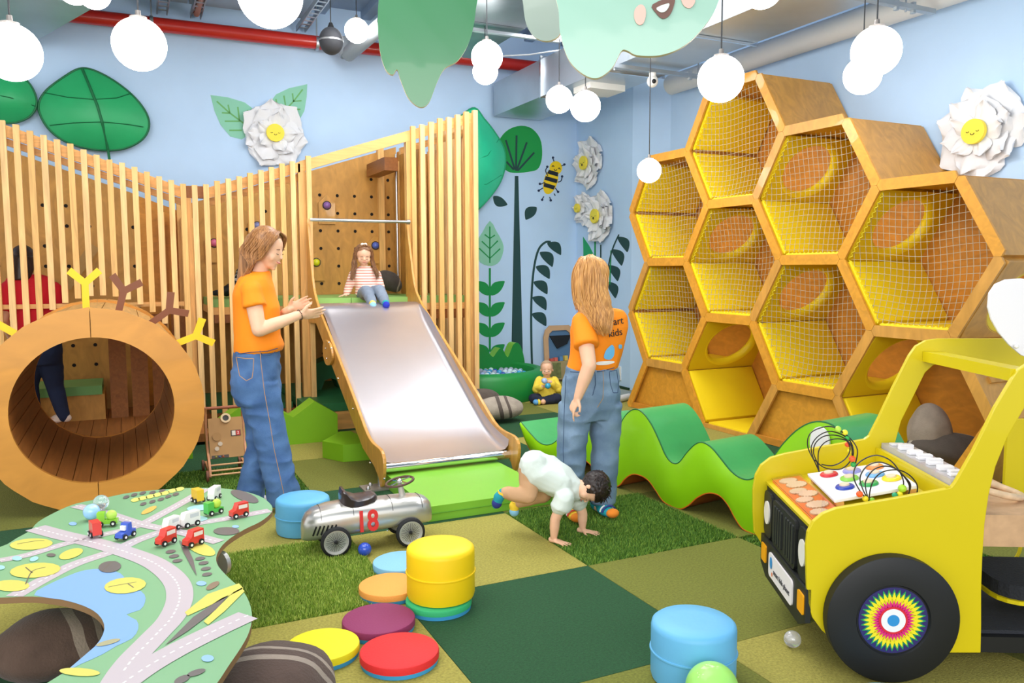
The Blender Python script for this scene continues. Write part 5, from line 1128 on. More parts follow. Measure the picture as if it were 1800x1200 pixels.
# wheel
wc = PL(1571, 1091, TO-TN*.055, TN); wz = wc.z
Mw = basis(wc, TS_, (0, 0, 1), -TN)
R_ = wz-.001
WH = obj('wheel', lathe(B(), [(0, -.05), (R_, -.05), (R_, -.004), (R_-.006, 0), (.135, 0), (.130, -.008), (0, -.008)], 72, Mw), mat('#16181B', .55), TR, smooth=40)
hb = obj('hub_print', prism(B(), ring_poly(48, .125), (-.0075, -.005), Mw), mat('#2A2768', .35, coat=.4), WH)
for nm, r0, r1, wd, col, z in (('green_rays', .05, .119, .0125, '#1F9A58', -.0045), ('yellow_rays', .05, .108, .0095, '#EFE02A', -.004), ('magenta_rays', .04, .078, .0085, '#D8247A', -.0035)):
    bm = B()
    for k in range(36):
        a = 2*PI*k/36; rm = (r0+r1)/2 if nm != 'magenta_rays' else r0+.01; q = [(r0, -wd*.5), (rm, -wd), (r1, 0), (rm, wd), (r0, wd*.5)]
        vv = [bm.verts.new(Mw @ Vector((u*math.cos(a)-v*math.sin(a), u*math.sin(a)+v*math.cos(a), z))) for u, v in q]; bm.faces.new(vv)
    obj(nm, bm, mat(col, .35, coat=.4), WH, kind='stuff')
for r, col, z in ((.052, '#D4263A', -.003), (.044, '#EDEDF0', -.0022), (.022, '#2F8FD0', -.0015)): obj('hub_ring', prism(B(), ring_poly(36, r), (z-.0004, z), Mw), mat(col, .4), WH)
fw = Vector(wc)+TN*(FN+.09); 
obj('far_wheel', lathe(B(), [(0, 0), (R_, 0), (R_, .04), (0, .04)], 48, basis(tw((wc-TO).dot(TS_), FN+.025, wz), TS_, (0, 0, 1), TN) @ Matrix.Translation((0, 0, 0))), mat('#16181B', .55), TR, smooth=40)
# ================================================================ BABY WALKER
q = P(392, 828, Z=0); WK = thing('activity_walker', 'wooden activity push walker beside the round tunnel', 'walker', (q.x, q.y, 0))
wx0, wx1, wy = -.60, -.335, 1.72
WD = mat('#C98C62', .45, var=.12, scale=6); WDL = mat('#D8A878', .5)
for x in (wx0, wx1):
    pr = spline([V(x, 1.62, .03), V(x, 1.66, .09), V(x, 1.80, .22), V(x, 1.86, .36), V(x, 1.86, .45), V(x, 1.84, .50)], 4)
    bm = B()
    for i, (p, (t_, u, v)) in enumerate(zip(pr, frames(pr))): pass
    pts = [(p.y, p.z) for p in pr]; poly = [(a_-.028, b_+.01) for a_, b_ in pts]+[(a_+.028, b_-.01) for a_, b_ in pts[::-1]]
    prism(bm, poly, (x-.009, x+.009), Matrix(((0, 0, 1, 0), (1, 0, 0, 0), (0, 1, 0, 0), (0, 0, 0, 1)))); bmesh.ops.recalc_face_normals(bm, faces=bm.faces[:]); obj('side_frame', bm, WD, WK, bevel=.004)
    for y in (1.62, 1.98):
        w_ = obj('walker_wheel', tube(B(), [(x-.028, y, .042), (x-.011, y, .042)], .042, 20), mat('#7A4A34', .5), WK, smooth=40)
    obj('skid', bar(B(), (x, 1.62, .05), (x, 1.98, .06), .016, .03), WD, WK)
obj('handle', tube(B(), [(wx0-.01, 1.845, .50), (wx1+.01, 1.845, .50)], .012, 12), mat('#9C5B3E', .5), WK, smooth=50)
Mb = basis((wx0+.012, 1.715, .145), (1, 0, 0), V(0, .11, .3).normalized()); 
bd = obj('activity_board', box(B(), (0, 0, -.006), (wx1-wx0-.024, .30, .006), Mb), mat('#B08550', .5, var=.1, scale=8), WK)
Mo = Mb @ Matrix.Translation((0, 0, .0065))
for cx, cy, r, c_ in ((.055, .16, .032, '#A67C48'), (.075, .105, .016, '#C9B8A2'), (.05, .07, .016, '#C9B8A2')): obj('knob', prism(B(), ring_poly(24, r, None, cx, cy), .008, Mo), mat(c_, .5), bd)
obj('mirror_ring', lathe(B(), [(.022, 0), (.036, 0), (.036, .012), (.022, .012), (.022, 0)], 28, Mo @ Matrix.Translation((.125, .295, .0))), mat('#E0C49C', .5), bd, smooth=40); obj('mirror', prism(B(), ring_poly(24, .023, None, .125, .295), .006, Mo), mat('#6A6A66', .15, .5), bd)
obj('number_window', box(B(), (.155, .155, 0), (.225, .20, .002), Mo), mat('#4A3A30', .5), bd); obj('number_tile', box(B(), (.162, .160, .002), (.188, .195, .004), Mo), mat('#D8CFC2', .5), bd); obj('number_tile', box(B(), (.192, .160, .002), (.220, .195, .004), Mo), mat('#C4342A', .5), bd)
text('tile_number', '2', .03, WHITE, bd, Mo @ Matrix.Translation((.206, .178, .0042)), .0004)
obj('bead_slot', box(B(), (.01, .0, 0), (.13, .022, .002), Mo), mat('#4A4038', .5), bd)
for k, c_ in enumerate(('#8A8A3A', '#3A5A8A', '#A85A3A')): obj('slot_bead', ell(B(), Mo @ Vector((.04+.025*k, .011, .004)), .008, sub=2), mat(c_, .5), bd)
for z, y in ((.075, 1.63), (.05, 1.60), (.10, 1.70)): obj('cross_rod', tube(B(), [(wx0, y, z), (wx1, y, z)], .007, 8), WDL, WK, smooth=50)
# ================================================================ BUSY SHELF, FLOOR PANEL
BS = thing('busy_board_shelf', 'arched light wood busy board leaning against the wall behind the second woman', 'shelf', (4.3, 5.1, 0))
MB_ = basis((4.02, 5.12, 0), (1, 0, 0), V(0, .10, 1).normalized()); LW = mat('#CDA47C', .55, var=.1, scale=5)
o_ = [(0, 0), (0, .60), (.03, .70), (.10, .76), (.40, .76), (.47, .70), (.50, .60), (.50, 0)]; i_ = [(.07, .02), (.07, .58), (.09, .65), (.14, .69), (.36, .69), (.41, .65), (.43, .58), (.43, .02)]
bm = B(); annulus(bm, o_, i_, -.012, .012, MB_); bmesh.ops.recalc_face_normals(bm, faces=bm.faces[:]); obj('arch_frame', bm, LW, BS)
obj('backing', box(B(), (.06, .02, -.02), (.44, .70, -.013), MB_), mat('#54779A', .6), BS); obj('shelf_box', box(B(), (-.0, .02, .013), (.50, .27, .09), MB_), mat('#A79468', .6, var=.1, scale=9), BS); obj('printed_panel', box(B(), (.03, .04, .091), (.2, .25, .094), MB_), mat('#7A7F4C', .6, var=.4, scale=18), BS)
for k, (x, c_) in enumerate(((.06, '#C85A50'), (.12, '#D86A5A'), (.2, '#5A8AB8'), (.28, '#E0C05A'))): obj('toy_block', box(B(), (x, .272, .02), (x+.05, .31+.01*k, .07), MB_), mat(c_, .5), BS)
obj('black_wedge', prism(B(), [(.09, .62), (.42, .62), (.36, .5), (.2, .44)], .02, MB_), BLACK, BS)
q = P(1098, 700, Z=0)
FP = thing('folded_floor_mat', 'grey folded floor mat with a white rolled edge by the pillar', 'mat', (q.x, q.y, 0))
obj('mat_panel', bar(B(), (q.x-.25, q.y+.25, .11), (q.x+.12, q.y-.02, .03), .45, .02, (0, 0, 1)), mat('#8E968E', .6), FP); obj('white_roll', tube(B(), [P(1070, 705, Z=.04), P(1106, 697, Z=.04)], .04, 16), mat('#DAD8D4', .6), FP, smooth=50)
# ================================================================ PEOPLE
def remesh(bm, voxel, it=6, fold=0, fscale=12, fst=(1, 1, 1), seed=0):
    me = bpy.data.meshes.new('tmp'); bmesh.ops.recalc_face_normals(bm, faces=bm.faces[:]); bm.to_mesh(me); bm.free()
    o = bpy.data.objects.new('tmp', me); C.objects.link(o)
    r = o.modifiers.new('r', 'REMESH'); r.mode = 'VOXEL'; r.voxel_size = voxel
    if it: s = o.modifiers.new('s', 'SMOOTH'); s.factor = .5; s.iterations = it
    dg = bpy.context.evaluated_depsgraph_get(); out = bpy.data.meshes.new_from_object(o.evaluated_get(dg))
    bpy.data.objects.remove(o); bpy.data.meshes.remove(me); out.materials.clear()
    if fold:
        n = len(out.vertices); co = np.empty(n*3); no = np.empty(n*3); out.vertices.foreach_get('co', co); out.vertices.foreach_get('normal', no); co = co.reshape(-1, 3); no = no.reshape(-1, 3)
        F_ = Vector(fst)*fscale; off = Vector((seed*3.1, seed*1.7, seed))
        d = np.array([noise.noise(Vector((c[0]*F_.x, c[1]*F_.y, c[2]*F_.z))+off) for c in co])
        d = 1-np.abs(d)*2.2; co += no*(d*fold)[:, None]; out.vertices.foreach_set('co', co.ravel()); out.update()
    return out
def limb(bm, pts, rad, seg=16):
    pts = [Vector(p) for p in pts]; sp_ = pts; tube(bm, sp_, list(rad), seg)
    for p, r in zip(pts, rad): ell(bm, p, r, sub=2)
def loft(bm, rings, f, r, N_=30, ex=.9):
    prev = None; f = Vector(f); r = Vector(r)
    for c, af, ar in rings:
        row = []
        for k in range(N_):
            a = 2*PI*k/N_; cc, ss = math.cos(a), math.sin(a); row.append(bm.verts.new(Vector(c)+f*(af*math.copysign(abs(cc)**ex, cc))+r*(ar*math.copysign(abs(ss)**ex, ss))))
        if prev:
            for k in range(N_): bm.faces.new((prev[k], prev[(k+1) % N_], row[(k+1) % N_], row[k]))
        else: bm.faces.new(row[::-1])
        prev = row
    bm.faces.new(prev)
def orient(fwd, up):
    f_ = Vector(fwd).normalized(); u = Vector(up); r_ = f_.cross(u).normalized(); u = r_.cross(f_); return Matrix((r_, f_, u)).transposed()
def head(bm, c, h, R, child=False):
    c = Vector(c)
    def e(p, r, sub=3): ell(bm, c+R @ (Vector(p)*h), Vector(r)*h, R, sub)
    if child:
        e((0, -.08, .08), (.385, .43, .40)); e((0, .06, -.14), (.31, .30, .33)); e((0, .14, -.34), (.17, .16, .12)); e((0, .24, -.40), (.07, .06, .05))
        for s in (-1, 1): e((s*.17, .2, -.2), (.13, .12, .13)); e((s*.385, -.04, -.1), (.035, .07, .1), 2)
        limb(bm, [c+R @ (V(0, .34, -.06)*h), c+R @ (V(0, .385, -.15)*h)], (.028*h, .042*h), 10); e((0, .33, -.27), (.075, .045, .035), 2)
    else:
        e((0, -.07, .10), (.335, .41, .39)); e((0, .07, -.08), (.275, .305, .38)); e((0, .13, -.32), (.19, .19, .15)); e((0, .255, -.425), (.075, .065, .055))
        for s in (-1, 1): e((s*.15, .2, -.14), (.11, .12, .13)); e((s*.325, -.04, -.05), (.035, .075, .12), 2)
        limb(bm, [c+R @ (V(0, .345, .03)*h), c+R @ (V(0, .405, -.115)*h)], (.024*h, .037*h), 10); e((0, .345, -.255), (.085, .05, .035), 2)
SKIN = mat('#E8B898', .5, var=.03, scale=20, sss=.15); LIP = mat('#B9605A', .45); BROW = mat('#6A4A35', .7); EYE = mat('#1E1A1C', .2); EYEW = mat('#EDE6E2', .3)
def face(par, c, h, R, child=False, closed=True, brow=BROW, mouth='smile'):
    c = Vector(c); W = lambda x, y, z: c+R @ (V(x, y, z)*h); ez = -.09 if child else .0; fy = .345 if child else .335
    for s in (-1, 1):
        if closed: obj('eyelid', tube(B(), [W(s*(.13+.055*q), fy+.02-.03*abs(q), ez-.02-.012*(1-q*q)) for q in (-1, -.5, 0, .5, 1)], .008*h, 5), EYE, par)
        else:
            ey = obj('eye', ell(B(), W(s*.135, fy-.02, ez), Vector((.055, .04, .034))*h, R, 2), EYEW, par, smooth=1)
            obj('iris', ell(B(), W(s*.135, fy+.008, ez), Vector((.026, .016, .028))*h, R, 2), EYE, ey, smooth=1)
        obj('eyebrow', tube(B(), [W(s*(.13+.07*q), fy+.02-.04*q*q*(1 if q*s > 0 else 1), ez+.10-.02*q*q) for q in (-1, 0, 1)], .012*h, 5), brow, par)
    zz = -.27 if child else -.255; m_ = .03 if mouth == 'smile' else 0
    obj('lips', tube(B(), [W(.085*q, .392-.06*q*q, zz+m_*q*q) for q in (-1, -.5, 0, .5, 1)], [.008*h, .016*h, .02*h, .016*h, .008*h], 8), LIP, par, smooth=60)
def hand(bm, w_, d, pn, ts, s=1.0, curl=.25, spread=.12, fcurl=None):   # wrist, finger direction, palm normal, thumb side
    w_ = Vector(w_); d = Vector(d).normalized(); pn = Vector(pn); pn = (pn-d*pn.dot(d)).normalized(); t = Vector(ts); t = (t-d*t.dot(d)-pn*t.dot(pn)).normalized()
    R = Matrix((t, d, pn)).transposed(); ell(bm, w_+d*.05*s, Vector((.038, .05, .014))*s, R, 3); ell(bm, w_+d*.02*s, Vector((.027, .035, .015))*s, R, 2); ell(bm, w_+d*.075*s, Vector((.037, .022, .012))*s, R, 2)
    limb(bm, [w_-d*.03*s, w_+d*.02*s], (.024*s, .022*s), 12)
    for k, (off, L_) in enumerate(((.028, .070), (.010, .079), (-.009, .074), (-.027, .058))):
        p = w_+d*(.086-.006*abs(k-1.3))*s+t*off*s; a = 0; dd = (d+t*(off/.028*spread)).normalized(); pts = [p-dd*.02*s, p]; c_ = curl if fcurl is None else fcurl[k]
        for seg in (.45, .32, .25):
            a += c_; v = dd*math.cos(a)+pn*math.sin(a); p = p+v*L_*seg*s; pts.append(p)
        limb(bm, pts, [x*s for x in (.0088, .0088, .008, .0075, .0062)], 10)
    p = w_+d*.022*s+t*.028*s; v1 = (t*.75+d*.65+pn*.3).normalized(); v2 = (t*.35+d*.9+pn*.25).normalized()
    limb(bm, [w_+d*.012*s+t*.012*s, p, p+v1*.034*s, p+v1*.034*s+v2*.028*s], [x*s for x in (.014, .0125, .010, .0075)], 10)
def foot(bm, a, f, s=1.0, toe_down=0):
    a = Vector(a); f = Vector(f).normalized(); ell(bm, a+V(0, 0, -.03)*s-f*.02*s, Vector((.034, .045, .04))*s, orient(f, (0, 0, 1)), 2); ell(bm, a+f*.08*s+V(0, 0, -.045)*s, Vector((.042, .085, .028))*s, orient(f, (0, 0, 1)), 3)
    ell(bm, a+f*.04*s+V(0, 0, -.025)*s, Vector((.034, .06, .034))*s, orient(f, (0, 0, 1)), 2)
class Fig:
    def __init__(s, px, py, z=0, Yp=None):
        s.o = P(px, py, Z=z) if Yp is None else P(px, py, Y=Yp); s.n = V(math.sin(YAW), math.cos(YAW), 0); s.n = (V(s.o.x, s.o.y, 0)-V(CAM.x, CAM.y, 0)).normalized(); s.right = V(s.n.y, -s.n.x, 0)
    def J(s, px, py, d=0): return PL(px, py, s.o+s.n*d, s.n)
def hair_strands(bm, paths, r, n, jit, seed=0, seg=5):
    rd = random.Random(seed)
    for k in range(n):
        a, b = rd.choice(paths) if len(paths) > 1 and False else (paths[int(rd.random()*(len(paths)-1))], None)
        i = int(rd.random()*(len(paths)-1)); u = rd.random(); A_, B_ = paths[i], paths[i+1]
        pts = [Vector(p)*(1-u)+Vector(q)*u+V(rd.gauss(0, jit), rd.gauss(0, jit), rd.gauss(0, jit*.6)) for p, q in zip(A_, B_)]
        end = rd.uniform(.82, 1.0); q = spline(pts, 5); q = q[:max(4, int(len(q)*end))]; m_ = len(q)
        tube(bm, q, [r*(1.1-.9*(i_/(m_-1))**2) for i_ in range(m_)], seg)
def hairmat(c, dark): return mat(c, .42, var=.35, scale=1.5, stretch=(70, 70, 1.5), dist=.2, dark=dark)
JEAN = mat('#5376A6', .85, var=.22, scale=7, bump=.3, bscale=250, dark='#355585'); JEAN2 = mat('#7D95AD', .85, var=.25, scale=6, bump=.3, bscale=250, dark='#587290')
ORG = mat('#F98B0C', .75, bump=.1, bscale=200, var=.03, scale=4)
# ---------------------------------------------------------------- woman 1: profile, hands clasping
def build_woman1():
    F_ = Fig(470, 893); J = F_.J; t = thing('person', 'woman in orange t-shirt and blue jeans standing in profile with her hands brought together', 'person', F_.o, group=None)
    f = F_.right*.99-F_.n*.14; f.normalize(); r = V(f.y, -f.x, 0)     # facing the slide, right side to the camera
    hc = J(472, 438, -.02); h = .245; hf = (f*.93-F_.n*.34+V(0, 0, -.33)).normalized(); R = orient(hf, V(0, 0, 1))
    bm = B(); head(bm, hc, h, R); nb = J(452, 493)
    limb(bm, [nb, hc-R.col[2]*h*.25-R.col[1]*.03], (.055, .055)); 
    loft(bm, [(J(450, 500), .07, .13), (J(449, 520), .09, .16), (J(451, 560), .10, .15), (J(453, 610), .10, .14), (J(452, 650), .12, .16)], f, r)
    sR, eR, wR = J(442, 509, -.16), J(455, 580, -.215), J(527, 553, -.12); sL, eL, wL = J(452, 509, .15), J(474, 578, .21), J(508, 544, .05)
    limb(bm, [sR, (sR+eR)/2, eR], (.05, .049, .043)); limb(bm, [eR, eR*.65+wR*.35, wR], (.043, .042, .027)); limb(bm, [sL, (sL+eL)/2, eL], (.05, .048, .042)); limb(bm, [eL, eL*.65+wL*.35, wL], (.042, .041, .027))
    hand(bm, wR, J(578, 549, -.06)-wR, r*-.8+V(0, 0, .45), V(0, 0, 1)+f*.2, 1.05, .10, .10); hand(bm, wL, J(540, 530, .03)-wL, r*.9+V(0, 0, -.2), V(0, 0, 1), 1.0, .16, .1)
    aR, aL = J(505, 884, -.09), J(445, 875, .09)
    for hip, kn, an in ((J(453, 668, -.088), J(478, 778, -.088), aR), (J(452, 668, .088), J(457, 775, .088), aL)): limb(bm, [hip, (hip+kn)/2, kn], (.078, .066, .048)); limb(bm, [kn, kn*.6+an*.4, an], (.047, .044, .034)); foot(bm, an+V(0, 0, .01), f)
    mobj('body', remesh(bm, .0052, 5), SKIN, t, smooth=180); body = t.children[0]
    face(body, hc, h, R)
    bm = B()
    loft(bm, [(J(456, 477), .060, .072), (J(453, 482), .075, .11), (J(449, 490), .095, .165), (J(448, 503), .112, .188), (J(448, 518), .124, .19), (J(452, 540), .136, .185), (J(452, 565), .134, .178), (J(453, 590), .135, .172), (J(456, 607), .148, .178), (J(454, 617), .14, .175)], f, r)
    for s_, e_, q in ((sR, eR, .36), (sL, eL, .36)): limb(bm, [s_+V(0, 0, .0), s_*.8+e_*.2], (.062, .062)); tube(bm, [s_*.9+e_*.1, s_*(1-q-.06)+e_*(q+.06)], [.060, .072], 20)
    mobj('t_shirt', remesh(bm, .0075, 6, .007, 7, (1, 1, .5), 2), ORG, t, smooth=180)
    bm = B()
    loft(bm, [(J(452, 612), .128, .165), (J(451, 635), .138, .175), (J(450, 665), .148, .185), (J(451, 690), .142, .18), (J(454, 708), .12, .17)], f, r)
    for s_, pts in ((-1, [(451, 672, .13, .095), (459, 700, .118, .088), (468, 740, .105, .082), (478, 780, .098, .08), (486, 815, .096, .082), (495, 850, .10, .086), (504, 886, .106, .09)]), (1, [(449, 672, .12, .09), (452, 700, .105, .085), (457, 740, .088, .08), (457, 780, .080, .076), (450, 815, .078, .076), (443, 850, .082, .08), (439, 878, .088, .085)])):
        loft(bm, [(J(x, y, s_*(.088+.0)), a_, b_) for x, y, a_, b_ in pts], f, r)
    mobj('jeans', remesh(bm, .0085, 5, .010, 7, (1, 1, 1.6), 5), JEAN, t, smooth=180); je = t.children[-1]
    # pocket, belt line, seam
    pk = [J(x, y, -.29) for x, y in ((416, 632), (446, 628), (446, 655), (438, 668), (424, 664), (416, 652))]
    me_ = t.children[2].data
    from mathutils.bvhtree import BVHTree
    def proj_on(o, pts, lift=.003):
        bv = BVHTree.FromPolygons([MW[o.name] @ v.co for v in o.data.vertices], [tuple(p.vertices) for p in o.data.polygons]); out = []
        for p in pts:
            d = (p-CAM).normalized(); hit = bv.ray_cast(CAM, d); out.append(hit[0]-d*lift if hit[0] else p)
        return out
    def stitch(o, pts2, r_, M_, nm, closed=False, n_=6):
        q = (lambda e_: [a_.lerp(b_, k_/5) for a_, b_ in zip(e_, e_[1:]) for k_ in range(5)]+([] if closed else [e_[-1]]))([V(x, y, 0) for x, y in (pts2+pts2[:1] if closed else pts2)]); pp = proj_on(o, [J(v.x, v.y, -.3) for v in q]); obj(nm, tube(B(), pp, r_, 5, closed=closed), M_, o)
    ST = mat('#B58A5A', .7); SD = mat('#2C4468', .8)
    stitch(je, [(415, 627), (431, 630), (446, 630), (445, 650), (443, 664), (433, 669), (421, 660)], .0022, ST, 'back_pocket', True, 3); stitch(je, [(457, 615), (459, 640), (465, 690), (474, 740), (482, 790), (493, 840), (502, 882)], .002, ST, 'side_seam')
    stitch(je, [(458, 620), (463, 625), (474, 624), (484, 618)], .0022, SD, 'front_pocket'); stitch(je, [(418, 622), (440, 619), (470, 617), (488, 612)], .0025, SD, 'waist_seam')
    # sock
    bm = B(); foot(bm, aL+V(0, 0, .012), f, 1.08); mobj('sock', remesh(bm, .007, 3), mat('#D9D6D2', .9), t); bm = B(); foot(bm, aR+V(0, 0, .012), f, 1.08); mobj('sock', remesh(bm, .007, 3), mat('#D9D6D2', .9), t)
    # bracelet
    q = wR*.93+J(578, 549, -.06)*.07; d = (wR-eR).normalized(); a_ = d.orthogonal().normalized(); b_ = d.cross(a_)
    bm = B()
    for k in range(18): a = 2*PI*k/18; ell(bm, wR+d*.0+a_*math.cos(a)*.031+b_*math.sin(a)*.031, .0045, sub=1)
    obj('bead_bracelet', bm, mat('#4A3428', .4), t)
    # hair
    HM = hairmat('#A9784A', '#6B4428'); bm = B()
    ell(bm, hc+R @ V(0, -.035*1, .038), (.096, .106, .103), R, 3); ell(bm, hc+R @ V(0, -.07, -.02), (.085, .075, .10), R, 3)
    limb(bm, [J(452, 425, 0), J(440, 450, 0), J(433, 475, 0), J(424, 500, .0)], (.075, .07, .052, .03))
    # open the face: a wedge of hair is kept behind the hair line
    me = remesh(bm, .006, 4); 
    bm2 = bmesh.new(); bm2.from_mesh(me); 
    dele = []
    for v in bm2.verts:
        q = R.transposed() @ (v.co-hc)/h
        if q.y > .10-.55*max(0, q.z-.15) +.22*max(0, q.z-.15) and q.z < .30 and abs(q.x) < .9 and q.y > .03+.5*max(0, .0-q.z)*0: 
            if q.y > .12+ .9*max(0, q.z-.05) or q.z < .05 and q.y > .08: dele.append(v)
    bmesh.ops.delete(bm2, geom=dele, context='VERTS'); bm2.to_mesh(me); bm2.free()
    ha = mobj('hair', me, HM, t, smooth=180)
    bm = B(); T_ = lambda x, y, z: hc+R @ (V(x, y, z)*h)
    for s_ in (1, -1):
        pa = []
        for u in np.linspace(0, 1, 7):
            yy = .20-.62*u; pa.append([T_(s_*.02, .16-.30*u, .505-.02*u), T_(s_*.25, yy+.06, .40), T_(s_*.385, yy-.0-.02*u, .08), T_(s_*.38, yy-.12, -.22), J(447-10*u, 462+4*u, -.075*s_-.02), J(437-12*u, 486+4*u, -.06*s_-.02), J(423-6*u, 512+14*u, -.05*s_-.02)])
        hair_strands(bm, pa, .0042, 150, .004, 4+s_)
    obj('hair_strands', bm, HM, ha, smooth=60, kind='stuff')
    # back print hint on the shirt
    return t
build_woman1()
# ---------------------------------------------------------------- woman 2: from behind
def build_woman2():
    F_ = Fig(1035, 908); J = F_.J; t = thing('person', 'woman with long blonde hair in orange t-shirt and faded jeans seen from behind', 'person', F_.o)
    az = math.radians(6); f = V(math.sin(az), math.cos(az), 0); r = V(f.y, -f.x, 0)
    hc = J(1036, 492, .0); h = .235; ha_ = math.radians(-18); R = orient(V(math.sin(ha_), math.cos(ha_), -.22), V(0, 0, 1))
    bm = B(); head(bm, hc, h, R); limb(bm, [J(1053, 540), hc-R.col[2]*h*.25], (.055, .055))
    loft(bm, [(J(1055, 548), .07, .13), (J(1053, 575), .09, .16), (J(1046, 620), .09, .14), (J(1040, 660), .11, .155)], f, r)
    sL, eL, wL = J(1024, 566, -.10), J(1036, 642, -.235), J(1016, 698, -.24); sR, eR, wR = J(1080, 564, .12), J(1075, 630, .28), J(1055, 650, .42)
    limb(bm, [sL, (sL+eL)/2, eL], (.05, .048, .042)); limb(bm, [eL, eL*.6+wL*.4, wL], (.042, .040, .026)); limb(bm, [sR, (sR+eR)/2, eR], (.05, .048, .042)); limb(bm, [eR, wR], (.042, .027))
    hand(bm, wL, J(1004, 722, -.24)-wL, F_.n*.5+F_.right*.9, F_.right*.3-F_.n*1.0, .95, .5, .05, (.25, .75, .85, .9)); hand(bm, wR, V(0, .3, .2), V(-1, 0, 0), V(0, 0, 1), .95)
    aL, aR = J(1003, 896, -.02), J(1052, 890, .05)
    for hip, kn, an in ((J(1018, 705, -.03), J(1008, 790, -.02), aL), (J(1060, 702, .05), J(1062, 785, .06), aR)): limb(bm, [hip, (hip+kn)/2, kn], (.08, .068, .048)); limb(bm, [kn, kn*.6+an*.4, an], (.047, .044, .034))
    foot(bm, aL+V(0, 0, .04), F_.right*.25-F_.n*.8, 1.0); foot(bm, aR+V(0, 0, .04), F_.right*.5-F_.n*.7, 1.0)
    mobj('body', remesh(bm, .0055, 5), SKIN, t, smooth=180)
    bm = B()
    loft(bm, [(J(1056, 541), .062, .08), (J(1056, 547), .085, .14), (J(1055, 556), .10, .168), (J(1054, 575), .112, .178), (J(1051, 600), .115, .170), (J(1047, 622), .115, .160), (J(1043, 640), .118, .158), (J(1041, 648), .115, .16)], f, r)
    for s_, e_ in ((sL, eL), (sR, eR)): limb(bm, [s_, s_*.75+e_*.25], (.060, .064)); tube(bm, [s_*.9+e_*.1, s_*.44+e_*.56], [.062, .074], 20)
    mobj('t_shirt', remesh(bm, .0075, 6, .007, 7, (1, 1, .5), 7), ORG, t, smooth=180); sh = t.children[-1]
    bm = B()
    loft(bm, [(J(1041, 642), .11, .152), (J(1040, 660), .125, .168), (J(1038, 690), .138, .178), (J(1038, 715), .135, .175), (J(1038, 735), .11, .165)], f, r)
    for pts in ([(1013, 710, -.03, .12, .095), (1008, 745, -.03, .105, .088), (1005, 785, -.02, .09, .08), (1003, 825, -.01, .085, .08), (1002, 860, -.01, .085, .08), (1003, 886, -.01, .088, .082)], [(1062, 708, .04, .12, .095), (1064, 745, .05, .105, .088), (1063, 785, .05, .088, .078), (1062, 825, .05, .08, .075), (1060, 860, .05, .078, .074), (1059, 882, .05, .078, .075)]):
        loft(bm, [(J(x, y, d), a_, b_) for x, y, d, a_, b_ in pts], f, r)
    mobj('jeans', remesh(bm, .0085, 5, .010, 7, (1, 1, 1.6), 9), JEAN2, t, smooth=180); je = t.children[-1]
    from mathutils.bvhtree import BVHTree
    def bvh(o): return BVHTree.FromPolygons([MW[o.name] @ v.co for v in o.data.vertices], [tuple(p.vertices) for p in o.data.polygons])
    bj, bs = bvh(je), bvh(sh)
    def onto(bv, x, y, lift=.003):
        d = RAY(x, y).normalized(); hit = bv.ray_cast(CAM, d); return hit[0]-d*lift if hit[0] else J(x, y, -.15)
    def st(bv, par, pts, rr_, M_, nm, closed=False):
        q = (lambda e_: [a_.lerp(b_, k_/5) for a_, b_ in zip(e_, e_[1:]) for k_ in range(5)]+([] if closed else [e_[-1]]))([V(x, y, 0) for x, y in (pts+pts[:1] if closed else pts)]); obj(nm, tube(B(), [onto(bv, v.x, v.y) for v in q], rr_, 5, closed=closed), M_, par)
    ST = mat('#A88A66', .7); SD = mat('#33496A', .8)
    st(bj, je, [(1024, 656), (1046, 655), (1047, 675), (1042, 694), (1030, 699), (1022, 692)], .0022, SD, 'back_pocket', True); st(bj, je, [(1071, 653), (1084, 650), (1087, 672), (1086, 690), (1078, 690), (1073, 675)], .0022, SD, 'back_pocket', True)
    st(bj, je, [(1060, 652), (1061, 672), (1060, 700), (1050, 716)], .002, ST, 'centre_seam'); st(bj, je, [(1002, 653), (1030, 655), (1060, 652), (1080, 646)], .0025, SD, 'waist_seam'); st(bj, je, [(995, 660), (992, 720), (990, 790), (992, 860)], .002, SD, 'side_seam')
    # prints on the back of the shirt
    def word(s, px, py, size, rot):
        c = onto(bs, px, py, .006); M_ = basis(c, F_.right*math.cos(.55)+F_.n*math.sin(.55), (0, 0, 1)) @ Matrix.Rotation(rot, 4, 'Z'); text('back_lettering', s, size, mat('#1A1A1E', .6), sh, M_, .0012)
    word('smart', 1078, 566, .062, .12); word('kids', 1082, 585, .062, .12)
    def patch(nm, pts, col, lift=.005, n=4):
        q = spline([V(x, y, 0) for x, y in pts], n, True); pp = [onto(bs, v.x, v.y, lift) for v in q]; bm = B(); c = sum(pp, Vector())/len(pp); cv = bm.verts.new(onto(bs, sum(v.x for v in q)/len(q), sum(v.y for v in q)/len(q), lift+.002)); vv = [bm.verts.new(p) for p in pp]
        for k in range(len(vv)): bm.faces.new((vv[k], vv[(k+1) % len(vv)], cv))
        obj(nm, bm, mat(col, .6), sh)
    patch('blue_print', [(1076, 606), (1080, 612), (1079, 625), (1072, 632), (1062, 629), (1064, 618), (1070, 610)], '#6CB4E4'); patch('white_print', [(1050, 636), (1075, 634), (1080, 637), (1066, 641), (1050, 641)], '#E8E4E0'); patch('blue_dot', [(1088, 606), (1093, 606), (1093, 612), (1088, 612)], '#6CB4E4')
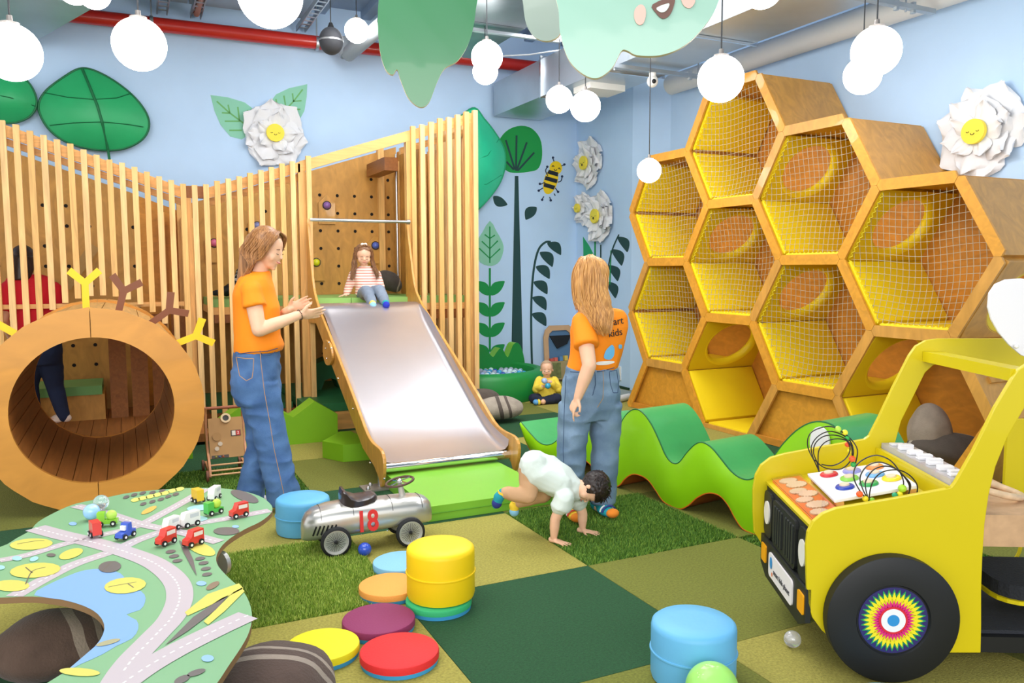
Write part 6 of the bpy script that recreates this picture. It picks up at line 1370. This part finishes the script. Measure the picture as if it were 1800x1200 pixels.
    for an, fd, cols in ((aL, F_.right*.25-F_.n*.8, ('#EFCB3A', '#F08A2A', '#D94A4A')), (aR, F_.right*.5-F_.n*.7, ('#1E9AA8', '#F08A2A', '#3A3A8A'))):
        bm = B(); foot(bm, an+V(0, 0, .042), fd, 1.1); limb(bm, [an+V(0, 0, .02), an+V(0, 0, .07)], (.036, .04)); so = mobj('sock', remesh(bm, .006, 3), mat(cols[0], .9), t, smooth=180)
        fd = fd.normalized(); ell_ = ell(B(), an+fd*.145+V(0, 0, -.004), Vector((.040, .034, .027))*1.05, orient(fd, (0, 0, 1)), 3); obj('toe_cap', ell_, mat(cols[1], .9), so, smooth=1)
        for k in (0, 1): obj('sock_stripe', tube(B(), [an+fd*(.085+.022*k)+V(0, 0, -.004)+V(fd.y, -fd.x, 0)*.050*math.cos(a)+V(0, 0, 1)*.036*math.sin(a) for a in np.linspace(0, PI, 12)], .005, 6), mat(cols[2] if k else '#EFEFEF', .9), so)
    HM = hairmat('#CF9A58', '#9A6734'); bm = B(); ell(bm, hc+R @ V(0, -.03, .035), (.098, .11, .104), R, 3)
    loft(bm, [(J(1036, 470, -.02), .095, .09), (J(1037, 500, -.05), .085, .10), (J(1044, 530, -.09), .06, .105), (J(1052, 555, -.12), .035, .075), (J(1060, 580, -.13), .02, .04)], F_.n, F_.right)
    ha = mobj('hair', remesh(bm, .007, 6), HM, t, smooth=180); bm = B()
    pa = []
    for u in np.linspace(0, 1, 9):
        tx = 1008+60*u; pa.append([J(1034+6*u, 450, .03), J(1018+38*u, 457+3*math.cos(u*6), -.06-.04*math.sin(PI*u)), J(1010+56*u, 485, -.07-.06*math.sin(PI*u)), J(1010+58*u, 520, -.08-.07*math.sin(PI*u)), J(1020+58*u, 548, -.11-.06*math.sin(PI*u)), J(1035+42*u, 572, -.155-.03*math.sin(PI*u)), J(1055+18*u, 594-10*abs(u-.5), -.165)])
    hair_strands(bm, pa, .0045, 260, .005, 8)
    pa = [[J(1022, 452, 0), J(1009, 475, .02), J(1006, 505, .03), J(1010, 530, .02), J(1014, 548, .0)], [J(1026, 452, -.02), J(1013, 475, -.03), J(1010, 505, -.03), J(1014, 530, -.04), J(1020, 556, -.06)]]
    hair_strands(bm, pa, .0035, 40, .005, 18)
    obj('hair_strands', bm, HM, ha, smooth=60, kind='stuff')
build_woman2()
# ---------------------------------------------------------------- crawling boy
def build_boy():
    F_ = Fig(1010, 945); J = F_.J; t = thing('person', 'small dark haired boy in mint t-shirt and beige trousers crawling on his hands', 'person', F_.o)
    f = F_.right
    hc = J(1040, 860, -.02); h = .185; R = orient((V(0, 0, -.85)-f*.12-F_.n*.30), (f*.9+V(0, 0, .05)))
    bm = B(); head(bm, hc, h, R, True)
    sh = J(1002, 852, 0); pe = J(942, 825, 0); limb(bm, [sh, hc-R.col[2]*h*.3], (.042, .045))
    limb(bm, [pe, (pe+sh)/2, sh], (.07, .08, .065))
    hN, hF = J(983, 944, -.10), J(1036, 936, .08)
    sN, eN, sF, eF = J(993, 874, -.10), J(976, 912, -.105), J(1012, 868, .10), J(1024, 902, .09)
    wN, wF = hN+V(0, 0, .035)-f*.03, hF+V(0, 0, .035)-f*.04
    wN.z = .04; wF.z = .04
    for s_, e_, w_ in ((sN, eN, wN), (sF, eF, wF)): limb(bm, [s_, e_], (.034, .029)); limb(bm, [e_, e_*.5+w_*.5, w_], (.029, .028, .020))
    fN = (f*.8-F_.n*.55).normalized(); fF = (f*.9-F_.n*.3).normalized()
    hand(bm, wN+V(0, 0, -.022), fN+V(0, 0, -.05), V(0, 0, -1), V(fN.y, -fN.x, 0)*-1, .66, .04, .3); hand(bm, wF+V(0, 0, -.022), fF+V(0, 0, -.05), V(0, 0, -1), V(fF.y, -fF.x, 0), .66, .04, .3)
    kN, aN = J(929, 870, -.09), J(884, 866, -.10); kF, aF = J(956, 868, .08), J(908, 882, .10)
    for hp, k_, a_ in ((J(936, 822, -.06), kN, aN), (J(945, 828, .06), kF, aF)): limb(bm, [hp, hp*.5+k_*.5+(J(931, 845)-J(935, 846)), k_], (.04, .036, .03)); limb(bm, [k_, k_*.6+a_*.4, a_], (.03, .028, .022))
    tN, tF = J(871, 888, -.10), J(903, 902, .10)
    mobj('body', remesh(bm, .0042, 4), SKIN, t, smooth=180); face(t.children[0], hc, h, R, True, True, mat('#2A1E1A', .7), 'plain')
    bm = B()
    limb(bm, [J(940, 817), J(958, 828), J(980, 843), J(1000, 857), J(1010, 862)], (.084, .098, .098, .085, .062))
    for d in (-.05, .05): limb(bm, [J(937, 817, d), J(945, 830, d), J(960, 838, d), J(985, 850, d)], (.079, .082, .08, .07))
    ell(bm, J(962, 836, 0), (.11, .11, .09), None, 3)
    for s_, e_ in ((sN, eN), (sF, eF)): limb(bm, [s_*1.0, s_*.62+e_*.38], (.056, .056)); tube(bm, [s_, s_*.5+e_*.5], [.056, .060], 18)
    mobj('t_shirt', remesh(bm, .006, 6, .006, 10, (1, 1, 1), 3), mat('#D6E0DA', .8, bump=.1, bscale=200), t, smooth=180)
    bm = B(); limb(bm, [J(935, 818), J(935, 824), J(938, 830)], (.074, .078, .074)); 
    for d, k_, a_ in ((-.055, kN, aN), (.055, kF, aF)): limb(bm, [J(934+7*(d > 0), 822, d), J(930+14*(d > 0), 845, d), k_], (.066, .056, .047)); limb(bm, [k_, k_*.5+a_*.5, a_*.92+k_*.08], (.046, .041, .034))
    mobj('trousers', remesh(bm, .006, 5, .005, 12, (1, 1, 1), 4), mat('#C39A74', .85, bump=.1, bscale=200), t, smooth=180)
    for a_, t_, c1, c2, c3 in ((aN, tN, '#1E8FA0', '#2A3580', '#E8C23A'), (aF, tF, '#E8C63A', '#7FB8DA', '#E8C63A')):
        bm = B(); d = (t_-a_); limb(bm, [a_, a_+d*.35-f*.008, a_+d*.8, t_], (.027, .031, .026, .020)); so = mobj('sock', remesh(bm, .005, 3), mat(c1, .9), t, smooth=180)
        obj('toe_cap', ell(B(), a_+d*.82, Vector((.029, .029, .030)), None, 3), mat(c2, .9), so, smooth=1); obj('sock_cuff', tube(B(), [a_-(d*.05), a_+d*.10+f*.002], .031, 16), mat(c3, .9), so, smooth=40)
    HM = hairmat('#2E211C', '#160F0D'); bm = B(); ell(bm, hc+R @ V(0, -.022, .022), (.080, .090, .082), R, 4)
    me = remesh(bm, .004, 3, .003, 50, (1, 1, 1), 6); bm2 = bmesh.new(); bm2.from_mesh(me)
    dl = [v for v in bm2.verts if (lambda q: (q.y > .16 and q.z < .12) or (q.z < -.16 and q.y > -.05))(R.transposed() @ (v.co-hc)/h)]
    bmesh.ops.delete(bm2, geom=dl, context='VERTS'); bm2.to_mesh(me); bm2.free(); ha = mobj('hair', me, HM, t, smooth=180)
    bm = B(); rd = random.Random(3)
    for k in range(420):
        a, b = rd.uniform(0, 2*PI), rd.uniform(-.25, 1)
        q = V(math.cos(a)*math.sqrt(1-b*b), math.sin(a)*math.sqrt(1-b*b), b)
        if (q.y > .35 and q.z < .45) or (q.z < -.1 and q.y > -.1): continue
        p0 = hc+R @ (V(q.x*.080, q.y*.090-.022, q.z*.082+.022)); tg = R @ (V(0, .6, .1)+V(rd.gauss(0, .3), rd.gauss(0, .3), rd.gauss(0, .3))-q*.2); nn = R @ q
        tube(bm, [p0-nn*.002, p0+nn*.003+tg*.012, p0+nn*.001+tg*.026], [.0026, .0026, .0012], 4)
    obj('hair_strands', bm, HM, ha, kind='stuff')
build_boy()
# ---------------------------------------------------------------- girl at the top of the slide
def build_girl():
    F_ = Fig(650, 528, Yp=3.62); F_.o.z = 1.2; J = F_.J; t = thing('person', 'little girl with long hair in striped top sitting at the top of the slide', 'person', V(F_.o.x, F_.o.y, 1.246))
    f = (-F_.n+F_.right*.15).normalized(); r = V(f.y, -f.x, 0)
    hc = J(639, 448, -.05); h = .205; R = orient(f+V(0, 0, -.28), (0, 0, 1))
    bm = B(); head(bm, hc, h, R, True); limb(bm, [J(641, 474), hc-R.col[2]*h*.3], (.036, .04))
    loft(bm, [(J(641, 476), .05, .08), (J(642, 490), .065, .10), (J(645, 510), .075, .10), (J(648, 520), .08, .11)], f, r)
    sR, eR, wR = J(622, 483, .0), J(614, 502, .0), J(609, 517, -.02); sL, eL, wL = J(661, 483, 0), J(668, 502, -.03), J(672, 517, -.06)
    for s_, e_, w_ in ((sR, eR, wR), (sL, eL, wL)): limb(bm, [s_, e_, w_], (.034, .028, .02))
    hand(bm, wR+V(0, 0, .0), -r*-.9+f*.5+V(0, 0, -.2), V(0, 0, -1), f, .6, .05, .25); hand(bm, wL, f*.8+r*.0+V(0, 0, -.3), V(0, 0, -1), r, .6, .1, .2)
    kR, aR, kL, aL = J(645, 513, -.22), J(654, 531, -.42), J(667, 511, -.22), J(677, 530, -.44)
    for hp, k_, a_ in ((J(641, 517), kR, aR), (J(656, 517), kL, aL)): limb(bm, [hp, k_], (.055, .042)); limb(bm, [k_, a_], (.04, .028))
    mobj('body', remesh(bm, .005, 4), SKIN, t, smooth=180); face(t.children[0], hc, h, R, True, True, BROW, 'plain')
    # striped top: stripes are separate woven bands
    def stripemat():
        M_ = mat('#F0D9CC', .85, key='girlstripe'); M_ = M_.copy(); nt = M_.node_tree; b = nt.nodes['Principled BSDF']; tc = nt.nodes.new('ShaderNodeTexCoord'); sx = nt.nodes.new('ShaderNodeSeparateXYZ'); mm = nt.nodes.new('ShaderNodeMath'); mm.operation = 'MULTIPLY'; mm.inputs[1].default_value = 36; fr = nt.nodes.new('ShaderNodeMath'); fr.operation = 'FRACT'; gt = nt.nodes.new('ShaderNodeMath'); gt.operation = 'GREATER_THAN'; gt.inputs[1].default_value = .62; mx = nt.nodes.new('ShaderNodeMix'); mx.data_type = 'RGBA'
        nt.links.new(tc.outputs['Object'], sx.inputs[0]); nt.links.new(sx.outputs[2], mm.inputs[0]); nt.links.new(mm.outputs[0], fr.inputs[0]); nt.links.new(fr.outputs[0], gt.inputs[0]); nt.links.new(gt.outputs[0], mx.inputs[0]); mx.inputs[6].default_value = lin('#F2DCD0'); mx.inputs[7].default_value = lin('#D98A78'); nt.links.new(mx.outputs[2], b.inputs['Base Color']); return M_
    bm = B(); loft(bm, [(J(641, 468), .045, .058), (J(641, 474), .062, .10), (J(642, 490), .08, .118), (J(645, 505), .088, .118), (J(647, 516), .098, .13), (J(648, 520), .09, .12)], f, r)
    for s_, e_, w_ in ((sR, eR, wR), (sL, eL, wL)): limb(bm, [s_, e_, e_*.15+w_*.85], (.05, .044, .034))
    mobj('striped_top', remesh(bm, .006, 4, .004, 14, (1, 1, 1), 5), stripemat(), t, smooth=180)
    bm = B()
    for s_ in ((626, 480), (659, 480)): ell(bm, J(s_[0], s_[1], -.0), (.042, .045, .03), None, 3)
    obj('shoulder_frill', bm, mat('#F0D3C6', .85), t, smooth=1)
    bm = B(); ell(bm, J(648, 515, 0), (.13, .11, .075), None, 3)
    for d, k_, a_ in ((0, kR, aR), (0, kL, aL)): limb(bm, [J(648-8*(k_ == kR)+8*(k_ == kL), 516, .0), k_, k_*.5+a_*.5, a_], (.078, .060, .052, .045))
    mobj('jeans', remesh(bm, .006, 4, .005, 14, (1, 1, 1), 8), mat('#7F8B9C', .85, var=.15, scale=9), t, smooth=180)
    for a_, c1, c2 in ((aR, '#E8CF62', '#8FC6E8'), (aL, '#1E9A9A', '#2A35B0')):
        d = (f*.75+V(0, 0, -.35)).normalized(); bm = B(); limb(bm, [a_-f*.0, a_+d*.03, a_+d*.07], (.034, .036, .030)); so = mobj('sock', remesh(bm, .005, 3), mat(c1, .9), t, smooth=180); obj('toe_cap', ell(B(), a_+d*.066, .034, None, 3), mat(c2, .9), so, smooth=1)
    HM = hairmat('#8F6440', '#5F3D26'); bm = B(); ell(bm, hc+R @ V(0, -.02, .022), (.09, .10, .094), R, 3)
    me = remesh(bm, .005, 3); bm2 = bmesh.new(); bm2.from_mesh(me); dl = [v for v in bm2.verts if (lambda q: q.y > .10 and q.z < .40-abs(q.x)*.45)(R.transposed() @ (v.co-hc)/h)]
    bmesh.ops.delete(bm2, geom=dl, context='VERTS'); bm2.to_mesh(me); bm2.free(); ha = mobj('hair', me, HM, t, smooth=180); bm = B()
    for s_ in (-1, 1):
        pa = []
        for u in np.linspace(0, 1, 5):
            pa.append([hc+R @ (V(s_*.01, .16-.2*u, .50)*h), hc+R @ (V(s_*.33, .13-.3*u, .30)*h), hc+R @ (V(s_*.42, .10-.3*u, -.05)*h), hc+R @ (V(s_*(.44+.06*u), .14-.2*u, -.4)*h), J((624 if s_ > 0 else 659)-5*u*s_+0, 478, -.07), J((621 if s_ > 0 else 662)-6*u*s_, 494-8*u*(s_ < 0), -.085)])
        # R.col[0] is the girl's right = image left
        hair_strands(bm, pa, .0052, 150, .007, 20+s_)
    obj('hair_strands', bm, HM, ha, smooth=60, kind='stuff')
    c = hc+R @ (V(0, .05, .56)*h); bm = B()
    for s_ in (-1, 1): ell(bm, c+r*s_*.018, (.017, .010, .013), orient(f, V(0, 0, 1)+r*s_*.4), 2)
    ell(bm, c, .008, sub=2); obj('hair_bow', bm, mat('#F2E2D0', .7), t, smooth=1)
build_girl()
# ---------------------------------------------------------------- baby
def build_baby():
    F_ = Fig(960, 706); J = F_.J; t = thing('person', 'baby in yellow jumper and navy trousers sitting by the ball pit holding two balls', 'person', F_.o)
    f = -F_.n; r = V(f.y, -f.x, 0); hc = J(961, 648, -.02); h = .185; R = orient(f+V(0, 0, -.05), (0, 0, 1))
    bm = B(); head(bm, hc, h, R, True); limb(bm, [J(961, 668), hc-R.col[2]*h*.3], (.036, .04)); loft(bm, [(J(961, 668), .05, .07), (J(961, 680), .07, .085), (J(961, 700), .08, .10)], f, r)
    A = ((J(948, 668), J(943, 684, -.05), J(953, 679, -.14)), (J(974, 668), J(981, 683, -.05), J(968, 671, -.14)))
    for s_, e_, w_ in A: limb(bm, [s_, e_, w_], (.034, .03, .02))
    hand(bm, A[0][2], F_.right*.9+V(0, 0, -.1), -F_.n*-.2+V(0, 0, .6)+F_.n, V(0, 0, 1), .5, .45, .1); hand(bm, A[1][2], -F_.right*.9+V(0, 0, .1), F_.n*.9, V(0, 0, 1), .5, .45, .1)
    L_ = ((J(953, 700), J(938, 700, -.12), J(955, 706, -.22)), (J(969, 700), J(979, 700, -.12), J(950, 705, -.18)))
    for a, b, c in L_: limb(bm, [a, b, c], (.05, .042, .03))
    mobj('body', remesh(bm, .005, 4), SKIN, t, smooth=180); face(t.children[0], hc, h, R, True, False, mat('#B08A6A', .7), 'plain')
    bm = B(); loft(bm, [(J(961, 663), .045, .055), (J(961, 668), .07, .095), (J(961, 680), .09, .11), (J(961, 693), .10, .122), (J(961, 698), .095, .115)], f, r)
    for s_, e_, w_ in A: limb(bm, [s_, e_, e_*.2+w_*.8], (.048, .05, .035))
    mobj('jumper', remesh(bm, .006, 4, .004, 14, (1, 1, 1), 5), mat('#F0D34A', .85, bump=.1, bscale=200), t, smooth=180)
    bm = B(); ell(bm, J(961, 699, 0), (.12, .11, .06), None, 3)
    for a, b, c in L_: limb(bm, [a, b, b*.3+c*.7], (.065, .058, .046))
    me = remesh(bm, .006, 4, .004, 14, (1, 1, 1), 6); mobj('trousers', me, mat('#1C2238', .85), t, smooth=180)
    c = J(942, 705, -.24); so = obj('sock', ell(B(), V(c.x, c.y, .035), (.045, .035, .032), orient(F_.right*-1, (0, 0, 1)).to_4x4().to_3x3(), 3), mat('#5FA0D8', .9), t, smooth=1); c = J(947, 705, -.24); obj('sock_cuff', ell(B(), V(c.x, c.y, .036), (.022, .034, .034), None, 3), mat('#E8CF4A', .9), so, smooth=1)
    ha = obj('hair', ell(B(), hc+R @ V(0, -.018, .020), (.0735, .082, .078), R, 3), mat('#B99A7C', .7), t, smooth=1)
    me = ha.data; bm2 = bmesh.new(); bm2.from_mesh(me); Wm = MW[t.name]
    dl = [v for v in bm2.verts if (lambda q: q.y > .14 and q.z < .34 or q.z < -.1)(R.transposed() @ ((Wm @ v.co)-hc)/h)]; bmesh.ops.delete(bm2, geom=dl, context='VERTS'); bm2.to_mesh(me); bm2.free()
    ball('pale lilac ball in the upper hand of the baby', J(957, 669, -.185), .034, '#A9BFEA'); ball('turquoise ball in the lower hand of the baby', J(963, 678, -.195), .034, '#2FA3CC')
build_baby()
# ---------------------------------------------------------------- woman in red behind the slats
def build_red():
    F_ = Fig(75, 754, z=.1); J = F_.J; t = thing('person', 'dark haired woman in red t-shirt and navy jeans with her back turned behind the slats', 'person', F_.o)
    f = F_.n; r = V(f.y, -f.x, 0); hc = J(40, 458, .08); h = .225; R = orient(f-F_.right*.2+V(0, 0, -.3), (0, 0, 1)); bm = B(); head(bm, hc, h, R)
    limb(bm, [J(50, 490), hc-R.col[2]*h*.25], (.055, .055)); loft(bm, [(J(52, 497), .08, .15), (J(55, 530), .09, .15), (J(65, 575), .10, .15), (J(70, 600), .12, .17)], f, r)
    ar = ((J(16, 508), J(6, 560, -.02), J(22, 600, .2)), (J(92, 508), J(100, 552, .0), J(92, 590, .25)))
    for s_, e_, w_ in ar: limb(bm, [s_, e_], (.05, .042)); limb(bm, [e_, w_], (.042, .028)); hand(bm, w_, V(0, 0, -.3)+f, V(0, 0, -1), r, .9)
    lg = ((J(58, 612, 0), J(52, 680, .1), J(62, 732, 0)), (J(84, 612, 0), J(97, 680, .05), J(112, 732, 0)))
    for a, b, c in lg: limb(bm, [a, b], (.085, .058)); limb(bm, [b, c], (.056, .036)); foot(bm, c+V(0, 0, .02), f*.3-F_.right*1.0, .95)
    mobj('body', remesh(bm, .008, 4), SKIN, t, smooth=180); bm = B()
    loft(bm, [(J(50, 482), .07, .09), (J(52, 489), .10, .17), (J(54, 505), .12, .20), (J(57, 535), .12, .185), (J(66, 575), .12, .17), (J(72, 600), .13, .18)], f, r)
    for s_, e_, w_ in ar: limb(bm, [s_, s_*.5+e_*.5], (.075, .078))
    mobj('t_shirt', remesh(bm, .009, 5, .006, 7, (1, 1, .5), 2), mat('#D3142A', .75), t, smooth=180); bm = B(); loft(bm, [(J(70, 592), .12, .16), (J(71, 620), .135, .175), (J(71, 640), .11, .16)], f, r)
    for a, b, c in lg: limb(bm, [a, a*.5+b*.5, b, c], (.105, .095, .07, .05))
    mobj('jeans', remesh(bm, .009, 5, .006, 8, (1, 1, 1), 2), mat('#1E2A48', .85, var=.2, scale=8), t, smooth=180)
    for a, b, c in lg: bm = B(); foot(bm, c+V(0, 0, .018), f*.3-F_.right*1.0, 1.03); mobj('sock', remesh(bm, .008, 3), mat('#E3CDBB', .9), t, smooth=180)
    bm = B(); ell(bm, hc+R @ V(0, -.03, .03), (.097, .108, .105), R, 3); loft(bm, [(J(40, 450, -.02), .08, .09), (J(40, 475, -.06), .06, .085), (J(38, 492, -.09), .03, .06)], f, r); mobj('hair', remesh(bm, .008, 5), hairmat('#3A2A26', '#1E1614'), t, smooth=180)
build_red()
# ---------------------------------------------------------------- seated figure behind the slats, mostly hidden
def build_check():
    F_ = Fig(445, 512, Yp=4.25); F_.o.z = 1.25; J = F_.J; t = thing('person', 'child in a black and white checked shirt sitting on the platform behind the slats', 'person', V(F_.o.x, F_.o.y, 1.247))
    f = (-F_.n*.6-F_.right*.8).normalized(); r = V(f.y, -f.x, 0); hc = J(447, 438); h = .2; R = orient(f+V(0, 0, -.3), (0, 0, 1)); bm = B(); head(bm, hc, h, R, True); limb(bm, [J(445, 468), hc-R.col[2]*h*.3], (.04, .042))
    loft(bm, [(J(444, 470), .06, .1), (J(443, 490), .08, .11), (J(442, 510), .09, .12)], f, r)
    ar = ((J(424, 478, -.05), J(418, 495, -.08), J(424, 508, -.12)), (J(462, 478, -.0), J(468, 494, -.05), J(458, 508, -.12)))
    for s_, e_, w_ in ar: limb(bm, [s_, e_, w_], (.038, .032, .022)); hand(bm, w_, V(0, 0, -.3)+f, V(0, 0, -1), r, .6)
    lg = ((J(436, 506, -.05), J(412, 502, -.1), J(392, 513, -.1)), (J(444, 508, .05), J(418, 506, .05), J(398, 514, .05)))
    for a, b, c in lg: limb(bm, [a, b, c], (.055, .045, .03))
    mobj('body', remesh(bm, .007, 4), SKIN, t, smooth=180); face(t.children[0], hc, h, R, True)
    cm = mat('#111111', .8, key='check').copy(); nt = cm.node_tree; tc = nt.nodes.new('ShaderNodeTexCoord'); ck = nt.nodes.new('ShaderNodeTexChecker'); ck.inputs['Scale'].default_value = 30; ck.inputs['Color1'].default_value = lin('#1A1C22'); ck.inputs['Color2'].default_value = lin('#C9C6C2'); nt.links.new(tc.outputs['Object'], ck.inputs[0]); nt.links.new(ck.outputs[0], nt.nodes['Principled BSDF'].inputs['Base Color'])
    bm = B(); loft(bm, [(J(445, 466), .05, .06), (J(444, 471), .08, .12), (J(443, 490), .10, .135), (J(442, 508), .11, .14)], f, r)
    for s_, e_, w_ in ar: limb(bm, [s_, e_, e_*.2+w_*.8], (.052, .046, .036))
    mobj('checked_shirt', remesh(bm, .008, 4), cm, t, smooth=180); bm = B()
    for a, b, c in lg: limb(bm, [a, b, c], (.07, .058, .042))
    mobj('trousers', remesh(bm, .008, 4), BLACK, t, smooth=180)
    for c in (lg[0][2], lg[1][2]): bm = B(); limb(bm, [c, c-F_.right*.08+V(0, 0, -.01)], (.035, .028)); mobj('sock', remesh(bm, .008, 2), mat('#22242A', .9), t, smooth=180)
    bm = B(); ell(bm, hc+R @ V(0, -.03, .025), (.088, .10, .09), R, 3); mobj('hair', remesh(bm, .008, 3), hairmat('#4A3226', '#2A1C16'), t, smooth=180)
build_check()
